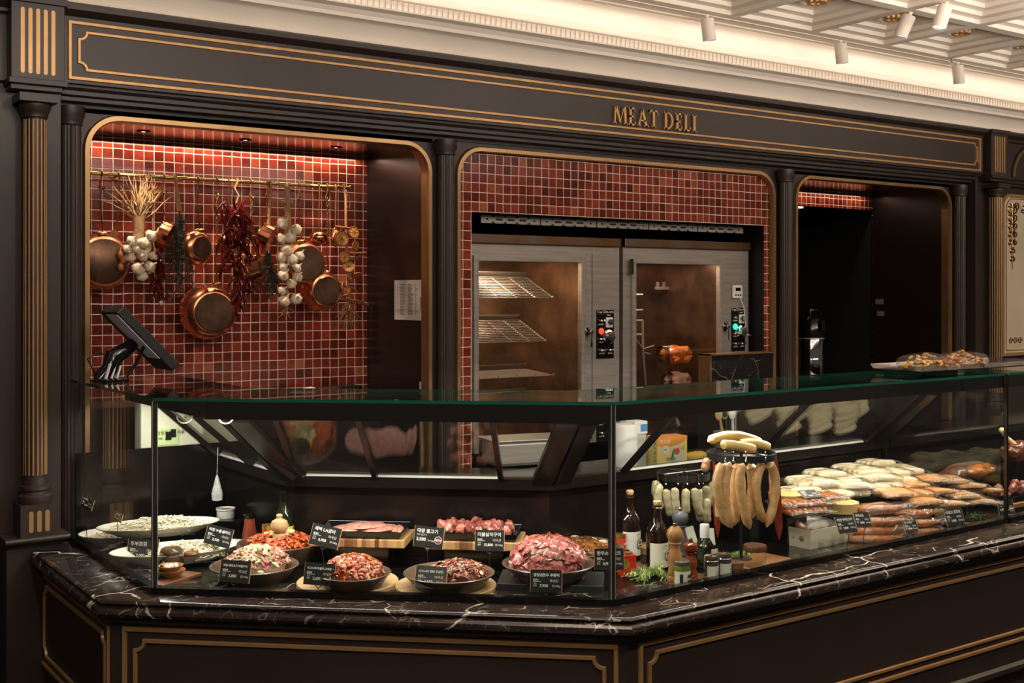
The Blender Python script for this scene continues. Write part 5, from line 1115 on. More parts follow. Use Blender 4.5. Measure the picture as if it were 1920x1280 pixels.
C_, pC, rC = bowl('brown bowl of red chili pork on a round board, second in the front row', 662, 1071, 141, .765, DZ+.018)
heap('marinated_pork', 'steep mound of red chili pork in the bowl on the round board', pC, rC*.82, .066, 430, .012, [MEATO, MEATO, MEATG], 2, .0, (0, 0, 0, 1, 2))
D_, pD, rD = bowl('wide brown bowl half filled with dark beef, third in the front row', 842, 1071, 170, .766, DZ+.018)
heap('marinated_beef', 'low mound of dark red marinated beef in the wide bowl', pD, rD*.64, .046, 360, .012, [MEATD, MEATD, GARLICM, SCALL], 3, .03, (0, 0, 0, 0, 0, 1, 1, 2, 3))
riser('flat dark slate slab under the bowl heaped with pink beef', D(1034, 1097), .36, .20, DZ+.028, DYAW, SLATE, name='slate_slab')
E_, pE, rE = bowl('deep brown bowl heaped with pink beef, last in the front row', 1029, 1053, 174, .785, DZ+.028, rb=.62)
heap('sliced_beef', 'tall mound of thin pink sliced beef with onion at its foot', pE, rE*.80, .098, 150, .012, [MEATP, MEATP, FAT, MEATD, SCALL], 4, -.005, (0, 0, 0, 2, 3, 4), None, .3, sl=(95, .042, (0, 0, 0, 0, 0, 1, 3)))
# behind
B_, pB, rB = bowl('brown bowl of red chili pork topped with garlic, behind the first bowl', 522, 1015, 152, .778, DZ)
heap('marinated_pork', 'mound of red chili pork under a heap of yellow minced garlic', pB, rB*.84, .043, 380, .012, [MEATO, MEATO, GARLICM], 5, .005, (0, 0, 1, 1, 1), topg(.047, .055, 70, 2, .010, 5))
F_, pF, rF = bowl('wide shallow brown plate of soy beef behind the heaped pink beef', 1078, 1022, 180, .765, DZ, name='shallow_plate')
heap('soy_beef', 'glossy brown soy marinated beef on the shallow plate', pF, rF*.72, .028, 160, .012, [MEATB, MEATB], 6, .0, sl=(30, .04, (0,)))
for k, (dx, dy) in enumerate(((.10, .02), (.11, -.03), (-.12, .03), (.07, .09), (-.09, .08))):
    b = B(); b.lathe([(.006, 0), (.007, .012), (.018, .016), (.016, .022), (0, .026)], (pF.x+dx, pF.y+dy, pF.z-.012), 12, M=None); tag(b.build('sliced_mushroom', FAT), 'pale sliced mushroom at the rim of the soy beef plate, %s of five' % ('first', 'second', 'third', 'fourth', 'last')[k], 'mushroom', 'mushrooms on the soy beef plate')
def board_tray(px, py, lab, labt, zt=.805):
    p = at_z(px, py, zt); M = T((p.x, p.y, 0), Matrix.Rotation(DYAW, 4, 'Z'))
    riser('black riser under the %s butcher block' % lab, p, .22, .14, zt-.03, DYAW)
    b = B(); b.box((-.175, -.105, zt-.03), (.175, .105, zt), M=M); 
    t = thing('butcher_block', 'striped end-grain butcher block, %s of the two at the back' % lab, 'board', (p.x, p.y, zt-.03), (0, 0, DYAW), group='butcher blocks'); b = B(); b.box((-.175, -.105, 0), (.175, .105, .03)); b.build('block', BLOCK, t, local=True, smooth=False, bev=.003)
    t = thing('metal_tray', labt, 'tray', (p.x, p.y, zt), (0, 0, DYAW), group='black trays on the butcher blocks'); b = B(); w_, d_, h = .165, .10, .028
    vs = []
    for s, z in ((.92, 0), (1, h), (1.02, h), (.97, h), (.90, .003)): vs += [(-w_*s, -d_*s, z), (w_*s, -d_*s, z), (w_*s, d_*s, z), (-w_*s, d_*s, z)]
    fs = [(0, 3, 2, 1)]+[(4*i+j, 4*i+(j+1) % 4, 4*i+4+(j+1) % 4, 4*i+4+j) for i in range(4) for j in range(4)]+[(16, 17, 18, 19)]
    b.add(vs, fs); b.build('tray', BLACKG, t, local=True, smooth=False, bev=.004); return p, M
p, M = board_tray(682, 1000, 'left', 'black tray of marbled beef slices on the left butcher block')
zt = .805+.006
for k, (x, y, z, rx, ry, yaw, lab) in enumerate(((-.055, .0, .012, .085, .06, 8, 'large marbled beef slice at the left of the left tray'), (.0, .005, .022, .09, .058, -10, 'large marbled beef slice on top in the middle of the left tray'), (.055, -.005, .014, .075, .056, 15, 'darker beef slice overlapping toward the right of the left tray'), (.115, .0, .014, .018, .062, 20, 'narrow rolled beef slice near the right end of the left tray'), (.138, -.01, .014, .017, .06, 12, 'narrow rolled beef slice at the right end of the left tray'))):
    b = B(); b.ell((x, y, zt+z), (rx, ry, .014), 30, 8, M=rotm(0, -4 if k < 3 else 0, yaw), nz=.10, ns=2.6, seed=k+40)
    b.v = [M @ v for v in b.v]; tag(b.build('beef_slice', MEATM, ang=70), lab, 'meat', 'beef slices in the left tray')
p, M = board_tray(893, 1005, 'right', 'black tray of beef cubes on the right butcher block')
protos = []
for i in range(24):
    x = -.135+.27*((i % 8)+.5)/8+rng.uniform(-.012, .012); y = (-.055, .0, .055)[i//8]+rng.uniform(-.012, .012); z = .805+.022+rng.uniform(0, .022)
    if i < 4:
        b = B(); b.ell((0, 0, 0), (.027, .019, .018), 16, 10, nz=.6, ns=1.5, seed=i+70); o = b.build('beef_chunk', MEATR, local=True, ang=55); protos.append(o); tag(o, 'fatty red beef cube piled in the right black tray', 'meat', 'beef cubes in the right tray')
    else: o = protos[i % 4].copy(); C.objects.link(o)
    o.location = M @ Vector((x, y, z)); o.rotation_euler = (rng.uniform(0, 6), rng.uniform(0, 6), rng.uniform(0, 6))
# left end: oval plates of white shreds
def oval(label, cx, cy, rx, ry, zt, zb, yaw, name='oval_plate', m=CREAMC):
    p = at_z(cx, cy, zt); t = thing(name, label, 'plate', (p.x, p.y, zb), (0, 0, yaw), group='oval cream plates'); h = zt-zb; k = ry/rx
    b = B(); b.lathe([(0, 0), (rx*.66, 0), (rx*.7, .005), (rx*.97, h*.92), (rx, h), (rx*.985, h+.002), (rx*.93, h*.88), (rx*.68, .012), (0, .010)], n=56, sy=k); b.build('plate', m, t, local=True)
    b = B(); b.tube([(rx*.995*math.cos(2*math.pi*q/56), rx*.995*k*math.sin(2*math.pi*q/56), h+.001) for q in range(56)], .0017, 4, closed=True); b.build('speckled_rim', mat('rim_brown_speckle', (120, 104, 80), .4, var=.5, scale=90), t, local=True); return p
def shreds(label, p, yaw, rx, ry, h, n, seed, zoff):
    rg = random.Random(seed); b = B(); M = T((p.x, p.y, p.z+zoff), Matrix.Rotation(yaw, 4, 'Z')); b.ell((0, 0, 0), (rx*.9, ry*.9, h*.7), 20, 8)
    for _ in range(n):
        a = rg.uniform(0, 6.28); q = math.sqrt(rg.random()); c = Vector((rx*q*math.cos(a), ry*q*math.sin(a), h*(1-q*q)*rg.uniform(.75, 1.15)+.002)); t_ = rg.uniform(0, 6.28); l = rg.uniform(.012, .028); d = Vector((math.cos(t_), math.sin(t_), rg.uniform(-.35, .35)))*l; s = Vector((-math.sin(t_), math.cos(t_), rg.uniform(-.2, .6)))*l*.5
        b.tube([c-d, c-d*.4+s, c+d*.4+s*rg.uniform(-.5, 1), c+d], .0021, 4)
    b.v = [M @ v for v in b.v]; tag(b.build('white_shreds', NOODLE, ang=80), label, 'food', None, 'stuff')
y1_, y2_, y3_ = R(-12), R(-25), R(-12)
p = oval('long oval cream plate, raised at the back of the left end', 298, 982, .235, .125, .80, .765, y1_); riser('black riser under the raised oval plate', p, .26, .14, .765, y1_); shreds('white shreds heaped along the raised oval plate', p, y1_, .195, .09, .036, 620, 1, -.018)
p = oval('oval cream plate low at the far left, half under the raised plate', 225, 998, .16, .12, .745, DZ, y2_); shreds('white shreds on the low far-left plate', p, y2_, .12, .08, .026, 260, 2, -.024)
p = oval('oval cream plate behind the dark lidded jar', 328, 1028, .235, .13, .752, DZ+.012, y3_); riser('black riser under the oval plate behind the jar', p, .28, .14, DZ+.012, y3_); q = p+Vector((.05*CA, -.05*SA, 0)); shreds('white shreds heaped behind the dark lidded jar', q, y3_, .15, .085, .042, 420, 3, -.024)
# small pots and boards in the left corner
p = D(320, 1088); b = B(); b.box((-.10, -.055, 0), (.10, .055, .012)); o = b.build('wooden_board', WOODD, local=True, smooth=False, bev=.002); o.location = p; o.rotation_euler = (0, 0, R(30)); tag(o, 'thin walnut board under the garlic dish in the left corner', 'board')
p = D(327, 1070); t = thing('onggi_jar', 'dark brown glazed jar with a round lid in the left corner', 'jar', p+Vector((.0, .030, 0))); r = .043
b = B(); b.lathe([(0, 0), (r*.72, 0), (r*.9, .012), (r*1.03, .034), (r*.98, .052), (r*.9, .058)], n=36); b.build('jar', ONGGI, t, local=True)
b = B(); b.lathe([(r*.95, .058), (r*.98, .062), (r*.92, .072), (r*.72, .080), (0, .082)], n=36); b.build('lid', ONGGI, t, local=True)
for k, (px, py, h, lab) in enumerate(((300, 1072, .03, 'small dark cup left of the brown lidded jar, lower one'), (303, 1052, .026, 'small dark cup behind the left side of the brown lidded jar'))):
    p = D(px, py); b = B(); b.lathe([(0, 0), (.019, 0), (.021, h), (.018, h), (.017, .004), (0, .004)], tuple(p+Vector((0, .02, 0))), 22); tag(b.build('small_cup', ONGGI), lab, 'cup', 'small dark cups')
p = at_z(359, 1037, .765); b = B(); b.lathe([(0, -.010), (.026, -.008), (.028, 0), (.024, .006), (0, .009)], tuple(p), 28); tag(b.build('wooden_disc', WOODD), 'brown wooden disc leaning on the plate right of the lidded jar', 'disc')
p = D(321, 1088)+Vector((0, .004, .012)); t = thing('wooden_dish', 'two nested wooden dishes holding white garlic cloves', 'dish', p); r = .050
for z, s in ((0, 1), (.016, .86)): b = B(); b.lathe([(0, z), (r*.5*s, z), (r*.92*s, z+.02), (r*s, z+.026), (r*.94*s, z+.026), (r*.5*s, z+.006), (0, z+.006)], n=36); b.build('dish', WOODT, t, local=True)
for k, (dx, dy) in enumerate(((-.016, -.004), (.002, .004), (.018, .002))):
    b = B(); b.ell(tuple(p+Vector((dx, dy, .036))), (.012, .009, .011), 12, 8, M=rotm(10, 20*k-20, 30*k)); tag(b.build('garlic_clove', WHITEC), 'peeled white garlic clove in the wooden dish, %s of three' % ('left', 'middle', 'right')[k], 'garlic', 'garlic cloves in the dish')
def leafplant(label, p, n, l, seed, m=LEAF, name='leaf_sprig'):
    rg = random.Random(seed); b = B()
    for i in range(n):
        a = rg.uniform(0, 6.28); e = rg.uniform(.1, 1.1); d = Vector((math.cos(a)*math.cos(e), math.sin(a)*math.cos(e), math.sin(e)))*l*rg.uniform(.6, 1.1); s = d.cross(Vector((0, 0, 1))).normalized()*l*.22; o = Vector(p)+Vector((rg.uniform(-.012, .012), rg.uniform(-.012, .012), .004)); up = Vector((0, 0, l*.06))
        b.add([o, o+d*.35+s, o+d*.75+s*.7, o+d, o+d*.75-s*.7, o+d*.35-s, o+d*.5-up], [(0, 1, 6), (1, 2, 6), (2, 3, 6), (3, 4, 6), (4, 5, 6), (5, 0, 6)])
    return tag(b.build(name, m), label, 'leaves')
leafplant('small sprig of green leaves at the left glass corner', D(286, 1092)+Vector((.03, .02, .012)), 16, .05, 3)
def needles(label, p, n, l, seed, dirs, m=HERB, name='rosemary_sprig', nl=.020, kind=None, spread=.3):
    rg = random.Random(seed); b = B()
    for i in range(n):
        a = rg.choice(dirs)+rg.uniform(-spread, spread); pts = [Vector(p)+Vector((rg.uniform(-.02, .02), rg.uniform(-.02, .02), .008))]; z = rg.uniform(.1, .7)
        for q in range(6): a += rg.uniform(-.2, .2); pts.append(pts[-1]+Vector((math.cos(a), math.sin(a), z*rg.uniform(-.2, .9)*(1 if q < 3 else -.4)))*(l*rg.uniform(.7, 1.1)/6)); pts[-1].z = max(pts[-1].z, p.z+.006)
        b.tube(pts, .0013, 4)
        for q in range(1, 7):
            for _ in range(9):
                d = Vector((rg.uniform(-1, 1), rg.uniform(-1, 1), rg.uniform(-.3, 1))).normalized()*nl*rg.uniform(.7, 1.2); o = pts[q-1].lerp(pts[q], rg.random()); s = d.cross(Vector((.3, .2, 1))).normalized()*.0014; b.add([o-s, o+d*.5-s, o+d, o+d*.5+s, o+s], [(0, 1, 2, 3, 4)])
    return tag(b.build(name, m), label, 'herb', None, kind)
needles('low bank of green dill between the jar and the first bowl', D(388, 1052)+Vector((0, .02, 0)), 34, .12, 4, (0, 3.1, -.4, .5, 2.7), DILL, 'dill', .014, None, .5)
# ramekin, sauces and bottles behind
p = D(433, 1003); riser('black stand under the white ramekin', p+Vector((0, .05, 0)), .16, .12, .76, DYAW)
t = thing('ramekin', 'white ribbed ramekin of dark seasoning at the back of the left corner', 'ramekin', (p.x, p.y+.06, .76)); b = B(); r = .037
b.lathe([(0, 0), (r*.92, 0), (r, .004), (r*1.0, .034), (r*1.08, .036), (r*1.08, .042), (r*.98, .042), (r*.95, .012), (0, .012)], n=40); b.build('ramekin', WHITEC, t, local=True)
b = B(); b.lathe([(r*.95, .034), (0, .038)], n=24); b.build('seasoning', mat('dark_seasoning', (66, 24, 14), .6, var=.4, scale=90), t, local=True)
def bottle(name, label, p, prof, m, parts, cat='bottle', n=30):
    t = thing(name, label, cat, p); b = B(); b.lathe(prof, n=n); b.build('bottle' if cat == 'bottle' else 'jar', m, t, local=True)
    for nm, pr, mm in parts: b = B(); b.lathe(pr, n=n); b.build(nm, mm, t, local=True)
    return t
GREENB = mat('dark_green_glass', (24, 28, 12), .06, coat=.5); BROWNB = mat('dark_brown_glass', (30, 15, 9), .05, coat=.6); CORK = mat('pale_cork', (212, 176, 120), .7); LABW = mat('off_white_label', (224, 218, 204), .6); RED = mat('red_tin', (190, 34, 22), .35); REDL = mat('orange_red_label', (212, 62, 34), .5); GOLDL = mat('gold_lid', (200, 160, 80), .3, .9)
SAUCE = mat('red_brown_sauce', (128, 58, 40), .15, var=.2, scale=20, coat=.4)
p = D(468, 1030); bottle('sauce_bottle', 'clear bottle of red-brown sauce with a black cap, left of the garlic-topped bowl', p, [(0, 0), (.030, 0), (.031, .01), (.030, .06), (.022, .10), (.0205, .125), (0, .125)], SAUCE, [('cap', [(.023, .125), (.024, .128), (.024, .142), (0, .143)], BLACKG)])
h_ = hit(GP, 1, 502, 1000, .50); p = SP(GP, 1, h_[0], .50, .745); riser('black riser under the small red jar', p, .06, .06, .745, DYAW); bottle('spice_jar', 'small jar of red paste with a gold lid behind the garlic-topped bowl', p, [(0, 0), (.021, 0), (.021, .075), (0, .075)], REDL, [('lid', [(.022, .075), (.022, .092), (0, .093)], GOLDL)], 'jar')
h_ = hit(GP, 1, 524, 1000, .44); p = SP(GP, 1, h_[0], .44, DZ+.04); riser('black riser under the pale mill', p, .07, .07, DZ+.04, DYAW); t = thing('pepper_mill', 'pale wooden pepper mill with a round head behind the garlic-topped bowl', 'mill', p, group='pepper mills')
b = B(); b.lathe([(0, 0), (.028, 0), (.024, .02), (.020, .05), (.026, .076), (.024, .082)], n=30); b.build('body', WOODL, t, local=True)
b = B(); b.lathe([(.015, .082), (.03, .095), (.034, .110), (.028, .126), (.010, .136), (.010, .140), (.0115, .147), (.008, .152), (0, .153)], n=30); b.build('head', WOODL, t, local=True)
h_ = hit(GP, 1, 532, 990, .54); p = SP(GP, 1, h_[0], .54, DZ+.02); riser('black riser under the olive oil bottle', p, .09, .09, DZ+.02, DYAW); bottle('oil_bottle', 'dark olive oil bottle with a yellow label behind the pale mill', p, [(0, 0), (.034, 0), (.036, .006), (.036, .14), (.026, .165), (.016, .18), (.0145, .235), (0, .236)], GREENB, [('yellow_label', [(.0366, .04), (.0366, .11)], mat('yellow_label', (206, 190, 60), .6)), ('neck_foil', [(.0155, .20), (.0155, .236), (0, .237)], BLACKG)])
b = B(); p0 = D(430, 1052); M = T(p0+Vector((.02, .05, .01)))
for i in range(3): b.ell((.02*i-.02, .02*i, .012*i), (.06, .05, .016), 16, 8, M=M @ rotm(0, 0, 40*i), nz=.35, ns=2.5, seed=i) if False else b.ell(tuple(p0+Vector((.02*i, .05+.02*i, .02+.012*i))), (.055, .045, .018), 18, 9, nz=.3, ns=2.4, seed=i)
tag(b.build('plastic_sheet', FILMB), 'crumpled pale plastic wrap between the oval plate and the bowls', 'wrap')
p = at_y(407, 915, 4.35); b = B(); b.lathe([(.004, .05), (.012, .02), (.022, -.02), (.02, -.045), (0, -.05)], tuple(p), 10); b.tube([tuple(p+Vector((0, 0, .05))), tuple(p+Vector((.004, 0, .16)))], .0012, 4); tag(b.build('plastic_bag', FILMW, ang=10), 'small clear plastic bag hanging inside the left rear of the case', 'bag')
# price tags
def price_tag(label, cx, cy, wpx, yaw, place, lines, tilt=14, roll=0, badge=False, stake=True, zfoot=DZ):
    p = place(cx, cy); s = wpx*ppm(p)/.104/max(.35, abs(math.cos(yaw-(-YAW)))) ; s = min(s, 1.25)
    t = thing('price_tag', label, 'price tag', p, (R(-tilt), R(roll), yaw), group='handwritten price tags'); w_, h = .052*s, .037*s
    b = B(); b.box((-w_, -.0015, -h), (w_, .0015, h)); b.build('board', TAGB, t, local=True, smooth=False)
    b = B(); b.box((w_, -.0016, -h), (w_+.0016, .0016, h)); b.box((-w_-.0012, -.0016, -h), (-w_, .0016, h)); b.build('edge', TAGE, t, local=True, smooth=False)
    ttl, org, price = lines; y = -.0017; n = max(1, len(ttl))
    text('title', ttl, min(.0155*s, 1.85*w_/n/.92), (-w_*.84, y, h*.42), TXT, t, bold=.0003)
    if badge:
        text('origin', org, .0075*s, (-w_*.84, y, h*.12), TXT, t); text('price', price, .0155*s, (-w_*.84, y, -h*.36), TXT, t, bold=.0004); text('unit', '원/100g', .007*s, (-w_*.06, y, -h*.36), TXT, t)
        b = B(); b.lathe([(.0125*s, 0), (0, .0003)], n=26, M=T((w_*.66, y, -h*.2), rotm(90))); bd = b.build('new_badge', mat('plum_badge', (122, 62, 78), .5), t, local=True, smooth=False)
        b = B(); b.tube([(w_*.66+.0128*s*math.cos(R(q)), y, -h*.2+.0128*s*math.sin(R(q))) for q in range(0, 360, 15)], .0007, 4, closed=True); b.build('badge_ring', PAPER, bd, local=True)
        o = text('badge_text', 'NEW', .0105*s, (w_*.66, y-.0006, -h*.2-.0036*s), TXT, bd, align='CENTER', bold=.0003)
    else:
        text('origin', '원산지', .0065*s, (-w_*.84, y, h*.04), TXT, t, bold=.0003); b = B(); b.box((-w_*.84, y-.0002, -h*.06), (-w_*.30, y, -h*.02)); b.build('underline', TXT, t, local=True, smooth=False)
        text('origin', org, .011*s, (w_*.22, y, -h*.08), TXT, t); text('origin', '가격\n용량', .0065*s, (-w_*.84, y, -h*.30), TXT, t); text('price', price, .0128*s, (-w_*.42, y, -h*.52), TXT, t, bold=.0003); text('unit', '원/100g', .0088*s, (w_*.38, y, -h*.50), TXT, t)
    if stake:
        inv = (Matrix.Rotation(yaw, 4, 'Z') @ Matrix.Rotation(R(roll), 4, 'Y') @ Matrix.Rotation(R(-tilt), 4, 'X')).inverted(); f = inv @ Vector((0, 0, zfoot-p.z)); lo = Vector((0, .001, -h*1.25))
        b = B(); b.tube([(-w_*.22, .001, -h*.74), (-w_*.2, .002, -h*1.04), lo], .0016, 5); b.tube([(w_*.22, .001, -h*.74), (w_*.2, .002, -h*1.04), lo], .0016, 5)
        for q in (-.22, .22): b.lathe([(.003, 0), (0, .001)], n=8, M=T((w_*q, -.002, -h*.72), rotm(90)))
        if (f-lo).length > .004 and f.z < lo.z: b.tube([lo, f], .0014, 5)
        b.build('wire_stake', BLACK, t, local=True)
    return t
def onseg(i, o): return lambda px, py: (lambda h: SP(GP, i, h[0], o, h[1]))(hit(GP, i, px, py, o))
def onz(z): return lambda px, py: at_z(px, py, z)
LY = R(-78)
price_tag('price tag leaning at the far left over the low oval plate', 164, 943, 26, R(-62), onz(.885), ('무생채', '국내산', '1,900'), 10, 14)
price_tag('price tag standing edge-on in front of the raised oval plate', 222, 969, 18, R(-72), onz(.85), ('도라지무침', '국내산', '2,500'), 10, 12)
price_tag('price tag seen through the left glass corner joint', 268, 1032, 60, R(-44), onz(.745), ('두부조림', '국내산', '2,000'), 10)
price_tag('price tag on a wire in front of the shreds, over the dill', 410, 1005, 50, DYAW, onz(.80), ('러빙 누들샐러드', '국내산', '2,500'), 12, 12)
price_tag('price tag against the first bowl of pale garlic pork', 441, 1071, 57, DYAW, onseg(1, .018), ('러빙 돼지고기 바질구이', '국내산', '2,800'), 14, 3)
price_tag('price tag against the bowl of red chili pork on the round board', 599, 1076, 57, DYAW, onseg(1, .018), ('시그니처 주물럭 고추장', '국내산', '2,600'), 12, 3)
price_tag('price tag tilted at the left end of the left butcher block', 610, 1005, 55, DYAW, onseg(1, .34), ('새벽 LA갈비', '미국산', '6,900'), 12, 12)
price_tag('price tag with a round NEW badge between the two butcher blocks', 804, 1007, 55, DYAW, onseg(1, .34), ('대왕 불고기', '한우 불고기', '3,500'), 10, 5, True)
price_tag('price tag at the right end of the right butcher block', 918, 1013, 54, DYAW, onseg(1, .34), ('더블살치구이', '미국산', '15,800'), 10)
price_tag('pale glaring price tag against the wide bowl of dark beef', 808, 1082, 58, DYAW, onseg(1, .018), ('시그니처 양념 우삼겹', '미국산', '3,500'), 24, 2)
price_tag('price tag in front of the heaped pink beef on slate', 1024, 1089, 58, DYAW, onseg(1, .018), ('생양념한우 주물럭', '국내산', '7,900'), 8)
price_tag('price tag half behind the right glass corner joint', 1142, 1048, 55, R(-32), onseg(1, .22), ('한우스테이크', '미국산', '8,900'), 8)
price_tag('left price tag of the two in front of the white bin', 1586, 983, 40, R(-8), onseg(2, .05), ('하얀 부어스트', '국내산', '3,500'), 26, 0)
price_tag('right price tag of the two between white bin and ring sausages', 1617, 974, 34, R(-8), onseg(2, .07), ('부어스트', '국내산', '3,000'), 26, 4)
price_tag('price tag in front of the right stack of ring sausages', 1707, 986, 30, R(-8), onseg(2, .06), ('링 소시지', '국내산', '4,500'), 22, 2)
price_tag('price tag below the frankfurter packs on the round box', 1789, 969, 40, R(-8), onseg(2, .08), ('프랑크 소시지', '국내산', '2,900'), 20)
price_tag('price tag with a NEW badge in the neighbouring case', 1886, 951, 36, R(-8), lambda px, py: at_y(px, py, 3.05), ('바비큐', '로스트', '6,900'), 14, 0, True)
price_tag('small black tag lying on the brown smoked sausages', 1519, 926, 36, R(-10), lambda px, py: at_y(px, py, 3.10), ('훈제', '국내산', '3,900'), 70, 0, False, False)
# ------------------------------------------------------------------ right-hand face: bottles, mills, jars, sausages
def place(px, py, back=.0): q = D(px, py); return q+Vector((0, back, 0))
def beer(label, px, py, h):
    p = place(px, py); r = .0405; t = thing('beer_bottle', label, 'bottle', p, group='corked brown beer bottles')
    b = B(); b.lathe([(0, .006), (r*.8, 0), (r, .006), (r, h*.52), (r*.93, h*.585), (r*.62, h*.665), (r*.42, h*.73), (.0145, h*.80), (.0135, h*.90), (.016, h*.905), (.016, h*.925), (.013, h*.93), (0, h*.93)], n=36); b.build('bottle', BROWNB, t, local=True)
    b = B(); b.lathe([(.0115, h*.93), (.0145, h*.955), (.0145, h*.985), (.008, h), (0, h)], n=20); b.build('cork', CORK, t, local=True)
    b = B()
    for k in range(4): a = math.pi/4+k*math.pi/2; b.tube([(.0175*math.cos(a), .0175*math.sin(a), h*.895), (.0165*math.cos(a), .0165*math.sin(a), h*.96), (.009*math.cos(a), .009*math.sin(a), h*1.003), (0, 0, h*1.004)], .0009, 4)
    b.tube([(.0178*math.cos(2*math.pi*q/20), .0178*math.sin(2*math.pi*q/20), h*.897) for q in range(20)], .0010, 4, closed=True); b.build('wire_cage', BRASS, t, local=True)
    a0, a1 = R(190), R(345); n = 16; vs = [((r+.0005)*math.cos(a0+(a1-a0)*i/n), (r+.0005)*math.sin(a0+(a1-a0)*i/n), z) for z in (.012, h*.40) for i in range(n+1)]
    b = B(); b.add(vs, [(i, i+1, n+2+i, n+1+i) for i in range(n)]); lb = b.build('label', LABW, t, local=True)
    am = R(292); c = Vector((math.cos(am), math.sin(am), 0)); u = Vector((-math.sin(am), math.cos(am), 0)); o = c*(r+.0016); 
    hexa = lambda s: [o+u*x*s+Vector((0, 0, h*.22+z*s)) for x, z in ((-1, .75), (0, 1.0), (1, .75), (1, -.55), (0, -1.15), (-1, -.55))]
    b = B(); b.prism(hexa(.0185), c*.0006); b.prism([q+c*.0007 for q in hexa(.0158)], c*.0005, 1); b.build('crest', [mat('crest_brown', (70, 40, 24), .6), LABW], lb, local=True, smooth=False)
    b = B()
    for dx in (-.007, 0, .007): b.box((-.0026, 0, 0), (.0026, .0006, .012), M=Matrix.Translation(o+c*.0016+u*dx+Vector((0, 0, h*.22-.001))) @ Matrix.Rotation(am+R(90), 4, 'Z'))
    b.build('crest_mark', mat('crest_brown', (70, 40, 24), .6), lb, local=True, smooth=False)
    text('label_text', 'CHIMAY', .0068, tuple(o+c*.0018+Vector((0, 0, h*.22-.010))), TXTB, lb, rot=(R(90), 0, am+R(90)), align='CENTER', bold=.0002); text('label_text', 'TRIPLE', .005, tuple(o+c*.0006-u*.013+Vector((0, 0, h*.36))), TXTB, lb, rot=(R(90), 0, am+R(90)), align='CENTER')
    return t
beer('corked dark beer bottle standing further back at the case corner', 1181, 1044, .258); beer('corked dark beer bottle in front, right of the red tin', 1232, 1066, .252)
def mill(label, px, py, prof, m, knob, cut, back=0):
    p = place(px, py, back); t = thing('pepper_mill', label, 'mill', p, group='pepper mills'); b = B(); b.lathe([q for q in prof if q[1] <= cut], n=34); b.build('body', m, t, local=True)
    b = B(); b.lathe([q for q in prof if q[1] >= cut], n=34); b.build('head', m, t, local=True); z = prof[-1][1]
    b = B(); b.lathe([(.005, z-.001), (.008, z+.002), (.0085, z+.010), (.006, z+.014), (0, z+.014)], n=16); b.build('knob', knob, t, local=True)
mp = lambda s, h: [(0, 0), (.030*s, 0), (.030*s, .02*h), (.027*s, .035*h), (.030*s, .06*h), (.029*s, .12*h), (.025*s, .15*h), (.028*s, .18*h), (.023*s, .30*h), (.028*s, .42*h), (.026*s, .50*h), (.020*s, .60*h), (.018*s, .66*h), (.022*s, .70*h), (.024*s, .715*h), (.017*s, .735*h), (.026*s, .78*h), (.031*s, .86*h), (.028*s, .94*h), (.016*s, 1.0*h), (0, 1.0*h)]
mill('tall pale olive-wood pepper mill behind the pesto jar', 1273, 1096, mp(.93, .198), WOODM, CHROME, .735*.198, .02)
mill('red-brown glossy pepper mill right of the tall pale mill', 1302, 1088, mp(.90, .132), WOODR, CHROME, .735*.132, .02)
mill('grey pepper mill behind the red-brown one', 1293, 1060, mp(1.0, .195), mat('grey_lacquer', (92, 94, 96), .35), CHROME, .735*.195, .05)
p = place(1288, 1098, .03); t = thing('pesto_jar', 'glass jar of green pesto with a black printed white label', 'jar', p); r = .0325
b = B(); b.lathe([(0, 0), (r*.95, 0), (r, .004), (r, .062), (r*.88, .070), (0, .070)], n=34); b.build('jar', mat('pesto_behind_glass', (96, 110, 40), .12, var=.3, scale=60, coat=.6), t, local=True)
b = B(); b.lathe([(r*.93, .068), (r*.96, .070), (r*.96, .082), (r*.9, .084), (0, .084)], n=34); b.build('lid', mat('silver_lid', (150, 146, 140), .3, .8), t, local=True)
n = 16; a0, a1 = R(185), R(350); b = B(); vs = [((r+.0005)*math.cos(a0+(a1-a0)*i/n), (r+.0005)*math.sin(a0+(a1-a0)*i/n), z) for z in (.004, .050) for i in range(n+1)]; b.add(vs, [(i, i+1, n+2+i, n+1+i) for i in range(n)]); lb = b.build('label', LABW, t, local=True)
am = R(296); text('label_text', 'Matán\nPesto G', .0165, (r*1.06*math.cos(am), r*1.06*math.sin(am), .029), TXTB, lb, rot=(R(90), 0, am+R(90)), align='CENTER', bold=.0006)
b = B(); 
for i in range(7): a = R(222)+.05*i; M = T((r*1.02*math.cos(a), r*1.02*math.sin(a), .027), Matrix.Rotation(a, 4, 'Z')); b.box((0, -.0008-.0006*(i % 2), -.014), (.0004, .0008, .014), M=M)
b.build('barcode', TXTB, lb, local=True, smooth=False)
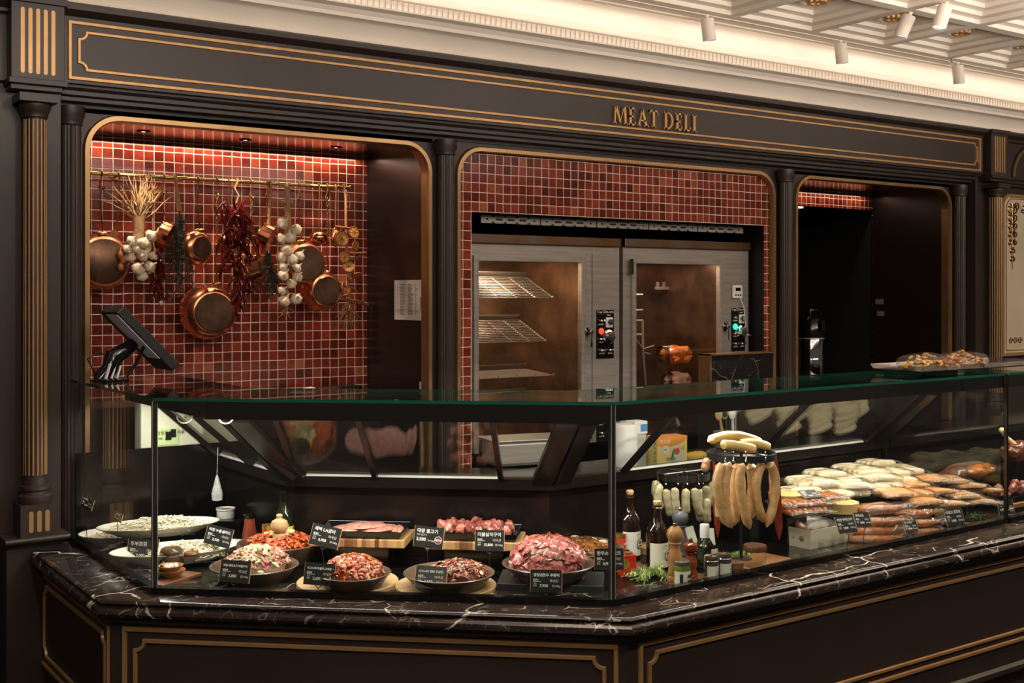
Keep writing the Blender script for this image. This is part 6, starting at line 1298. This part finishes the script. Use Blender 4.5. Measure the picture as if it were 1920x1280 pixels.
for k, (px, py, lab) in enumerate(((1341, 1085, 'clip-top spice jar in front, left of the pair'), (1365, 1080, 'clip-top spice jar behind, right of the pair'))):
    p = place(px, py, .02); r = .0265; t = thing('clip_jar', lab, 'jar', p, group='clip-top spice jars')
    b = B(); b.lathe([(0, 0), (r, 0), (r, .058), (r*.92, .063), (0, .063)], n=30); b.build('jar', mat('dark_spice_behind_glass', (70, 62, 54), .12, var=.5, scale=80, coat=.6), t, local=True)
    b = B(); b.lathe([(r*1.0, .066), (r*1.02, .07), (r*.95, .080), (r*.5, .083), (0, .083)], n=30); b.build('glass_lid', CHROME, t, local=True)
    b = B(); b.tube([(r*1.04*math.cos(R(q)), r*1.04*math.sin(R(q)), .063) for q in range(0, 360, 15)], .0012, 4, closed=True); b.tube([(r*1.04, 0, .063), (r*1.15, 0, .056), (r*1.1, 0, .072), (r*.9, 0, .080)], .0012, 4); b.build('wire_clip', CHROME, t, local=True)
    n = 14; a0, a1 = R(195), R(340); b = B(); vs = [((r+.0005)*math.cos(a0+(a1-a0)*i/n), (r+.0005)*math.sin(a0+(a1-a0)*i/n), z) for z in (.006, .046) for i in range(n+1)]; b.add(vs, [(i, i+1, n+2+i, n+1+i) for i in range(n)]); lb = b.build('label', LABW, t, local=True)
    for q in range(3): text('label_text', ('spezie', 'mediterranee', 'sale e pepe')[q], .0062, (r*1.04*math.cos(am), r*1.04*math.sin(am), .034-.009*q), TXTB, lb, rot=(R(90), 0, am+R(90)), align='CENTER')
p = place(1332, 1068, .03); t = thing('oil_bottle', 'square dark green oil bottle with a white cap behind the clip jars', 'bottle', p)
b = B(); s = .034; b.box((-s, -s, 0), (s, s, .088)); b.build('bottle', GREENB, t, local=True, smooth=False, bev=.008)
b = B(); b.lathe([(s*.95, .087), (s*.7, .103), (.017, .112), (.016, .125), (0, .125)], n=24); b.build('shoulder', GREENB, t, local=True)
b = B(); b.lathe([(.0175, .114), (.0175, .160), (.016, .162), (0, .162)], n=24); b.build('cap', WHITEPL, t, local=True)
b = B(); b.box((-.0, -s-.0012, .03), (s*.95, -s-.0002, .075)); lb = b.build('label', LABW, t, local=True, smooth=False); text('label_text', 'Q', .018, (s*.35, -s-.0016, .046), TXTB, lb); text('label_text', 'olio', .008, (-s*.8, -s-.0012, .02), TXT, t)
p = place(1186, 1082, .03); t = thing('red_tin', 'square red spice tin with gold print left of the front beer bottle', 'tin', p, (0, 0, R(-20)))
b = B(); b.box((-.028, -.022, 0), (.028, .022, .078)); b.build('tin', RED, t, local=True, smooth=False, bev=.003)
b = B(); b.lathe([(.02, .078), (.02, .084), (0, .085)], n=20); b.build('lid', GOLDL, t, local=True)
b = B(); b.ell((-.012, -.0222, .046), (.012, .0012, .018), 12, 8); b.box((.006, -.0226, .012), (.022, -.0218, .03)); b.build('gold_print', GOLDL, t, local=True)
p = place(1170, 1050, .02); riser('dark block under the small orange-red spice jar', p, .05, .05, .735, 0)
t = thing('spice_jar', 'small jar with an orange-red SPEZIE label at the glass corner', 'jar', (p.x, p.y, .735)); r = .0205
b = B(); b.lathe([(0, 0), (r, 0), (r, .046), (0, .046)], n=26); b.build('jar', REDL, t, local=True); b = B(); b.lathe([(r*1.03, .046), (r*1.03, .060), (0, .061)], n=26); b.build('lid', GOLDL, t, local=True)
am2 = R(295); text('label_text', 'SPEZIE', .0095, (r*1.04*math.cos(am2), r*1.04*math.sin(am2), .02), TXT, t, rot=(R(90), 0, am2+R(90)), align='CENTER', bold=.0003)
for px, py, sx, sy, yaw, lab, m in ((1205, 1072, .15, .09, 20, 'thin reddish board under the red tin', WOODD), (1300, 1092, .19, .10, 14, 'walnut board under the pepper mills', WOODD), (1425, 1056, .26, .15, 6, 'amber wooden board under the empty jar', WOODT)):
    p = place(px, py, .03); b = B(); b.box((-sx/2, -sy/2, 0), (sx/2, sy/2, .008)); o = b.build('wooden_board', m, local=True, smooth=False, bev=.002); o.location = p; o.rotation_euler = (0, 0, R(yaw)); tag(o, lab, 'board')
p = place(1250, 1035, .05); b = B(); b.box((-.11, -.05, 0), (.11, .05, .028)); o = b.build('butcher_block', BLOCK, local=True, smooth=False, bev=.003); o.location = p; o.rotation_euler = (0, 0, R(8)); tag(o, 'striped butcher block behind the beer bottles', 'board', 'butcher blocks')
p = place(1429, 1068, .035)+Vector((0, 0, .008)); t = thing('glass_jar', 'empty glass jar with an acacia wood lid on the amber board', 'jar', p); r = .041
b = B(); b.lathe([(0, 0), (r, 0), (r, .052), (r*.95, .058)], n=36); b.build('jar', GLASS, t, local=True); b = B(); b.lathe([(0, .056), (r*.98, .056), (r*1.03, .060), (r*1.03, .074), (r*.98, .078), (0, .078)], n=36); b.build('lid', WOODD, t, local=True)
p = place(1391, 1076, .03)+Vector((0, 0, .008)); t = thing('wooden_pot', 'low round wooden pot with a lid between spice jars and glass jar', 'pot', p)
b = B(); b.lathe([(0, 0), (.026, 0), (.028, .018), (0, .018)], n=30); b.build('pot', WOODD, t, local=True); b = B(); b.lathe([(.029, .019), (.029, .030), (.024, .034), (0, .035)], n=30); b.build('lid', WOODD, t, local=True)
needles('large rosemary sprig spilling over the front left of the beer bottle', place(1240, 1078, .03), 22, .17, 12, (3.0, 3.5, 2.7, 3.9, .2), HERB, 'rosemary_sprig', .020, None, .35)
needles('small rosemary sprig between spice jars and the empty glass jar', place(1386, 1052, .03), 9, .08, 13, (0, .5, 5.8, 2.8), HERB, 'rosemary_sprig', .018)
for k, (px, py, w_, lab) in enumerate(((1322, 1030, .07, 'beige paper card leaning behind the oil bottle, left one'), (1357, 1032, .06, 'beige paper card leaning behind the oil bottle, right one'))):
    p = place(px, py, .08); M = T(p, rotm(-20, 6 if k else -8, -12)); b = B(); b.box((-w_/2, -.001, 0), (w_/2, .001, .075), M=M); tag(b.build('paper_card', mat('beige_card', (206, 198, 178), .7), smooth=False), lab, 'card', 'beige cards behind the oil bottle')
needles('dark green dill on the deck below the frankfurter packs', place(1835, 985, .10), 30, .14, 14, (0, 3.1, .6, 2.6, -.5), DILL, 'dill', .016, None, .5)
# ring racks with hanging sausages
def rack(label, px, py, wpx, pole, zbase=DZ):
    c = Vector(pole); z = CZ-(py-HY)*ppm(c); k = at_y(px, py, c.y); c.x = k.x; z = k.z; r = wpx/2*ppm(k); t = thing('sausage_rack', label, 'rack', (c.x, c.y, zbase), group='black ring racks')
    b = B(); n = 44; h = .026; vs = []
    for rr in (r, r-.003):
        for zz in (z-h/2, z+h/2): vs += [(c.x+rr*math.cos(2*math.pi*q/n), c.y+rr*math.sin(2*math.pi*q/n), zz) for q in range(n)]
    f = lambda a, e: [(a*n+q, a*n+(q+1) % n, e*n+(q+1) % n, e*n+q) for q in range(n)]
    b.add(vs, f(0, 1)+f(2, 3)+f(1, 3)+f(0, 2)); b.build('ring', BLACK, t)
    b = B(); 
    for q in range(0, n, 2): a = 2*math.pi*q/n; b.lathe([(.002, 0), (0, .0006)], n=6, M=T((c.x+r*math.cos(a), c.y+r*math.sin(a), z), Matrix.Rotation(a, 4, 'Z') @ rotm(0, 90)))
    b.build('ring_holes', STEELD, t)
    b = B(); b.tube([(c.x-r, c.y, z+h/2), (c.x+r, c.y, z+h/2)], .0035, 6); b.tube([(c.x, c.y-r, z+h/2), (c.x, c.y+r, z+h/2)], .0035, 6); b.build('cross_bars', STEELD, t)
    b = B(); b.tube([(c.x, c.y, zbase+.006), (c.x, c.y, z+h/2)], .006, 10); b.build('pole', BLACK, t); b = B(); b.lathe([(.07, 0), (.07, .006), (.012, .010)], (c.x, c.y, zbase), 30); b.build('foot', BLACK, t)
    return c, z, r
def sausage(name, label, pts, r, m, group, cat='sausage', parent=None, n=12, ends=True):
    pts = [Vector(p) for p in pts]; q = []
    N_ = 14
    for i in range(N_+1):
        f = i/N_; a, c, e = pts; q.append(a*(1-f)*(1-f)+(c*2-a*.5-e*.5)*2*f*(1-f)*1.0+e*f*f) if False else q.append(a*((1-f)*(1-2*f))+c*(4*f*(1-f))+e*(f*(2*f-1)))
    rs = []
    for i in range(N_+1):
        f = i/N_; d = min(f, 1-f)*2; L_ = (pts[2]-pts[0]).length/2; x = d*L_; rs.append(r*(math.sqrt(max(.02, 1-((r-min(x, r))/r)**2)))*(1+.03*math.sin(i*1.7)))
    b = B(); b.tube(q, rs, n); o = b.build(name, m, parent)
    return tag(o, label, cat, group) if parent is None else o
P6 = lambda x, y: (1180+x/5.12, 760+y/5.12)
cS, zS, rS = rack('small black ring rack hung with white herb sausages', 1281, 891, 98, (3.16, 3.34)); cL, zL, rL = rack('large black ring rack hung with long pale sausages', 1390, 853, 129, (3.21, 3.09))
def ringhook(x, y, z, lab):
    b = B(); b.tube([(x+.004, y+.003, z+.016), (x+.001, y-.003, z+.019), (x, y-.006, z+.010), (x, y-.006, z-.006), (x-.004, y-.007, z-.016), (x, y-.008, z-.021), (x+.004, y-.007, z-.016)], .0015, 5); tag(b.build('s_hook', CHROME), lab, 's-hook', 'steel hooks on the ring racks')
big = [((905, 560), (840, 800), (960, 1170), -.9), ((970, 540), (922, 850), (985, 1175), -1.0), ((1030, 545), (1012, 870), (1010, 1150), -.55), ((1095, 552), (1068, 820), (1160, 1185), -1.0), ((1150, 560), (1182, 800), (1140, 1080), -.6), ((1290, 535), (1222, 800), (1290, 1120), -.8), ((1330, 545), (1402, 780), (1318, 1168), -.85), ((1190, 560), (1192, 800), (1180, 1085), .7), ((925, 545), (905, 820), (850, 1140), .5), ((1050, 560), (1080, 820), (1080, 1130), .6), ((1370, 545), (1390, 800), (1385, 1050), .6), ((870, 545), (862, 820), (870, 1100), .2)]
order = sorted(range(len(big)), key=lambda i: big[i][1][0])
for i, (a, c, e, dy) in enumerate(big):
    Y = cL.y+rL*dy; pts = [at_y(*P6(*q), Y) for q in (a, c, e)]; pts[1].y += rng.uniform(-.006, .006)
    lab = 'long pale sausage hanging %s the large ring rack, %s' % (('at the front of' if dy < 0 else 'at the back of'), nth(order.index(i), len(big)))
    sausage('hanging_sausage', lab, pts, .0172, SAUSL, 'long sausages on the large ring rack')
for i, x in enumerate((912, 990, 1110, 1298)):
    p = at_y(*P6(x, 490), cL.y-rL*.98); ringhook(p.x, p.y, p.z, 'steel hook on the large ring rack, %s of four' % ('first', 'second', 'third', 'last')[i])
for i, (a, c, e, Y, lab) in enumerate((((752, 345), (1010, 288), (1285, 372), .02, 'topmost yellow sausage lying across the large ring rack'), ((880, 372), (1050, 388), (1212, 425), -.05, 'front yellow sausage lying on the large ring rack'), ((1045, 372), (1200, 362), (1350, 405), .0, 'right yellow sausage lying on the large ring rack'))):
    pts = [at_y(*P6(*q), cL.y+Y) for q in (a, c, e)]; sausage('lying_sausage', lab, pts, .0175, SAUSY, 'sausages lying on the large ring rack')
p3 = [at_y(*P6(*q), cL.y+.02) for q in ((738, 500), (734, 570), (708, 630))]; sausage('hanging_sausage', 'short pink sausage hanging left of the large ring rack', p3, .0155, SAUSP, 'long sausages on the large ring rack')
small = [((262, 718), (252, 790), (250, 880), .2), ((302, 752), (272, 880), (308, 1000), -.6), ((352, 800), (366, 930), (408, 1062), -.75), ((440, 785), (440, 920), (472, 1058), -.95), ((545, 795), (540, 920), (548, 1042), -1.0), ((632, 790), (640, 920), (692, 1072), -.95), ((735, 768), (742, 880), (738, 1000), -.55), ((748, 890), (742, 1010), (748, 1135), -.8), ((792, 730), (802, 850), (790, 965), .1), ((690, 800), (686, 950), (672, 1115), .2)]
order = sorted(range(len(small)), key=lambda i: small[i][1][0])
for i, (a, c, e, dy) in enumerate(small):
    Y = cS.y+rS*dy; pts = [at_y(*P6(*q), Y) for q in (a, c, e)]
    sausage('herb_sausage', 'plump white herb sausage on the small ring rack, %s' % nth(order.index(i), len(small)), pts, .0168, SAUSW, 'white sausages on the small ring rack')
for i, x in enumerate((262, 338, 455, 543, 655, 696)):
    p = at_y(*P6(x, 700), cS.y-rS*(.55 if i in (0, 5) else .97)); ringhook(p.x, p.y, p.z, 'steel hook on the small ring rack, %s of six' % ('first', 'second', 'third', 'fourth', 'fifth', 'last')[i])
for i, (a, e, w_, Y, lab) in enumerate((((812, 520), (850, 1270), .013, cL.y+.06, 'strip of red dried meat hanging left behind the large sausages'), ((1400, 455), (1440, 1290), .017, cL.y-.02, 'broad strip of red dried meat hanging right of the large sausages'))):
    p, q = at_y(*P6(*a), Y), at_y(*P6(*e), Y); b = B(); pts = [p.lerp(q, f)+Vector((.004*math.sin(9*f), .004*math.cos(7*f), 0)) for f in [k/12 for k in range(13)]]; b.tube(pts, [w_*(.45+.8*min(1, k/7))*(1 if k < 11 else .6 if k < 12 else .15) for k in range(13)], 10, flat=.3); tag(b.build('dried_meat_strip', JERKY), lab, 'dried meat', 'dried meat strips')
# white bin of sausages
f0, l0, r0 = D(1520, 1031), D(1464, 1019), D(1612, 1011); u = (r0-f0).normalized(); v = (l0-f0); v = (v-u*v.dot(u)).normalized(); W1, W2, hb = (r0-f0).length, .20, .075
t = thing('white_bin', 'white plastic bin of pink-brown sausages', 'bin', f0); bb = B(); tw = .004
Mx = Matrix(((u.x, v.x, 0, 0), (u.y, v.y, 0, 0), (0, 0, 1, 0), (0, 0, 0, 1)))
bb.box((.006, .006, 0), (W1-.006, W2-.006, .004), M=Mx)
def taper(b, x0, y0, x1, y1, out): pass
o4 = [(0, 0), (W1, 0), (W1, W2), (0, W2)]; s4 = [(.006, .006), (W1-.006, .006), (W1-.006, W2-.006), (.006, W2-.006)]; i4 = [(tw, tw), (W1-tw, tw), (W1-tw, W2-tw), (tw, W2-tw)]
vs = [(x, y, 0) for x, y in s4]+[(x, y, hb) for x, y in o4]+[(x, y, hb) for x, y in i4]+[(x+.004 if x < W1/2 else x-.004, y+.004 if y < W2/2 else y-.004, .006) for x, y in s4]
bb.add(vs, [(4*k+q, 4*k+(q+1) % 4, 4*k+4+(q+1) % 4, 4*k+4+q) for k in range(3) for q in range(4)]+[(12, 13, 14, 15)], M=Mx); bb.build('bin', mat('cream_plastic', (240, 230, 206), .35), t, local=True, smooth=False)
for k in range(7):
    x, y = (.045, .05, .06, .11, .10, .055, .15)[k], (.05, .09, .13, .06, .11, .11, .08)[k]; z = (.035, .035, .04, .035, .05, .075, .04)[k]; a = (10, 5, 12, 30, 70, 95, 20)[k]; c = f0+Mx.to_3x3() @ Vector((x, y, z)); d = Vector((math.cos(R(a)), math.sin(R(a)), .0 if k < 5 else .35))*.048
    sausage('loose_sausage', 'pink-brown sausage lying in the white bin, %s' % ('front left', 'second from the front', 'at the back left', 'front middle', 'crosswise in the middle', 'upright on top at the left', 'toward the right')[k], [c-d, c+Vector((0, 0, .004)), c+d], .015, SAUSP, 'sausages in the white bin')
# vacuum packs
def pack(label, c, yaw, n, ln, r, m, group, seed, name='sausage_pack', pitch=0, bend=.10, film=FILM, ln2=1.0):
    rg = random.Random(seed); t = thing(name, label, 'sausage pack', c, (R(pitch), 0, yaw), group=group); wd = n*r*2.02
    for i in range(n):
        y = (i-(n-1)/2)*r*2.02; l = ln/2*rg.uniform(.94, 1.03); z = rg.uniform(-.002, .002); x = rg.uniform(-.006, .006)
        a = [(x-l, y, z), (x, y+ln*bend*.25, z+.004), (x+l, y, z-.001)]; q = []; b = B()
        sausage_local(b, a, r); b.build('sausage', m, t, local=True)
    b = B(); nx, ny = 16, 10; vs = []; lx, ly = ln/2+.032, wd/2+.014
    for s_ in (1, -1):
        for i in range(nx+1):
            for j in range(ny+1):
                fx, fy = -1+2*i/nx, -1+2*j/ny; e = max(0, 1-abs(fx)**6)*max(0, 1-abs(fy)**4); z = s_*(r*1.06*min(1, e*1.5))+.006*noise.noise(Vector((fx*3+seed, fy*4, s_*2)))+(.010*noise.noise(Vector((fx*5, fy*5, seed))) if e < .25 else 0)
                vs.append((fx*lx*(1+.04*noise.noise(Vector((fy*3, seed, 1)))), fy*ly*(1+.06*noise.noise(Vector((fx*3, seed, 2)))), z))
    k = (nx+1)*(ny+1); fs = []
    for s_ in (0, 1):
        for i in range(nx):
            for j in range(ny): a = s_*k+i*(ny+1)+j; fs.append((a, a+1, a+ny+2, a+ny+1))
    b.add(vs, fs); b.build('plastic_film', film, t, local=True, ang=70); return t
def sausage_local(b, pts, r, n=10, N_=9):
    a, c, e = [Vector(p) for p in pts]; q, rs = [], []; L_ = (e-a).length/2
    for i in range(N_+1):
        f = .5-.5*math.cos(math.pi*i/N_); q.append(a*((1-f)*(1-2*f))+c*(4*f*(1-f))+e*(f*(2*f-1))); x = min(f, 1-f)*2*L_; rs.append(r*math.sqrt(max(.03, 1-((r-min(x, r))/r)**2)))
    b.tube(q, rs, n)
riser('long black riser under the white sausage packs', (3.93, 3.36), 1.0, .22, .80, 0); riser('black riser under the frankfurter packs', (4.35, 3.16), .5, .2, .775, 0)
wh = [(1497, 921, 3.28, -14), (1511, 906, 3.33, -18), (1547, 889, 3.40, -10), (1560, 925, 3.24, -16), (1575, 906, 3.28, -14), (1604, 897, 3.34, -20), (1590, 925, 3.26, -24), (1620, 883, 3.36, -16), (1642, 869, 3.44, -8), (1652, 907, 3.28, -22), (1666, 886, 3.34, -18), (1692, 881, 3.38, -20), (1628, 915, 3.26, -20), (1530, 905, 3.30, -8), (1590, 908, 3.25, -22), (1600, 880, 3.42, -12), (1640, 895, 3.30, -26), (1678, 898, 3.30, -20)]
wl = ['lowest at the left end', 'upper at the left end', 'at the top left', 'low in front of the left middle', 'in the middle of the left half', 'above the middle', 'low, second from the left front', 'on top of the middle', 'topmost of all', 'low at the right', 'top right, second from the end', 'at the top right end', 'low middle, by the ring sausages', 'between the left end and the top left', 'in the front middle, second layer', 'behind the middle top', 'in the middle of the right half', 'low at the right end by the frankfurters']
for i, (px, py, Y, a) in enumerate(wh): pack('thick white bratwurst pack, %s of the white pile' % wl[i], at_y(px, py, Y), R(a), 4, .155, .0165, SAUSM, 'white bratwurst packs', i, pitch=rng.uniform(-12, 8))
fr = [(1677, 924, 3.14, -12), (1708, 908, 3.22, -14), (1742, 897, 3.28, -14), (1779, 900, 3.28, -22), (1752, 921, 3.18, -16), (1812, 911, 3.24, -24), (1842, 921, 3.22, -26), (1800, 928, 3.16, -20), (1730, 938, 3.08, -14), (1775, 944, 3.06, -18), (1832, 940, 3.12, -24), (1715, 925, 3.14, -10)]
fl = ['at the left end, in front of the white pile', 'second from the left, upper layer', 'top layer, left of its middle', 'top layer, in the middle', 'middle layer, over the round box', 'top layer, right of the middle', 'at the right end by the glass post', 'middle layer, right', 'front left, lowest on the round box', 'front middle on the round box', 'low at the right end', 'middle layer, left']
for i, (px, py, Y, a) in enumerate(fr): pack('vacuum pack of thin tan frankfurters, %s' % fl[i], at_y(px, py, Y), R(a), 5, .15, .0105, SAUST, 'frankfurter packs', 30+i, pitch=rng.uniform(-14, 6))
def ringpack(label, px, py, Y, a, seed):
    c = at_y(px, py, Y); t = thing('ring_sausage_pack', label, 'sausage pack', c, (R(-6), 0, R(a)), group='ring sausage packs'); b = B(); q = [(.085*math.cos(R(k))-.02, .055*math.sin(R(k)), .004*math.sin(R(k*2))) for k in range(40, 321, 20)]; q = [(.10, .038, 0)]+q+[(.10, -.040, 0)]; q = [(x if i not in (0, len(q)-1) else x, y, z) for i, (x, y, z) in enumerate(q)]
    b.tube(q, [.006]+[.0165]*(len(q)-2)+[.006], 12); b.build('ring_sausage', SAUSB, t, local=True)
    b = B(); b.box((-.06, -.028, -.006), (.07, .028, .004)); b.build('white_card', PAPER, t, local=True, smooth=False, bev=.002)
    b = B(); nx, ny = 14, 10; vs = []; 
    for s_ in (1, -1):
        for i in range(nx+1):
            for j in range(ny+1):
                fx, fy = -1+2*i/nx, -1+2*j/ny; e = max(0, 1-abs(fx)**6)*max(0, 1-abs(fy)**4); vs.append((fx*.135, fy*.082, s_*.0185*min(1, e*1.6)+.009*noise.noise(Vector((fx*4+seed, fy*4, s_)))*(1.6 if e < .3 else .6)))
    k = (nx+1)*(ny+1); b.add(vs, [(s_*k+i*(ny+1)+j, s_*k+i*(ny+1)+j+1, s_*k+(i+1)*(ny+1)+j+1, s_*k+(i+1)*(ny+1)+j) for s_ in (0, 1) for i in range(nx) for j in range(ny)]); b.build('plastic_film', FILM, t, local=True, ang=70)
for i, (px, py, Y, a, lab) in enumerate(((1640, 1008, 3.04, -14, 'lowest pack of ring sausage in the left stack'), (1645, 992, 3.05, -10, 'third pack from the top in the left ring sausage stack'), (1648, 975, 3.05, -16, 'second pack from the top in the left ring sausage stack'), (1650, 952, 3.07, -12, 'topmost pack of ring sausage, curled over a white card'), (1712, 995, 3.05, -12, 'lowest pack of the right ring sausage stack'), (1712, 978, 3.06, -18, 'middle pack of the right ring sausage stack'), (1712, 960, 3.08, -12, 'topmost pack of the right ring sausage stack'))): ringpack('vacuum pack: '+lab, px, py, Y, a, i)
for i, (px, py, Y, n, lab) in enumerate(((1500, 942, 3.10, 9, 'upper vacuum pack of glossy brown smoked links'), (1507, 957, 3.08, 8, 'lower vacuum pack of glossy brown smoked links'), (1545, 931, 3.14, 6, 'small vacuum pack of brown links under the black tag'))):
    pack(lab+' behind the white bin', at_y(px, py, Y), R(76), n, .085, .0115, SAUSB, 'smoked link packs', 60+i)
def wbox(label, px, py, Y, r, h):
    r = .075; p = at_y(px, py, Y); t = thing('round_wooden_box', label, 'box', (p.x, p.y, p.z-h), group='round wooden boxes'); b = B(); b.lathe([(0, 0), (r, 0), (r, h-.006), (0, h-.006)], n=36); b.build('box', mat('pale_veneer', (206, 172, 112), .5, var=.1, scale=8), t, local=True); b = B(); b.lathe([(r*1.02, h-.02), (r*1.02, h), (0, h)], n=36); b.build('lid', mat('pale_veneer', (206, 172, 112), .5, var=.1, scale=8), t, local=True); return p.z-h
for px, py, Y, lab, h in ((1477, 924, 3.22, 'round pale wooden box behind the smoked links', .03), (1575, 940, 3.16, 'round pale wooden box under the white packs, behind the ring sausages', .04), (1765, 950, 3.08, 'round pale wooden box under the frankfurter packs', .035)):
    zb = wbox(lab, px, py, Y, .105, h); q = at_y(px, py, Y); riser('black riser under the '+lab, (q.x, q.y), .12, .1, zb, 0)
p = at_z(1575, 975, .775); c = f0+Mx.to_3x3() @ Vector((.17, .13, .062)); pack('vacuum pack of smooth white sausages standing in the white bin', c, R(4), 3, .11, .020, WHITEC, None, 90, film=FILMW)
# neighbouring case
b = B(); p = at_y(1805, 884, 3.60); b.ell(tuple(p), (.26, .09, .055), 30, 14, nz=.16, ns=2.2, seed=3); tag(b.build('roast_pork', ROASTM), 'long brown roast seen through the glass end of the case', 'meat'); riser('black riser under the long brown roast', p, .3, .12, p.z-.05, 0)
p = at_y(1840, 880, 3.42); b = B(); b.ell(tuple(p), (.11, .05, .03), 24, 12, nz=.2, ns=2.6, seed=5); tag(b.build('smoked_chicken', ROAST), 'orange smoked poultry in front of the long brown roast', 'meat'); riser('black riser under the orange smoked poultry', p, .14, .07, p.z-.026, 0)
p = at_y(1905, 845, 3.30); t = thing('roast_joint', 'dark roast leg with a pale bone handle at the right photo edge', 'meat', p); b = B(); b.ell((0, 0, 0), (.085, .065, .055), 26, 16, nz=.22, ns=2.4, seed=8); b.build('meat', ROASTM, t, local=True); h0 = at_y(1878, 806, 3.30)-p; b = B(); b.tube([Vector((-.02, -.01, .03)), h0*.6, h0], [.014, .011, .013], 10); b.ell(tuple(h0), (.016, .013, .014), 10, 8); b.build('bone', SAUSY, t, local=True); riser('black riser under the roast leg', p, .14, .1, p.z-.045, 0)
p = at_y(1890, 925, 3.16); t = thing('metal_tray', 'black tray of raw beef chunks in the neighbouring case', 'tray', p+Vector((.06, 0, -.02))); b = B(); b.box((-.17, -.09, 0), (.17, .09, .006)); b.lathe([(.0, 0)], n=3) if False else None; b.box((-.17, -.09, 0), (.17, -.085, .025)); b.box((-.17, .085, 0), (.17, .09, .025)); b.box((-.17, -.085, 0), (-.165, .085, .025)); b.box((.165, -.085, 0), (.17, .085, .025)); b.build('tray', BLACKG, t, local=True, smooth=False)
b = B(); b.box((-.2, -.11, -.02), (.2, .11, 0)); o = b.build('serving_board', WOODT, local=True, smooth=False, bev=.003); o.location = t.location; tag(o, 'amber wooden board under the beef tray in the neighbouring case', 'board'); riser('black riser under the amber board of the neighbouring case', t.location, .2, .14, t.location.z-.02, 0)
for i in range(9):
    o = protos[i % 4].copy(); C.objects.link(o); o.location = t.location+Vector((-.13+.033*i, -.03+.05*(i % 2), .028+.012*(i % 3))); o.rotation_euler = (i, i*2.1, i*1.3); tag(o, 'raw beef chunk in the black tray of the neighbouring case', 'meat', 'beef chunks in the neighbouring case')
p = at_y(1908, 912, 3.28); b = B(); b.box((-.07, -.001, -.03), (.07, .001, .03)); o = b.build('kraft_card', mat('kraft_card', (190, 156, 104), .7), local=True, smooth=False); o.location = p; o.rotation_euler = (R(-30), R(-25), R(-10)); tag(o, 'kraft paper card leaning behind the beef chunks in the neighbouring case', 'card')
# ------------------------------------------------------------------ lettering becomes plain meshes
bpy.context.view_layer.update(); dg = bpy.context.evaluated_depsgraph_get()
for o in [o for o in bpy.data.objects if o.type == 'FONT']:
    me = bpy.data.meshes.new_from_object(o.evaluated_get(dg)); nm = o.name; q = bpy.data.objects.new('lettering', me); C.objects.link(q)
    q.parent = o.parent; q.location = o.location.copy(); q.rotation_euler = o.rotation_euler.copy(); q.scale = o.scale.copy(); bpy.data.objects.remove(o); q.name = nm
